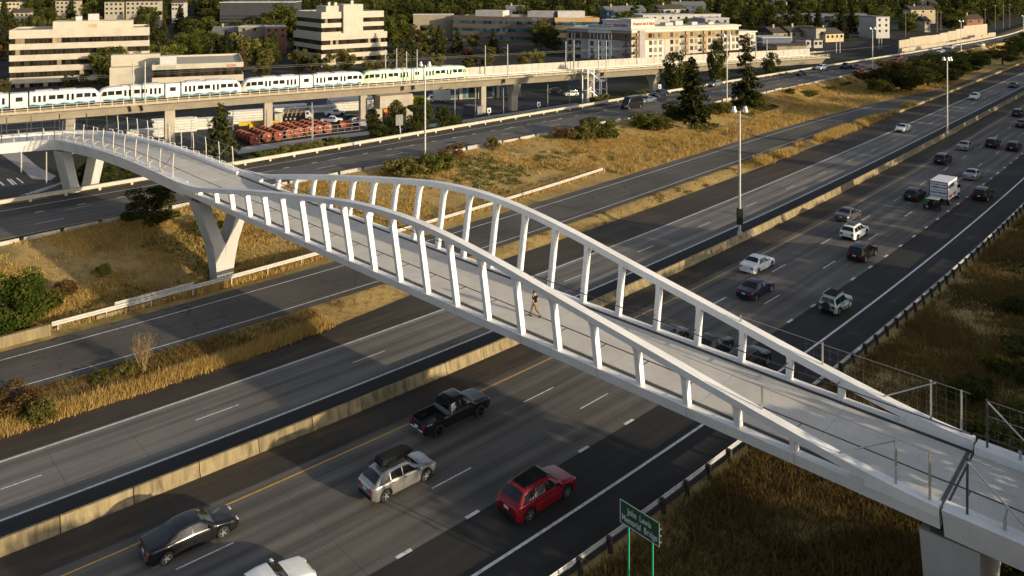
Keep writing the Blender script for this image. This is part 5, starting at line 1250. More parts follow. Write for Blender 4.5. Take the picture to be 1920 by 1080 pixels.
# ------------------------------------------------------------------ buildings
M_OFF = streaky('office_white_precast', (.44, .40, .32), (.8, .76, .7), .2, .8); M_OFFG = glassy('office_glass', (.024, .019, .013), .10, .6, .35); M_ROOFW = plain('pale_roof', (.45, .44, .42), .8, 0, .15, .4)
M_MULL = plain('bronze_mullion', (.13, .10, .05), .5); M_TAN = streaky('tan_precast', (.40, .30, .19), (.7, .68, .6), .3, .8); M_BLIND = plain('window_blind', (.24, .195, .11), .7, 0, .1, 1, rnd=.3)
RECTS = []
def bldg(name, label, cat, x, y_roof, zr, Z, rz):
    """near corner of the roof surveyed at (x, y_roof); origin on the ground below it, local x along the sunny face, local y back"""
    X = (x - 960) * Z / 1500; zroof = CH - (y_roof + 40) * Z / 1500
    z0 = gz(X, Z) - .6; root = thing(name, label, cat, (X, Z, z0), radians(rz)); return root, zroof - z0
def windows(root, face, L, z, h, n, inset, mat=None, pane='window_pane', gap=.10, blind=0., off0=0., pier=0):
    """a row of n panes on the y = 0 face ('f') or the x = 0 face ('s')"""
    w_ = L / n; key = (round(w_, 2), round(h, 2), face, mat or M_OFFG, pane)
    if key not in WMESH:
        b = MB()
        if face == 'f': b.box(gap / 2, w_ - gap / 2, 0, .08, 0, h)
        else: b.box(0, .08, gap / 2, w_ - gap / 2, 0, h)
        WMESH[key] = b.mesh(pane, mat or M_OFFG)
    me = WMESH[key]; mb_ = None
    for i in range(n):
        q = off0 + i * w_; loc = (q, inset, z) if face == 'f' else (inset, q, z)
        o = link(pane, me, root, loc)
        if blind and RND.random() < blind:
            key2 = key + ('b',)
            if key2 not in WMESH: m2 = me.copy(); m2.materials.clear(); m2.materials.append(M_BLIND); WMESH[key2] = m2
            o.data = WMESH[key2]
WMESH = {}
def banded(root, x0, y0, LX, LY_, ztop, nf, pitch, par, hw, mat, nfx, nsy, seed=0, glass=None, blind=.10):
    """office block of white bands and recessed window strips, from its roof down"""
    zb = ztop - par; top = MB().box(x0, x0 + LX, y0, y0 + LY_, zb, ztop - .6)
    top.box(x0, x0 + LX, y0, y0 + .3, ztop - .6, ztop).box(x0, x0 + .3, y0 + .3, y0 + LY_, ztop - .6, ztop).box(x0 + LX - .3, x0 + LX, y0 + .3, y0 + LY_, ztop - .6, ztop).box(x0 + .3, x0 + LX - .3, y0 + LY_ - .3, y0 + LY_, ztop - .6, ztop)
    top.build('parapet_band', mat, root)
    core = MB().box(x0 + .5, x0 + LX - .5, y0 + .5, y0 + LY_ - .5, max(-1, ztop - par - nf * pitch), ztop - .7).build('core', M_MULL, root)
    for k in range(nf):
        zw = zb - hw - k * pitch
        if nfx:
            for s in range(1):
                r0 = len(bpy.data.objects); sub = None
            n0 = nfx; w_ = LX - .8
            windows_at(root, 'f', x0 + .4, w_, zw, hw, n0, y0 + .36, glass, blind)
        if nsy: windows_at(root, 's', y0 + .4, LY_ - .8, zw, hw, nsy, x0 + .36, glass, blind * .3)
        zs = zw - (pitch - hw)
        MB().box(x0, x0 + LX, y0, y0 + LY_, max(-1, zs), zw).build('spandrel_band', mat, root)
def windows_at(root, face, q0, L, z, h, n, inset, glass, blind): windows(root, face, L, z, h, n, inset, glass, off0=q0, blind=blind)
def box_part(root, nm, mat, *a): return MB().box(*a).build(nm, mat, root)
def text_part(root, txt, size, mat, loc, rot, ext=.03, nm='lettering', align='LEFT', sx=1., bold=0.):
    cu = bpy.data.curves.new(nm, 'FONT'); cu.body = txt; cu.size = size; cu.extrude = ext; cu.align_x = align; cu.space_character = 1.02; cu.offset = bold
    tmp = bpy.data.objects.new('tmp', cu); COL.objects.link(tmp); dg = bpy.context.evaluated_depsgraph_get(); me = bpy.data.meshes.new_from_object(tmp.evaluated_get(dg))
    bpy.data.objects.remove(tmp); me.materials.clear(); me.materials.append(mat); o = link(nm, me, root, loc); o.rotation_euler = rot; o.scale = (sx, 1, 1); return o
def rooftop(root, spots, mat=None):
    for x0, x1, y0, y1, z0, z1 in spots: MB().box(x0, x1, y0, y1, z0, z1).build('roof_unit', mat or M_ROOFW, root)
# 1. long office at the left
r, H_ = bldg('office_building', 'long cream office block with dark window strips at the left edge', 'building', 17, 57, 0, 278, 25)
banded(r, 0, 0, 44.5, 22, H_, 5, 3.93, 3.0, 1.85, M_OFF, 31, 14); rooftop(r, [(13, 29, 3, 14, H_ - .6, H_ + 2.6), (29, 39, 5, 14, H_ - .6, H_ + 2.4)], M_OFF)
rooftop(r, [(20, 22, 6, 9, H_ + 2.6, H_ + 4.2), (24, 27.5, 6, 10, H_ + 2.6, H_ + 5.0)]); box_part(r, 'roof_vent', M_TAN, 24, 27, 2.95, 3.0, H_ + .2, H_ + 1.5)
RECTS.append((0, 280, 36, 168, 278))
# 2. low white office in front of it
r, H_ = bldg('low_office', 'low white office with flat pale roof and small red sign behind the train', 'building', 285, 122, 0, 235, 21)
banded(r, 0, 0, 25.5, 30, H_, 2, 4.2, 1.5, 2.3, M_OFF, 22, 14); rooftop(r, [(2, 6.5, 3, 7, H_ - .6, H_ + 2.2)])
MB().box(-12, -.02, 8, 30, 0, H_ - 1.2).box(-12, 1.5, 12, 16, H_ - 1.2, H_ + 2.2).build('side_wing', M_OFF, r)
M_SRED = plain('sign_red', (.45, .02, .03), .5); M_SGREY = plain('sign_grey', (.30, .29, .26), .6)
text_part(r, 'REDFIN', 1.0, M_SRED, (20.6, -.03, H_ - 1.3), (radians(90), 0, 0), sx=.85); box_part(r, 'sign_board', M_SGREY, 1.2, 6.5, -.06, -.003, H_ - 1.35, H_ - .35)
RECTS.append((195, 445, 100, 165, 235))
# 3. stepped office tower
r, H_ = bldg('office_tower', 'stepped white office block with a plain stair tower and rooftop dishes', 'building', 602.5, 64, 0, 344, 38)
banded(r, 0, 0, 32, 30, H_, 4, 3.9, 2.9, 1.95, M_OFF, 24, 14)
r2 = H_ + 9.3
banded(r, 1.2, 2.5, 30.5, 27, r2, 2, 3.9, 2.9, 1.95, M_OFF, 22, 14); MB().box(11, 20.5, 1.2, 12, H_ - .4, r2 + 3.2).build('stair_core', M_OFF, r); MB().box(4, 11, 4, 14, r2 - .5, r2 + 2.6).build('plant_room', M_OFF, r)
rooftop(r, [(6, 7, 6, 7, r2 + 2.6, r2 + 4.2), (9, 10.2, 6, 7, r2 + 2.6, r2 + 4.0), (16, 17.2, 4, 5, r2 + 3.2, r2 + 4.8)]); text_part(r, 'Northwest College', 1.7, plain('sign_beige', (.40, .37, .29), .6), (2.6, -.03, H_ - 2.0), (radians(90), 0, 0))
RECTS.append((530, 728, 10, 130, 344))
# 4. brown brick medical building
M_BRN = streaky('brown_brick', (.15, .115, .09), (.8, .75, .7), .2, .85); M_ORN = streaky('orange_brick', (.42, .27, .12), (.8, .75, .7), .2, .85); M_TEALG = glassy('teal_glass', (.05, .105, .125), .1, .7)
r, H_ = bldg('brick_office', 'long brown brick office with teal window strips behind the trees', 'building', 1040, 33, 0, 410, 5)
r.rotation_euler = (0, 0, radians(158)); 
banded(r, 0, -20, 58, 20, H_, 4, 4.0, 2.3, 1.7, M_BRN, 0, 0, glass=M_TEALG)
for k in range(4): windows(r, 'f', 57, H_ - 2.3 - 1.7 - k * 4.0, 1.7, 36, .012 - .05, M_TEALG, off0=.5, pane='teal_pane')
o = [c for c in r.children if c.name.startswith('core')][0]
MB().box(2, 16, -12, -3, H_ - .5, H_ + 3).build('plant_room', M_ROOFW, r); MB().box(30, 46, -12, -3, H_ - .5, H_ + 3).build('plant_room', M_ROOFW, r); rooftop(r, [(20, 26, -8, -4, H_ - .5, H_ + 1.0)])
t = text_part(r, 'POLYCLINIC', 1.7, plain('sign_dim_white', (.42, .42, .40), .6), (12.5, .03, H_ - 1.75), (radians(90), 0, pi), sx=1.); 
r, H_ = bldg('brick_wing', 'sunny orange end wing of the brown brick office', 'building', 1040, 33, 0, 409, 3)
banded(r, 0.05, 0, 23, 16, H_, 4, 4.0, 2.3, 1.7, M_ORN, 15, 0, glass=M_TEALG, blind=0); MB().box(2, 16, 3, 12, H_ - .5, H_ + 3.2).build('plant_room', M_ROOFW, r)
text_part(r, 'POLYCLINIC', 1.5, MATS['sign_dim_white'], (3.5, -.03, H_ - 1.7), (radians(90), 0, 0)); text_part(r, '9706', 1.3, MATS['sign_dim_white'], (19, -.03, H_ - 1.5), (radians(90), 0, 0), sx=.8)
RECTS.append((846, 1125, 20, 95, 410))
# 5. the hotel: pale sunny wing, grey shaded wing, raised sign box
M_HW = streaky('hotel_white', (.58, .545, .47), (.85, .82, .78), .15, .8); M_HT = streaky('hotel_tan', (.50, .44, .34), (.85, .82, .78), .15, .8); M_HB = plain('hotel_brown', (.12, .085, .06), .8); M_HBT = plain('hotel_ochre', (.34, .23, .11), .8); M_HG = streaky('hotel_grey', (.34, .31, .30), (.85, .82, .8), .12, .8); M_HW_SHADE = streaky('hotel_white_shaded', (.50, .54, .56), (.85, .85, .85), .12, .8)  # last one: white walls of the shaded wing, blue shade put into the colour
M_HGL = glassy('hotel_glass', (.05, .06, .05), .08, .6); M_CURT = plain('hotel_curtain', (.17, .165, .10), .7, 0, .1, 1, rnd=.25)
r, H_ = bldg('hotel_building', 'five storey pale hotel wing in full sun with red script sign', 'building', 1184, 51, 0, 332, 25)
LX = 56.5; FP = 3.06
MB().box(0, LX, .0, 15, -1, H_ - .9).build('wall', M_HT, r); MB().box(-.7, LX + .8, -.8, 15.5, H_ - .9, H_ - .3).build('cornice', M_HW, r); MB().box(.5, LX - .5, .5, 14, H_ - .3, H_ - .1).build('roof', M_ROOFW, r)
MB().box(0.02, LX - .02, -.10, -.002, H_ - 2.3, H_ - .92).build('upper_band', M_HW, r)
bays = [(0, 3.4, 'b'), (3.4, 6.2, 'g'), (6.2, 16.5, 'w'), (16.5, 18.2, 't'), (18.2, 25, 't'), (25, 29, 'b'), (29, 34.5, 't'), (34.5, 38.5, 'b'), (38.5, 44.5, 't'), (44.5, 47.5, 'b'), (47.5, 51.5, 't'), (51.5, LX, 'w')]
for x0, x1, k in bays:
    if k == 'w': MB().box(x0, x1, -.30, -.003, -1, H_ - 5.6).build('bay', M_HW, r)
    elif k == 'b': MB().box(x0 + 2.4, x1 - .1, -.55, -.004, -1, H_ - 2.4).build('pilaster', M_HBT, r)
    elif k == 'g': MB().box(x0, x1, -.9, -.004, -1, H_ - 1.5).build('pilaster', M_HG, r)
MB().box(.02, LX - .02, -.045, -.001, H_ - 5.5, H_ - 2.35).build('brown_band', M_HBT, r)
wx_ = [1.0, 8.6, 11.0, 13.6, 19.6, 22.3, 25.6, 30.0, 32.4, 35.2, 39.6, 42.0, 45.0, 48.4, 50.3, 52.6, 54.8]
for f in range(5):
    z = H_ - 2.75 - 1.85 - f * FP
    for i, x in enumerate(wx_):
        MB_ = WMESH.setdefault(('hw', i % 3 == 1), MB().box(0, 1.45, 0, .09, 0, 1.85).mesh('window', M_HGL if i % 3 == 1 else M_CURT))
        inb = any(a <= x < b and k == 'w' for a, b, k in bays)
        link('window', MB_, r, (x, -.40 if inb else -.13, z))
        if i in (0, 6, 9, 12): MB().box(x - .3, x + 2.0, -1.3, -.12, z - .35, z - .22).box(x - .3, x + 2.0, -1.32, -1.26, z - .22, z + .75).build('balcony', M_HB, r)
MB().box(56.5, 68, 2, 16, -1, H_ - 4.0).box(56, 68.6, 1.4, 16.5, H_ - 4.0, H_ - 3.5).build('end_wing', M_HW, r)
for f in range(4):
    for x in (58.5, 61, 65.5): link('window', WMESH[('hw', False)], r, (x, 1.93, H_ - 7 - f * FP))
rooftop(r, [(20, 24, 4, 8, H_ - .2, H_ + 1.2), (26, 30, 5, 9, H_ - .2, H_ + 1.8), (34, 37, 4, 7, H_ - .2, H_ + 1.2), (10, 14, 8, 11, H_ - .2, H_ + 1.5), (44, 47, 5, 8, H_ - .2, H_ + .9)])
M_SIGN = plain('hotel_sign_red', (.42, .012, .03), .5)
MB().box(-.3, 11.5, -.25, 8, H_ - .29, H_ + 3.1).box(-.7, 12.2, -.7, 8.4, H_ + 3.1, H_ + 3.45).build('sign_box', M_HW, r)
text_part(r, 'Hampton Inn & Suites', 1.8, M_SIGN, (.6, -.30, H_ + .8), (radians(90), 0, 0), .05, sx=.66, bold=.05)
r5 = r; h5 = r.location.copy(); HZ5 = H_
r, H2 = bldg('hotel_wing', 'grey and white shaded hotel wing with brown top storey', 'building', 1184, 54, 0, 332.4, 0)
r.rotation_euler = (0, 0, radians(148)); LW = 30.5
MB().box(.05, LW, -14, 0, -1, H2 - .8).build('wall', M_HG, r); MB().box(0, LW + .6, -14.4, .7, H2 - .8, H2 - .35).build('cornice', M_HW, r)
MB().box(9.0, 20, .003, .35, -1, H2 + .9).box(8.4, 20.6, .003, .9, H2 + .9, H2 + 1.3).build('bay', M_HW_SHADE, r); MB().box(.06, LW - .1, .0015, .06, H2 - 5.0, H2 - 2.0).build('brown_band', M_HB, r); MB().box(9.0, 20, .352, .42, H2 - 5.0, H2 - 2.2).build('brown_band', M_HB, r)
for f in range(5):
    z = H2 - 4.6 - f * FP
    for x, w_, yy in ((10.3, 1.5, .43), (13.8, 1.5, .43), (17.2, 1.5, .43), (23.6, 2.6, .07), (28.0, 1.6, .07), (2.2, .6, .07)):
        MB().box(x, x + w_, yy, yy + .06, z, z + 1.9).build('window', M_HGL, r)
        if f == 0 and w_ > 1: MB().box(x - .22, x, yy, yy + .1, z - .2, z + 2.1).box(x + w_, x + w_ + .22, yy, yy + .1, z - .2, z + 2.1).build('window_frame', M_HW, r)
    if f < 4: MB().box(.1, 3.6, .07, 1.4, z - .35, z - .2).box(.1, 3.6, 1.36, 1.42, z - .2, z + .7).build('balcony', M_HB, r)
MB().box(.4, 13, -7, .32, H2 - .34, H2 + 3.2).box(.0, 13.5, -7.3, .8, H2 + 3.2, H2 + 3.55).build('sign_box', M_HW_SHADE, r); text_part(r, 'Hampton Inn & Suites', 1.8, M_SIGN, (12.4, .35, H2 + .8), (radians(90), 0, pi), .05, sx=.66, bold=.05)
RECTS.append((1057, 1447, 34, 125, 332))
# 6. everything farther off: simple blocks with roofs, windows
M_SHAKE = plain('brown_roof', (.06, .045, .035), .9, 0, .2, 1); M_GREYR = plain('grey_roof', (.14, .14, .15), .9, 0, .2, 1)
WALLS = {n: streaky('wall_' + n, c, (.8, .76, .7), .2, .85) for n, c in dict(cream=(.36, .32, .245), white=(.42, .41, .38), tan=(.27, .235, .17), blue=(.085, .11, .16), grey=(.30, .30, .29), brick=(.26, .11, .06), sand=(.46, .38, .25), slate=(.10, .12, .15), dark=(.035, .04, .045), yellow=(.50, .42, .24)).items()}
M_WD = glassy('house_window', (.03, .033, .036), .1, .5)
def house(x, ytop, ybot, Z, L, D, rz, wall, label, roof='flat', storeys=2, cat='house', rmat=None, nwin=4, side=0, name=None, g=None, keep=True):
    X = (x - 960) * Z / 1500; zt = CH - (ytop + 40) * Z / 1500; zb = min(CH - (ybot + 40) * Z / 1500, gz(X, Z)) - .5; H_ = max(3., zt - zb)
    root = thing(name or ('apartment_block' if cat == 'building' else 'house'), label, cat, (X, Z, zt - H_), radians(rz), g); rm = rmat or M_SHAKE
    rh = min(2.6, H_ * .35) if roof == 'gable' else .35; b = MB(); hw_ = H_ - rh
    MB().box(0, L, 0, D, 0, hw_).build('wall', WALLS[wall], root)
    if roof == 'gable':
        MB().loft([[(x_, -.5, hw_ - .15), (x_, D / 2, H_), (x_, D + .5, hw_ - .15), (x_, D / 2, hw_ - .02)] for x_ in (-.4, L + .4)]).build('roof', rm, root)
        MB().add([(-.01, 0, hw_), (-.01, D, hw_), (-.01, D / 2, H_ - .3)], [(0, 2, 1)]).build('gable', WALLS[wall], root)
        MB().box(L * .25, L * .25 + .9, D * .4, D * .4 + .9, hw_, H_ + 1.3).build('chimney', WALLS['cream'], root)
    else: MB().box(-.3, L + .3, -.3, D + .3, hw_, hw_ + rh).build('roof', rm, root)
    sh = 2.9
    me_ = WMESH.setdefault('housewin', MB().box(0, 1.4, -.05, .03, 0, 1.3).mesh('window', M_WD)); ms_ = WMESH.setdefault('housewin_s', MB().box(-.05, .03, 0, 1.4, 0, 1.3).mesh('window', M_WD))
    for s in range(storeys):
        z = hw_ - 2.1 - s * sh
        if z < .2: break
        for i in range(nwin): link('window', me_, root, ((i + .5) * L / nwin - .7, 0, z))
        for i in range(side): link('window', ms_, root, (0, (i + .5) * D / side - .7, z))
    w2 = L * cos(radians(rz)) * 1500 / Z
    if keep: RECTS.append((x - 2, x + w2, ytop - 2, ytop + (ybot - ytop) * .25, Z)); return root
house(-8, 3, 24, 520, 14, 12, 15, 'sand', 'sandy brick flats in the top left corner', storeys=3, cat='building', nwin=6, keep=False)
house(20, 16, 30, 500, 10, 10, 15, 'cream', 'small cream house just below the sandy flats at top left', 'gable', keep=False)
house(104, 1, 14, 560, 14, 10, 10, 'cream', 'cream flats glimpsed through trees above the long office', storeys=3, cat='building', nwin=5, keep=False)
house(196, 3, 24, 520, 11, 12, 12, 'cream', 'cream flats with square windows behind trees, left of two', storeys=3, cat='building', nwin=4, keep=False)
house(236, 2, 24, 525, 20, 12, 12, 'cream', 'wider cream flats with dark openings behind trees, right of two', storeys=3, cat='building', nwin=7, keep=False)
house(322, -2, 8, 560, 8, 10, 8, 'white', 'white house gable at the very top left of centre', 'gable', keep=False)
r = house(412, 4, 48, 480, 44, 26, 6, 'dark', 'dark glass office block with pale rooftop canopies', storeys=0, cat='building', nwin=0, rmat=M_ROOFW, name='office_building')
for k in range(7): MB().box(.2, 43.8, -.10, -.004, 1.5 + k * 1.9, 2.0 + k * 1.9).build('glass_band', M_OFFG, r)
MB().box(3, 9, 4, 10, 13.5, 17).box(16, 24, 4, 12, 13.5, 16.5).build('roof_canopy', M_HW, r)
house(398, 50, 70, 420, 16, 12, 10, 'slate', 'low dark house with pale dormers behind the street trees', 'gable', 1, rmat=M_GREYR, nwin=3)
house(447, 49, 76, 415, 22, 14, 5, 'tan', 'long low building with white roof edge behind the street trees', storeys=1, cat='building', rmat=M_ROOFW)
house(498, 50, 78, 400, 10, 14, 20, 'brick', 'rusty brick block left of the stepped office tower', storeys=2, cat='building', rmat=M_ROOFW, nwin=3)
house(775, 27, 60, 440, 22, 10, 4, 'tan', 'tan wall at the left end of the brown brick office', storeys=0, cat='building', nwin=0, rmat=M_ROOFW)
house(1138, 12, 34, 470, 16, 12, 14, 'blue', 'blue grey gabled house above the hotel, left of two', 'gable', 3, rmat=M_GREYR, nwin=4, side=2)
house(1170, 11, 34, 475, 14, 12, 14, 'blue', 'blue grey gabled house above the hotel, right of two', 'gable', 3, rmat=M_GREYR, nwin=4)
house(1235, 9, 26, 500, 18, 10, 14, 'white', 'white gabled house between tall trees above the hotel', 'gable', 2, nwin=4)
house(1262, 3, 18, 540, 22, 12, 0, 'blue', 'long blue roofed house at the top right of centre', 'gable', 1, rmat=M_GREYR)
house(1206, 28, 60, 430, 46, 18, 14, 'white', 'pale flat roofed block behind the hotel roof', storeys=1, cat='building', rmat=M_ROOFW, nwin=10)
house(1322, 34, 62, 420, 14, 14, 14, 'grey', 'grey flat roofed block at the right end behind the hotel', storeys=1, cat='building', rmat=M_ROOFW, nwin=3)
house(1452, 27, 56, 470, 60, 14, 8, 'blue', 'long low blue block with dark roof and bright vents', storeys=2, cat='building', nwin=14, rmat=M_GREYR, keep=False)
house(1643, 31, 72, 420, 9, 12, 20, 'white', 'tall white stair block with grey top, standing alone', storeys=3, cat='building', nwin=2, rmat=M_GREYR)
house(1450, 52, 82, 400, 14, 12, 20, 'tan', 'tan gabled townhouse with chimney, leftmost of the row', 'gable', 2, nwin=3, side=2)
house(1482, 50, 82, 402, 18, 12, 18, 'tan', 'tan townhouse with long brown roof in the middle of the row', 'gable', 2, nwin=4)
house(1530, 52, 80, 396, 6, 12, 20, 'cream', 'narrow cream end wall between the townhouses', storeys=0, nwin=0)
house(1548, 54, 78, 395, 12, 12, 24, 'yellow', 'yellow sunlit townhouse at the right end of the row', 'gable', 2, nwin=4)
house(1511, 74, 92, 362, 4.5, 8, 14, 'white', 'small white box house with two windows, left of a pair', storeys=1, nwin=2)
house(1526, 74, 92, 362, 4.5, 8, 14, 'white', 'small white box house with two windows, right of a pair', storeys=1, nwin=2)
house(1430, 70, 100, 362, 14, 12, 10, 'blue', 'blue metal shed with pale roof edge beyond the hotel', storeys=0, cat='building', nwin=0, rmat=M_ROOFW)
house(1457, 85, 106, 350, 14, 10, 10, 'tan', 'brown screened enclosure at the end of the railway', storeys=0, cat='building', nwin=0)
house(1708, 11, 20, 560, 18, 10, 5, 'sand', 'low brown roofed house in the trees at upper right', 'gable', 1, nwin=3)
house(1734, 31, 44, 470, 4, 8, 15, 'cream', 'small cream gable among dark trees at the right', 'gable', 1, nwin=1)
house(1812, 28, 44, 500, 12, 9, 10, 'brick', 'rusty brick house by the utility poles at far right', 'gable', 1, nwin=2)
house(1450, -2, 8, 640, 12, 10, 10, 'white', 'white house peeping out of the forest at top right', 'gable', 1)
house(1728, 0, 8, 640, 14, 10, 8, 'blue', 'pale blue house high among the trees at the right', 'gable', 1)
house(950, 10, 20, 520, 12, 10, 5, 'blue', 'blue roofed house above the brown brick office', 'gable', 1, rmat=M_GREYR)
# stepped retaining walls at the right
M_RET = streaky('retaining_wall_tan', (.42, .36, .27), (.7, .66, .6), .25, .85, rnd=.04)
def step_wall(label, pts, Zf, hh):
    root = None
    for (x0, y0), (x1, y1), yb in pts:
        Z0, Z1 = Zf(x0), Zf(x1); X0, X1 = (x0 - 960) * Z0 / 1500, (x1 - 960) * Z1 / 1500; zt = CH - (y0 + 40) * Z0 / 1500; zb = CH - (yb + 40) * Z0 / 1500 - 1.5
        if root is None: root = thing('retaining_wall', label, 'wall', (X0, Z0, zb)); bx = (X0, Z0, zb)
        MB().beam((X0 - bx[0], Z0 - bx[1], (zt + zb) / 2 - bx[2]), (X1 - bx[0] - .05, Z1 - bx[1], (zt + zb) / 2 - bx[2]), .5, zt - zb).build('panel', M_RET, root)
zf1 = lambda x: 330 + (x - 1690) * .42
step_wall('tall tan stepped retaining wall beyond the upper carriageway', [((1685, 76), (1705, 76), 100), ((1705, 71), (1741, 71), 98), ((1741, 67), (1762, 67), 95), ((1762, 62.5), (1777, 62.5), 92), ((1777, 59), (1792, 59), 90), ((1792, 55), (1806, 55), 90), ((1806, 49), (1850, 49), 88)], zf1, 0)
zf2 = lambda x: 312 + (x - 1690) * .40
step_wall('low tan stepped wall directly beside the upper carriageway rail', [((1690, 91), (1737, 89), 99), ((1737, 84), (1772, 83), 95), ((1772, 80), (1792, 78), 92), ((1792, 76), (1818, 73), 88), ((1818, 71), (1841, 69), 84), ((1841, 66), (1852, 66), 80), ((1852, 62), (1866, 60), 76)], zf2, 0)
step_wall('pale panelled wall following the railway down to ground', [((1492, 100), (1530, 98), 108), ((1530, 97), (1580, 94), 106), ((1580, 93), (1625, 90), 103), ((1625, 89), (1668, 87), 99)], lambda x: 330 + (x - 1490) * .25, 0)
# ------------------------------------------------------------------ the works yard, street and slopes below the railway
def yz(X, Y): return gz(X, Y)
def aty(x, y):
    z = -7.5
    for _ in range(30): X, Y = at(x, y, z); z = .5 * z + .5 * gz(X, Y)
    return X, Y, z
def sheet(name, pix, mat, dz, kind='structure'):
    P = [aty(x, y) for x, y in pix]; o = MB().add([(p[0], p[1], -7.6 + dz) if True else p for p in P], [tuple(range(len(P)))]).build(name, mat); tag(o, kind=kind); return o
M_LOT = road_mat('yard_asphalt', (.05, .05, .054), .2, .1, .3); M_WALK = streaky('sidewalk_concrete', (.33, .33, .33), (.7, .68, .65), .3, .9)
def flat(name, pix, mat, z):
    P = [(*at(x, y, z), z) for x, y in pix]; o = MB().add(P, [tuple(range(len(P)))]).build(name, mat); tag(o, kind='structure'); return o
flat('yard_pavement', [(240, 300), (480, 262), (700, 238), (980, 206), (1180, 172), (1180, 150), (960, 158), (700, 176), (420, 198), (200, 232)], M_LOT, -7.56)
flat('sidewalk', [(380, 300), (466, 286), (657, 257), (860, 232), (1110, 192), (1112, 188), (860, 226), (657, 250), (480, 272), (380, 288)], M_WALK, -7.53)
flat('street', [(-60, 400), (60, 372), (150, 372), (110, 350), (60, 318), (0, 285), (-60, 270)], M_LOT, -7.55)
flat('sidewalk', [(0, 288), (40, 316), (60, 335), (95, 338), (105, 330), (70, 312), (38, 284)], M_WALK, -7.52)
cw = thing('crosswalk', 'white striped pedestrian crossing on the shaded street at the far left', 'crosswalk', (*at(75, 352, -7.5), -7.53))
for i in range(9):
    x = 40 + i * 9 - i * .0; y = 366 - i * 2.9; P = [(*at(*q, -7.5), -7.5) for q in ((x - 2, y), (x + 34 - i * 1.5, y - 7), (x + 36 - i * 1.5, y - 5.6), (x, y + 1.4))]
    MB().add([(p[0] - cw.location[0], p[1] - cw.location[1], .03) for p in P], [(0, 1, 2, 3)]).build('stripe', M_WHITE, cw)
for q in (((12, 336), (24, 347), (27, 346), (15, 335)), ((18, 336), (30, 346), (32, 345), (20, 335)), ((30, 334), (43, 344), (45, 343), (32, 333)), ((-4, 340), (6, 348), (9, 347), (-1, 339))):
    MB().add([(*[u - v for u, v in zip(at(*p, -7.5), cw.location[:2])], .03) for p in q], [(0, 1, 2, 3)]).build('lane_bar', M_WHITE, cw)
# cable drums
M_DRUM = plain('drum_orange', (.21, .045, .014), .7, 0, .25, 3, rnd=.2); M_DRUMD = plain('drum_red', (.11, .02, .013), .8, 0, .25, 3, rnd=.2); M_HUB = plain('drum_hub', (.03, .025, .02), .9)
fl = MB().lathe((0, 0, 0), [(.001, -.95), (1.2, -.95), (1.2, -.83), (.85, -.82)], 20, 'x').lathe((0, 0, 0), [(.85, .82), (1.2, .83), (1.2, .95), (.001, .95)], 20, 'x').mesh('flange', M_DRUM)
dr = MB().lathe((0, 0, 0), [(.98, -.83), (1.02, 0), (.98, .83)], 18, 'x').mesh('drum', M_DRUMD); hb = MB().lathe((0, 0, 0), [(.22, .96), (.2, .98), (.001, .98)], 10, 'x').mesh('hub', M_HUB); lb = MB().box(.952, .975, .2, .5, .15, .4).mesh('paper_label', plain('paper_label', (.65, .65, .65), .7))
reds = ['dull red', 'dull red', 'dull red', 'orange', 'orange', 'orange', 'orange', 'orange']
for i, (x, y) in enumerate(((475, 265), (498, 260), (519, 257), (541, 252), (558, 249), (577, 247), (594, 244), (612, 242))):
    X, Y, z = aty(x, y + 6)
    for k in range(4):
        px_, py_ = X - 1.45 * k * 1.02, Y + 1.62 * k * 1.05; root = thing('cable_drum', f'orange cable drum at the front of its row, {["leftmost and in shadow", "second from the left", "third from the left", "fourth from the left", "in the middle of the sunny ones", "left of the slim lamp post", "right of the slim lamp post", "rightmost"][i]}' if k == 0 else 'orange cable drum lined up behind the front ones', 'cable drum', (px_, py_, z + 1.2), radians(-48), 'cable drums in rows beside the yard fence')
        link('flange', fl, root); link('drum', dr, root); link('hub', hb, root)
        if k == 0: link('paper_label', lb, root)
# stacks of white pipes
M_PIPE = plain('white_pipe', (.62, .61, .57), .5, 0, .12, 1, rnd=.08)
pipe_m = {}
def pipes(x0, y0, L, rz, rows, cols, r, label, mat=None):
    X, Y, z = aty(x0, y0); root = thing('pipe_stack', label, 'pipe stack', (X, Y, z), radians(rz)); k = (L, r)
    if k not in pipe_m: pipe_m[k] = MB().tube((0, 0, 0), (L, 0, 0), r, n=8).mesh('pipe', M_PIPE)
    for i in range(rows):
        for j in range(cols): link('pipe', pipe_m[k], root, (RND.uniform(-.5, .5), j * 2.05 * r + (i % 2) * r, r + i * 1.8 * r))
pipes(240, 262, 8, 22, 3, 5, .35, 'stack of long white pipes at the left, partly behind the bridge posts'); pipes(287, 252, 9.5, 22, 5, 5, .36, 'tall stack of white pipes half in shadow'); pipes(364, 244, 9, 22, 4, 4, .36, 'stack of white pipes left of the conifer'); pipes(430, 234, 9.5, 20, 5, 5, .36, 'tall stack of white pipes right of the conifer')
pipes(512, 216, 9, 22, 4, 4, .34, 'stack of white pipes behind the flatbed truck'); pipes(580, 213, 9, 22, 3, 4, .34, 'white pipes laid beside the white truck cab'); pipes(618, 210, 12, 18, 5, 5, .4, 'large bundle of pale pipes near the viaduct column')
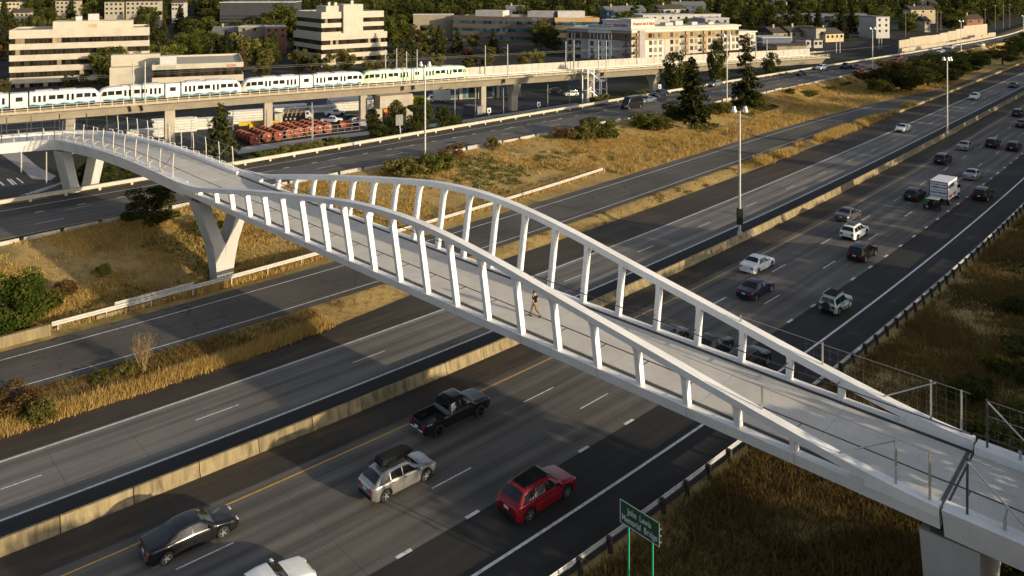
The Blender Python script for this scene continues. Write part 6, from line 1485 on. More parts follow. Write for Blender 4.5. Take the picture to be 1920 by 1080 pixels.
def container(x, y, L, W, H_, rz, col, label, name='shipping_container', cat='container', end=None):
    X, Y, z = aty(x, y); root = thing(name, label, cat, (X, Y, z), radians(rz)); m = plain('container_' + name + '_%d' % x, col, .6, 0, .15, 1); b = MB().box(0, L, 0, W, .12, H_)
    for i in range(int(L / .4)): b.box(.1 + i * .4, .3 + i * .4, -.04, -.001, .3, H_ - .2)
    b.build('container_body', m, root); me2 = plain('container_end_%d' % x, end or col, .6, 0, .1)
    for s in (0, 1): MB().box(L + .002, L + .05, .06 + s * W / 2, W / 2 - .06 + s * W / 2, .25, H_ - .15).build('end_door', me2, root)
    for yv in (.3, W / 2 - .25, W / 2 + .25, W - .3): MB().box(L + .05, L + .08, yv - .03, yv + .03, .3, H_ - .2).build('lock_bar', M_GALV, root)
    return root
container(489, 228, 6, 2.5, 2.7, -38, (.10, .12, .12), 'grey green shipping container with pale end doors in the yard', end=(.34, .33, .25))
container(868, 215, 5, 2.5, 2.7, -35, (.10, .10, .12), 'dark grey container parked under the viaduct', end=(.2, .2, .22))
# yellow wall, low shopfront, straddle block
X, Y, z = aty(752, 200); root = thing('yellow_wall', 'bright yellow site wall behind the dark trees', 'wall', (X, Y, z), radians(12)); m = plain('yellow_board', (.60, .52, .03), .6)
for i in range(6): MB().box(i * 1.15, i * 1.15 + 1.13, 0, .1, 0, 3.2).build('board', m, root)
X, Y, z = aty(700, 215); root = thing('rail_pier_block', 'big grey concrete crosshead block under the viaduct by the yellow wall', 'pier', (*lpt(LV, a_on(LV, 738, 1.5), 1.5, 0)[:2], -7.6), heading(LV, a_on(LV, 738)))
MB().box(-4.5, 4.5, -2.2, 2.0, 4.6, 7.7).build('crosshead', M_VIAC, root); MB().box(-5.2, -3.4, -.9, .9, 0, 4.6).box(3.2, 5.0, -.9, .9, 0, 4.6).build('column', M_VIAC, root)
X, Y, z = aty(826, 188); root = thing('shop_building', 'low glass fronted building beneath the viaduct', 'building', (X, Y, z), radians(14)); m = WALLS['grey']
MB().box(0, 26, .3, 12, 0, 4.6).build('wall', m, root); MB().box(-.4, 26.4, -.8, 12.3, 4.6, 5.0).build('roof', M_GREYR, root)
for i in range(9): MB().box(.5 + i * 2.8, 2.6 + i * 2.8, .2, .29, .4, 3.6).build('shop_window', M_TEALG, root)
for i in range(5): MB().box(-.1 + i * 6, .9 + i * 6, -.2, .28, 0, 4.5).build('pillar', M_HT, root)
# parked vehicles
def park(kind, colour, x, y, rz, label, cat='car', **kw):
    X, Y, z = aty(x, y); return make_car(kind, colour, label, cat, X, Y, z + .03, radians(rz), hi=False, **kw)
park('pickup', 'white', 628, 217, 20, 'white pickup with a pale canopy parked in the yard', 'pickup truck'); park('pickup', 'white', 622, 231, 15, 'white pickup nearest the cable drums', 'pickup truck'); park('suv', 'white', 663, 233, -150, 'white car parked close to the viaduct column')
park('suv', 'black', 1038, 174, 190, 'black car parked in shade under the viaduct'); park('suv', 'white', 1071, 180, 200, 'white wagon with roof load parked beside the white stair tower', extra=roof_rails)
def mini_truck(x, y, rz, label, mat, L=5.5, H_=2.6, cab=M_LRW, flat=False):
    X, Y, z = aty(x, y); root = thing('flatbed_truck' if flat else 'delivery_truck', label, 'truck', (X, Y, z), radians(rz))
    if flat:
        MB().box(-L, 0, -1.2, 1.2, .9, 1.15).build('flatbed', M_TRIM, root)
        for i in range(5): MB().beam((-L + .8 + i * 1.1, -1.0, 1.2), (-L + 1.2 + i * 1.1, .8, 2.2 + (i % 2) * .5), .18, .18).build('machine_arm', plain('machine_orange', (.55, .26, .04), .6), root)
    else: MB().box(-L, 0, -1.2, 1.2, .8, .8 + H_).build('cargo_box', mat, root)
    MB().loft([[(xx, yy, zz) for yy, zz in ((-1.05, .5), (1.05, .5), (1.0, zt), (-1.0, zt))] for xx, zt in ((.1, 2.3), (.9, 2.3), (1.5, 1.5), (2.1, 1.3))]).build('cab', cab, root, 35)
    for sg in (-1, 1): MB().box(.35, 1.0, sg * 1.02 - .03, sg * 1.02 + .03, 1.5, 2.1).build('side_window', M_CGLASS, root)
    w_ = MB().lathe((0, 0, 0), [(.001, -.14), (.46, -.14), (.48, .0), (.46, .14), (.25, .15), (.001, .1)], 12, 'y').mesh('wheel', M_TYRE)
    hb_ = MB().lathe((0, 0, 0), [(.24, .151), (.001, .155)], 10, 'y').mesh('wheel_hub', plain('wheel_hub', (.5, .48, .44), .5))
    for xx in ((-4.8, -3.7, -2.6, 1.2) if flat else (-3.6, 1.2)):
        for sg in (-1, 1): link('wheel_hub', hb_, link('wheel', w_, root, (xx, sg * 1.0, .48), 0 if sg > 0 else pi))
mini_truck(812, 192, 192, 'white box delivery truck parked under the viaduct by the shopfront', M_LRW, 5.2, 2.7); mini_truck(572, 224, 12, 'flatbed truck carrying orange drilling gear in the yard', None, 6.5, flat=True)
mini_truck(515, 246, 170, 'yellow crane truck behind the dull red cable drums', None, 6.0, cab=plain('crane_yellow', (.62, .40, .02), .5), flat=True)
X, Y, z = aty(500, 246); root = thing('crane_boom', 'yellow telescopic boom lying on the crane truck', 'crane boom', (X, Y, z + 1.9), radians(14)); MB().beam((-6.5, 0, .1), (1.0, 0, .5), .8, .8).beam((-2, 0, .1), (3, 0, .5), .5, .5).build('boom', MATS['crane_yellow'], root); MB().box(-4, -2.6, -.9, .9, -.9, .2).build('cabin', MATS['crane_yellow'], root)
# clutter between the pickups and the column
cl = [((672, 226), (.30, .07, .04), 'rust red skip of scrap beside the column'), ((712, 222), (.35, .05, .03), 'red tank trailer under the viaduct'), ((727, 212), (.60, .20, .03), 'orange plastic crate pile under the crosshead'), ((658, 222), (.05, .12, .07), 'green waste bin behind the parked cars'), ((648, 238), (.45, .12, .05), 'orange machine beside the parked cars'), ((684, 236), (.35, .36, .38), 'grey tool trailer right of the column')]
for i, ((x, y), c, lab) in enumerate(cl):
    X, Y, z = aty(x, y); root = thing('work_skip', lab, 'skip', (X, Y, z), RND.uniform(-.5, .5)); m = plain('skip_%d' % i, c, .7, 0, .2)
    MB().loft([[(-1.1, -.8, .15), (1.1, -.8, .15), (1.1, .8, .15), (-1.1, .8, .15)], [(-1.6, -1., 1.5), (1.6, -1., 1.5), (1.6, 1., 1.5), (-1.6, 1., 1.5)]]).build('skip_body', m, root); MB().box(-1.7, 1.7, -1.1, -.98, 1.4, 1.55).box(-1.7, 1.7, .98, 1.1, 1.4, 1.55).build('rim', M_TRIM, root)
# fence along the yard and slope
b = thing('yard_fence', 'thin wire fence on slim posts along the yard sidewalk', 'fence', (*at(480, 270, -7.5), -7.5)); base = b.location
fp = [(470, 272), (520, 263), (570, 256), (620, 250), (660, 246), (700, 240)]
pw = [(*[u - v for u, v in zip(at(x, y, -7.5), base[:2])], 0) for x, y in fp]
for (p, q) in zip(pw[:-1], pw[1:]):
    for k in range(3): t = k / 3; MB().box(-.04, .04, -.04, .04, 0, 2.0).build('post', M_GALV, b, (lerp(p[0], q[0], t), lerp(p[1], q[1], t), 0))
for z in (.1, 1.0, 1.95): MB().poly([(p[0], p[1], z) for p in pw], .02, 4).build('wire', M_GALV, b)
# light poles
M_POLE = plain('pole_grey', (.50, .49, .46), .45, .4, .1, 4); M_LAMP = plain('lamp_housing', (.62, .62, .62), .3, .5, .05)
def light_pole(X, Y, z, h, label, arm=.65, rz=0., heads=2, grp=None):
    root = thing('light_pole', label, 'light pole', (X, Y, z), rz, grp); MB().tube((0, 0, 0), (0, 0, h), .16, .10, 10).build('mast', M_POLE, root, 40); MB().box(-.25, .25, -.25, .25, 0, .35).build('base_plate', M_GALV, root)
    MB().tube((-arm, 0, h - .1), (arm, 0, h - .1), .05, n=6).build('cross_arm', M_POLE, root)
    lm = MB().lathe((0, 0, 0), [(.08, .34), (.17, .28), (.22, .02), (.36, -.26), (.34, -.34), (.001, -.36)], 14, 'z').mesh('lamp_head', M_LAMP, 40); ln = MB().lathe((0, 0, 0), [(.30, -.362), (.26, -.42), (.001, -.45)], 12, 'z').mesh('lamp_glass', plain('lamp_glass', (.75, .75, .72), .2))
    for sg in ((-1, 1) if heads == 2 else (-1, 0, 1)): link('lamp_glass', ln, link('lamp_head', lm, root, (sg * arm, .0 if sg else -.3, h + .22)))
    return root
X, Y = at(1387, 440, .8); light_pole(X, Y, .80, (440 - 208) * Y / 1500, 'tall twin headed light pole on the median barrier, nearest to us'); MB().box(-.3, .3, -.24, .24, 1.2, 3.0).build('sign_back', M_TRIM, [o for o in bpy.data.objects if o.get('category') == 'light pole'][-1])
X, Y = at(1776, 250, .8); light_pole(X, Y, .80, (250 - 112) * Y / 1500, 'twin headed light pole on the median barrier farther up the road', heads=3)
X, Y = at(797, 297, UZ); light_pole(X, Y, UZ, (297 - 122) * Y / 1500, 'tall twin headed light pole at the grassy edge of the upper carriageway')
X, Y = at(1363, 191, UZ); light_pole(X, Y, UZ, (191 - 68) * Y / 1500, 'twin headed light pole between the conifers by the upper carriageway')
X, Y = at(1636, 128, UZ); light_pole(X, Y, UZ, (128 - 54) * Y / 1500, 'light pole in front of the white stair block'); X, Y = at(1802, 95, UZ); light_pole(X, Y, UZ, (95 - 40) * Y / 1500, 'light pole in front of the stepped retaining wall'); X, Y = at(1919, 60, UZ); light_pole(X, Y, UZ, (62 - 32) * Y / 1500, 'light pole at the upper right edge of the picture')
def post(x, y, yt, r, label, mat=M_POLE, h0=None, arm=0., name='pole', cat='pole', grp=None):
    if h0 is None: X, Y, z = aty(x, y)
    else: X, Y = at(x, y, h0); z = h0
    h = max(1.5, (y - yt) * Y / 1500); root = thing(name, label, cat, (X, Y, z - .2), 0, grp); MB().tube((0, 0, 0), (0, 0, h + .2), r, r * .75, 7).build('shaft', mat, root)
    if arm: MB().beam((-arm, 0, h - .3), (arm, 0, h - .3), .12, .14).build('cross_arm', mat, root)
    return root
M_WPOLE = plain('wood_pole', (.22, .17, .12), .9, 0, .2, 3)
post(585, 265, 192, .12, 'slim cream pole at the sidewalk beside the cable drums, taller of two'); post(587, 258, 205, .1, 'slim cream pole at the sidewalk beside the cable drums, shorter of two'); post(359, 278, 224, .1, 'thin grey pole standing in the dark yard lot'); post(437, 250, 206, .14, 'brown wooden pole beside the white pipes', M_WPOLE)
post(40, 324, 284, .16, 'cream pole on the sidewalk island at the far left', M_CREAMP); post(87, 345, 285, .14, 'grey traffic pole by the bushes at the far left')
post(853, 222, 163, .12, 'street light pole with dark lamp under the viaduct', arm=.9); post(891, 223, 160, .14, 'brown wooden pole right of the grey container', M_WPOLE); post(944, 214, 165, .1, 'thin pole next to the viaduct column'); post(1027, 199, 158, .1, 'slim pole in front of the dark shopfront'); post(1068, 194, 160, .1, 'slim pole right of the white parked wagon')
GU = 'utility poles at the far right'
for x, y, yt, lab in ((1698, 74, 20, 'wooden utility pole before the bright green tree'), (1757, 50, 20, 'grey utility pole in the dark trees, left of two'), (1764, 46, 20, 'grey utility pole in the dark trees, right of two'), (1847, 42, 15, 'utility pole with cross arm at the far right'), (1866, 44, 8, 'tall utility pole at the far right, second of four'), (1881, 44, 8, 'tall utility pole at the far right, third of four'), (1893, 42, 6, 'tall utility pole at the far right, last of four')):
    X, Y = (x - 960) * 430 / 1500, 430; z = CH - (y + 40) * Y / 1500; root = thing('utility_pole', lab, 'utility pole', (X, Y, z - 3), 0, GU); h = (y - yt) * Y / 1500 + 3; MB().tube((0, 0, 0), (0, 0, h), .2, .14, 7).build('shaft', M_WPOLE, root); MB().beam((-1.1, 0, h - .8), (1.1, 0, h - .8), .13, .16).build('cross_arm', M_WPOLE, root)
for x, lab in ((1568, 'pale catenary mast before the dark trees, left of a pair'), (1575, 'pale catenary mast before the dark trees, right of a pair'), (1648, 'slim mast below the white stair block, left of a pair'), (1653, 'slim mast below the white stair block, right of a pair')):
    Y = 340; X = (x - 960) * Y / 1500; yb, yt = (108, 68) if x < 1600 else (92, 70); z = CH - (yb + 40) * Y / 1500; root = thing('catenary_mast', lab, 'mast', (X, Y, z)); MB().tube((0, 0, 0), (0, 0, (yb - yt) * Y / 1500), .17, .12, 7).build('pole', M_CAT, root)
# road signs
def leaning_sign():
    X, Y = at(752, 256, 2.2); root = thing('road_sign', 'grey back of a road sign on one post leaning over the rail', 'sign', (X, Y, 1.9), radians(20)); MB().beam((0, 0, 0), (-.35, 0, 3.6), .12, .12).build('post', M_GALV, root); MB().box(-.95, .35, -.06, .0, 2.3, 4.2).build('sign_panel', plain('sign_back_grey', (.20, .20, .20), .5, .4), root)
leaning_sign()
for x, y, yt, lab in ((1010, 202, 196, 'small white speed sign at the rail, left of the stair tower'), (1237, 168, 162, 'small white speed sign at the rail, right of the stair tower'), (917, 214, 207, 'small white marker sign behind the rail')):
    X, Y = at(x, y, 2.4); root = thing('road_sign', lab, 'sign', (X, Y, 2.2), radians(15)); MB().box(-.05, .05, -.05, .05, 0, 1.2).build('post', M_GALV, root); MB().box(-.38, .38, -.1, -.052, .5, 1.5).build('sign_panel', plain('sign_white', (.7, .7, .68), .5), root); MB().box(-.16, .16, -.112, -.101, .65, 1.15).build('sign_figure', M_TRIM, root)
# ------------------------------------------------------------------ the green sign
def bridge_sign():
    best = None
    a = min(np.arange(20, 60, .05), key=lambda q: abs(960 + 1500 * (lambda p: p[0] / p[1])(ab2w(q, float(LY(q)) - 20.4)) - 1178)); X, Y = ab2w(a, float(LY(a)) - 20.4)
    z0 = gz(X, Y); h = heading(LY, a) - radians(90); root = thing('bridge_name_sign', 'green road sign with white border and two lines of lettering on twin green posts', 'sign', (X, Y, z0), h)
    mg = plain('sign_green', (.012, .075, .035), .4, 0, .05); mw_ = plain('sign_border_white', (.62, .64, .64), .5); mp = plain('sign_post_green', (.03, .33, .16), .5)
    ztop = CH - (985 - 8 + 40) * Y / 1500 - z0; zb = ztop - .06; W_ = 2.35; Hs = 1.12; x0 = -.48
    zt = CH - (948 + 40) * (Y + .0) / 1500 - z0 + .12; zb = zt - Hs
    for x in (0, 1.42): MB().box(x - .04, x + .04, .02, .08, -.1, zt - .1).build('post', mp, root)
    MB().box(x0, x0 + W_, -.02, .0, zb, zt).build('sign_panel', mg, root)
    e = .04; MB().box(x0, x0 + W_, -.026, -.021, zt - e, zt).box(x0, x0 + W_, -.026, -.021, zb, zb + e).box(x0, x0 + e, -.026, -.021, zb + e, zt - e).box(x0 + W_ - e, x0 + W_, -.026, -.021, zb + e, zt - e).build('border', mw_, root)
    text_part(root, 'John  Lewis', .41, mw_, (x0 + W_ / 2, -.03, zb + .62), (radians(90), 0, 0), .004, align='CENTER', sx=.72, bold=.006); text_part(root, 'Memorial  Bridge', .41, mw_, (x0 + W_ / 2, -.03, zb + .2), (radians(90), 0, 0), .004, align='CENTER', sx=.72, bold=.006)
    for z in (.2, .5, .8): MB().box(x0 + W_ - .02, x0 + W_ + .05, .0, .05, zb + z, zb + z + .05).build('bracket', M_GALV, root)
bridge_sign()
# ------------------------------------------------------------------ the walker
def skin_mesh(name, V, E, R, mat, sub=2, root=0):
    me = bpy.data.meshes.new(name + '_skeleton'); me.from_pydata(V, E, []); o = bpy.data.objects.new('tmp_skin', me); COL.objects.link(o)
    m = o.modifiers.new('skin', 'SKIN'); m.use_smooth_shade = True; s = o.modifiers.new('sub', 'SUBSURF'); s.levels = s.render_levels = sub
    if not me.skin_vertices: me.attributes.new
    lay = me.skin_vertices[0].data
    for i, r in enumerate(R): lay[i].radius = (r, r) if not isinstance(r, tuple) else r; lay[i].use_root = (i == root)
    dg = bpy.context.evaluated_depsgraph_get(); me2 = bpy.data.meshes.new_from_object(o.evaluated_get(dg)); bpy.data.objects.remove(o); me2.name = name; me2.materials.clear(); me2.materials.append(mat)
    me2.polygons.foreach_set('use_smooth', [True] * len(me2.polygons)); return me2
def walker():
    t = min(np.arange(-12, 10, .02), key=lambda q: abs(960 + 1500 * bp(q, 1.75, 0)[0] / bp(q, 1.75, 0)[1] - 1003)); p = bp(t, 1.75, 0)
    hd_ = atan2(-BD[1], -BD[0]); root = thing('person', 'person in black shirt and khaki trousers walking away along the footbridge deck', 'person', p, hd_)
    skin = plain('skin', (.42, .25, .17), .6, 0, .05); shirt = plain('black_shirt', (.008, .008, .009), 1., 0, .1, 1.5, 0, .1); kh = plain('khaki_cloth', (.20, .15, .075), .9, 0, .12, 12); hair = plain('dark_hair', (.03, .02, .014), .8); shoe = plain('dark_shoe', (.025, .018, .014), .7)
    # x forward, y left; left foot planted ahead, right foot pushing off behind
    V = [(0, 0, .93), (0, 0, 1.08), (.02, 0, 1.25), (.02, 0, 1.40), (.03, 0, 1.49), (.06, 0, 1.57), (.075, 0, 1.65),
         (.02, .09, .90), (.20, .10, .50), (.30, .10, .09), (.02, -.09, .90), (-.02, -.10, .49), (-.36, -.10, .16),
         (.0, .17, 1.40), (-.06, .235, 1.14), (.06, .24, .90), (.0, -.17, 1.40), (.02, -.235, 1.13), (.20, -.17, 1.02)]
    E = [(0, 1), (1, 2), (2, 3), (3, 4), (4, 5), (5, 6), (0, 7), (7, 8), (8, 9), (0, 10), (10, 11), (11, 12), (3, 13), (13, 14), (14, 15), (3, 16), (16, 17), (17, 18)]
    R = [(.12, .14), (.11, .13), (.115, .15), (.10, .15), .055, .085, .088, .082, .058, .042, .082, .058, .042, .058, .042, .03, .058, .042, .03]
    body = link('body', skin_mesh('body', V, E, R, skin), root)
    # clothing, slightly larger than the body
    sv = [V[0], V[1], V[2], V[3], V[13], (V[13][0] - .03, V[13][1] + .035, 1.19), V[16], (V[16][0] + .01, V[16][1] - .035, 1.19), (.025, 0, 1.45)]
    link('shirt', skin_mesh('shirt', sv, [(0, 1), (1, 2), (2, 3), (3, 4), (4, 5), (3, 6), (6, 7), (3, 8)], [(.14, .165), (.135, .16), (.14, .175), (.125, .175), .085, .075, .085, .075, .07], shirt), root)
    tv = [(0, 0, .95), V[7], V[8], (V[9][0], V[9][1], .12), V[10], V[11], (V[12][0] + .02, V[12][1], .21)]
    link('trousers', skin_mesh('trousers', tv, [(0, 1), (1, 2), (2, 3), (0, 4), (4, 5), (5, 6)], [(.13, .15), .10, .075, .062, .10, .075, .06], kh), root)
    for (x, y, z, pit) in ((.34, .10, .045, 0), (-.36, -.10, .10, radians(50))):
        o = MB().loft([[(xx, -w_, 0), (xx, w_, 0), (xx, w_ * .8, hh), (xx, -w_ * .8, hh)] for xx, w_, hh in ((-.13, .035, .07), (-.09, .045, .09), (.03, .048, .085), (.12, .045, .05), (.17, .025, .03))]).build('shoe', shoe, root, 50, loc=(x, y, z - .045)); o.rotation_euler = (0, pit, 0)
    hb_ = MB().lathe((.068, 0, 1.67), [(.001, .095), (.06, .085), (.09, .045), (.10, .0), (.098, -.05), (.085, -.08)], 14, 'z'); hb_.build('hair', hair, root, 60)
    # face: nose, eyes, mouth, ears
    MB().loft([[(.155, -.018, 1.60), (.155, .018, 1.60), (.150, .010, 1.66), (.150, -.010, 1.66)], [(.185, -.010, 1.605), (.185, .010, 1.605), (.160, .005, 1.655), (.160, -.005, 1.655)]]).build('nose', skin, root)
    for sg in (-1, 1):
        MB().lathe((.150, sg * .033, 1.655), [(.001, -.004), (.013, 0), (.001, .008)], 8, 'x').build('eye', plain('eye_dark', (.03, .025, .02), .2), root); MB().lathe((.07, sg * .092, 1.635), [(.001, -.012), (.03, 0), (.001, .012)], 8, 'y').build('ear', skin, root)
    MB().box(.152, .158, -.022, .022, 1.575, 1.583).build('mouth', plain('lips', (.30, .12, .10), .6), root)
    # hands: palm, four unequal bent fingers, thumb from the side of the palm
    for (px_, py_, pz_, sg, fw) in ((.07, .245, .86, 1, .1), (.23, -.165, 1.00, -1, .5)):
        b = bpy.data.objects; vs_, es_, rs_ = [(px_ - fw * .03, py_, pz_ + .03), (px_, py_, pz_ - .005), (px_ + fw * .05, py_, pz_ - .05)], [(0, 1), (1, 2)], [.026, (.018, .034), (.016, .034)]
        hand = link('hand', skin_mesh('hand', vs_, es_, rs_, skin, 1), root)
        for k, (off_, ln) in enumerate(((-.027, .065), (-.009, .075), (.009, .07), (.027, .055))):
            q = [(px_ + fw * .04 + off_, py_ , pz_ - .045), (px_ + off_ + fw * .08, py_ - sg * .006, pz_ - .05 - ln * .5), (px_ + off_ + fw * .07, py_ - sg * .022, pz_ - .05 - ln * .95)]
            link('finger', skin_mesh('finger', q, [(0, 1), (1, 2)], [.010, .009, .007], skin, 1), hand)
        q = [(px_ + .03, py_, pz_ + .0), (px_ + .055, py_ - sg * .012, pz_ - .03), (px_ + .058, py_ - sg * .02, pz_ - .055)]
        link('thumb', skin_mesh('thumb', q, [(0, 1), (1, 2)], [.012, .011, .008], skin, 1), hand)
walker()
# worker in a bright vest far off in the yard
X, Y, z = aty(633, 214); root = thing('person', 'worker in a yellow green vest standing by the pale pipes', 'person', (X, Y, z)); 
V = [(0, 0, .9), (0, 0, 1.2), (0, 0, 1.42), (0, 0, 1.52), (0, 0, 1.66), (0, .1, .45), (0, .12, .05), (0, -.1, .45), (0, -.12, .05), (0, .2, 1.4), (0, .26, .95), (0, -.2, 1.4), (0, -.26, .95)]
E = [(0, 1), (1, 2), (2, 3), (3, 4), (0, 5), (5, 6), (0, 7), (7, 8), (2, 9), (9, 10), (2, 11), (11, 12)]
link('body', skin_mesh('body', V, E, [.14, .15, .14, .06, .1, .09, .06, .09, .06, .07, .045, .07, .045], plain('work_trousers', (.03, .035, .05), .9), 1), root)
link('vest', skin_mesh('vest', [(0, 0, .95), (0, 0, 1.2), (0, 0, 1.42)], [(0, 1), (1, 2)], [(.17, .2), (.17, .22), (.15, .22)], plain('vest_yellow', (.50, .62, .05), .8), 1), root)
# ------------------------------------------------------------------ street trees and the wooded hillside
GS = 'street trees in front of the office buildings'
for x, y, yt, k, lab in ((205, 158, 85, 'maple', 'bushy green tree in front of the long cream office'), (130, 172, 140, 'olive', 'olive street tree before the long office, leftmost'), (160, 170, 138, 'olive2', 'olive street tree before the long office, right of the leftmost'), (195, 168, 136, 'olive', 'dark olive tree between the two white offices'), (8, 178, 148, 'olive', 'olive tree at the left edge above the train'),
      (455, 140, 62, 'olive', 'tall airy tree right of the low white office'), (410, 132, 60, 'maple', 'rounded green tree behind the low white office'), (345, 100, 60, 'maple2', 'dense tree behind the low office roof'), (375, 112, 52, 'maple', 'dense green tree left of the rounded one'), (500, 142, 92, 'olive2', 'airy tree left of the stepped tower'), (490, 160, 118, 'olive', 'low olive tree just above the train, left of the tower'),
      (560, 142, 93, 'olive', 'olive street tree below the stepped tower, first from the left'), (588, 144, 100, 'olive', 'olive street tree below the stepped tower, second'), (620, 145, 102, 'olive2', 'olive street tree below the stepped tower, third'), (648, 140, 92, 'olive', 'olive street tree below the stepped tower, fourth and tallest'), (690, 145, 108, 'olive', 'olive street tree below the stepped tower, fifth'), (720, 140, 104, 'olive2', 'olive street tree at the right foot of the stepped tower'), (752, 138, 92, 'olive', 'olive tree right of the stepped tower'),
      (820, 138, 99, 'olive', 'yellow green tree above the end of the green train'), (880, 140, 110, 'olive', 'yellow green tree just past the end of the train'), (918, 138, 88, 'olive2', 'reddish olive tree beside the grey mast'), (985, 132, 95, 'olive', 'olive tree left of the hotel'), (1010, 128, 92, 'olive', 'olive tree hard against the hotel'), (1112, 118, 98, 'poplar', 'small bright green poplar before the hotel'), (1150, 120, 105, 'rust', 'small rusty tree before the hotel'),
      (858, 98, 50, 'spruce', 'slim green conifer in front of the brown brick office, left of two'), (925, 100, 55, 'spruce', 'slim conifer in front of the brown brick office, right of two'), (825, 92, 55, 'olive2', 'yellow tree at the left end of the brown brick office'), (890, 95, 62, 'olive', 'yellowish tree in front of the brown brick office'), (1015, 98, 42, 'maple2', 'big dark green tree between the brick office and hotel'), (1035, 100, 50, 'dark', 'dark tree touching the grey hotel wing'), (1018, 80, 36, 'rust', 'tall brown tree beside the sunny orange wing'),
      (745, 100, 30, 'maple2', 'tall tree right of the stepped tower'), (770, 98, 48, 'rust', 'rusty brown tree right of the stepped tower'), (800, 95, 45, 'maple', 'green tree among the parking lot trees'), (510, 95, 50, 'rust', 'rusty red tree left of the stepped tower'), (530, 92, 8, 'maple2', 'tall tree behind the left end of the stepped tower'), (1190, 34, 8, 'poplar', 'bright yellow green tree above the hotel sign'), (1220, 32, -4, 'poplar', 'tall pale tree behind the hotel'), (1703, 66, 22, 'maple', 'bright green rounded tree right of the white stair block')):
    Z = {True: None}; 
    z = -7.
    for _ in range(30): X, Y = at(x, y, z); z = .5 * z + .5 * gz(X, Y)
    if Y > 470 or y < 60: Y = 455 if y < 60 else 440; X = (x - 960) * Y / 1500; z = gz(X, Y); zt = CH - (yt + 40) * Y / 1500; plant(k, X, Y, max(6, zt - z), lab, group=None)
    else: plant(k, X, Y, max(3, (y - yt) * Y / 1500), lab, wide=1.0)
RNF = random.Random(21)
kinds = ['maple', 'maple2', 'dark', 'dark', 'fir', 'fir2', 'fir2', 'rust', 'olive', 'maple', 'fir']
FL = {'maple': 'round leafy tree in the woods behind the offices', 'maple2': 'tall leafy tree in the woods behind the offices', 'dark': 'dark broad tree in the woods on the hillside', 'fir': 'dark pointed fir in the woods on the hillside', 'fir2': 'tall dark fir in the woods on the hillside', 'rust': 'brownish tree in the woods on the hillside', 'olive': 'olive green tree in the woods behind the offices'}
placed = []; n = 0
def clear(X, Y, h, z, r):
    x = 960 + 1500 * X / Y; rr = 1500 * r / Y; yt = -40 + 1500 * (CH - z - h) / Y; yb = -40 + 1500 * (CH - z) / Y
    for x0, x1, y0, y1, Zb in RECTS:
        if Y < Zb + 12 and x + rr * .7 > x0 and x - rr * .7 < x1 and yt < y1 - (y1 - y0) * .2 and yb > y0: return False
        if Zb + 12 > Y > Zb - 14 and x + rr > x0 and x - rr < x1 and Zb > 0 and Y > Zb - 5: return False
    return True
tries = 0
while n < 560 and tries < 30000:
    tries += 1; Y = 300 + 480 * RNF.random() ** 1.0; X = RNF.uniform(-.68, .68) * Y; a, b = w2ab(X, Y)
    if b < float(LUF(a)) + 34 or b < float(LV(min(a, 250))) + 22: continue
    xs_ = 960 + 1500 * X / Y
    if xs_ > 1400 and (Y < 335 or b < float(LUF(a)) + 36): continue
    k = RNF.choice(kinds if xs_ < 1300 else ['dark', 'fir', 'fir2', 'fir2', 'dark', 'maple2', 'maple', 'rust']); h = TREES[k][2] * RNF.uniform(.75, 1.15); r = h * .36; z = gz(X, Y)
    if any((X - p) ** 2 + (Y - q) ** 2 < (.46 * (r + s)) ** 2 for p, q, s in placed): continue
    if not clear(X, Y, h, z, r): continue
    placed.append((X, Y, r)); n += 1; plant(k, X, Y, h, FL[k], group={'maple': 'leafy trees in the woods', 'maple2': 'tall leafy trees in the woods', 'dark': 'dark trees in the woods', 'fir': 'firs in the woods', 'fir2': 'tall firs in the woods', 'rust': 'brownish trees in the woods', 'olive': 'olive trees in the woods'}[k], wide=RNF.uniform(1.0, 1.25))
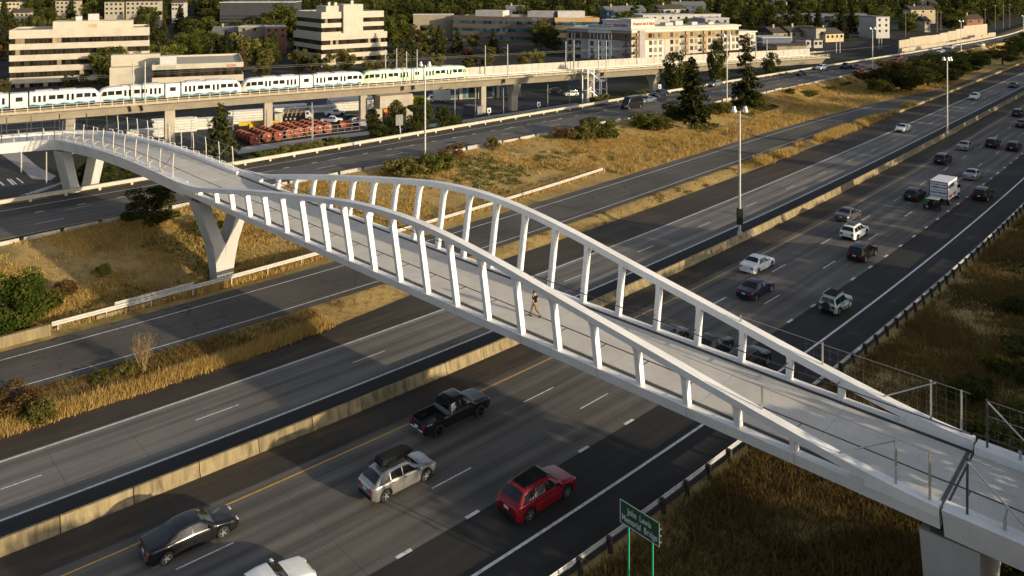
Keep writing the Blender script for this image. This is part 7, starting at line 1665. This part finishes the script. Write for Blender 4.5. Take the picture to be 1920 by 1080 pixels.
# the far wood, one mass: joined crowns and trunks right up the hillside
rng = np.random.default_rng(77); VV = []; FF = []; TT = []; nv = 0
for key in ('far_round', 'far_point'):
    pass
for i in range(2600):
    Y = rng.uniform(560, 1250); X = rng.uniform(-.72, .72) * Y; a, b = w2ab(X, Y)
    if b < float(LUF(min(a, 480))) + 45 and a < 900: continue
    h = rng.uniform(13, 24); r = h * rng.uniform(.2, .34); z = float(ground_z(X, Y)[0])
    if not clear(X, Y, h, z, r): continue
    m_ = 110; u = rng.uniform(0, 1, m_); an = rng.uniform(0, 2 * pi, m_); pt = rng.random() < .5
    rad = r * (1 - u) ** .8 if pt else r * np.sqrt(np.clip(1 - (2 * u - 1) ** 2, 0, 1)); rad = rad * rng.uniform(.55, 1.08, m_)
    P = np.stack([X + rad * np.cos(an), Y + rad * np.sin(an), z + h * (.12 + .88 * u)], 1); V_, F_ = quads(P, 1.15, rng, .3)
    VV.append(V_); FF.append(F_ + nv); nv += len(V_); TT.append(np.clip(rng.uniform(0, .8) + rng.normal(0, .15, m_), 0, 1))
o = link('forest', np_mesh('forest', np.concatenate(VV), np.concatenate(FF), M_LEAF['dark'], tint=np.concatenate(TT))); tag(o, kind='stuff')
# trees on the slope to the right, whose long shadows reach the lanes
GR = 'trees along the top of the right hand slope'
for i in range(38):
    a = -55 + i * 9.0 + RNF.uniform(-2.0, 2.0); d = RNF.uniform(43, 52); X, Y = ab2w(a, float(LY(a)) - d)
    if Y < 3 and abs(X) < 8: continue
    if 31 < a < 41 or 44 < a < 56 or 96 < a < 101: continue
    z = gz(X, Y); top = 11.2 + RNF.uniform(-1.6, 1.5) + 1.2 * float(sstep(a, 100, 150)); plant('dark', X, Y, max(3, top - z), 'broad dark tree on the slope to the right of the freeway', group=GR, wide=RNF.uniform(1.5, 2.1))
for i in range(9):
    a = 112 + i * 26 + RNF.uniform(-8, 8); d = RNF.uniform(62, 85); X, Y = ab2w(a, float(LY(a)) - d); z = gz(X, Y); top = 18 + RNF.uniform(-2, 5); plant('fir2', X, Y, top - z, 'tall fir on the slope to the right of the freeway', group=GR, wide=1.0)
for i in range(22):
    a = 185 + i * 13 + RNF.uniform(-4, 4); d = RNF.uniform(46, 62); X, Y = ab2w(a, float(LY(a)) - d); z = gz(X, Y); top = 21 + RNF.uniform(-3, 5); plant(RNF.choice(['fir2', 'dark', 'maple2']), X, Y, top - z, 'tall tree on the slope to the right of the far lanes', group='tall trees on the far right hand slope', wide=1.15)
GW = 'weedy bushes behind the upper carriageway rail'
for i in range(26):
    a = a_on(LUF, 500 + i * 9.5 + RNF.uniform(-3, 3)) if i < 18 else a_on(LUF, 1130 + (i - 18) * 14); X, Y = ab2w(a, float(LUF(a)) + RNF.uniform(1.8, 3.6))
    plant(RNF.choice(['bush', 'bush_fresh', 'bush']), X, Y, RNF.uniform(.9, 1.7), 'low weedy bush just behind the cream rail of the upper carriageway', 'bush', GW, wide=RNF.uniform(1.0, 1.6))
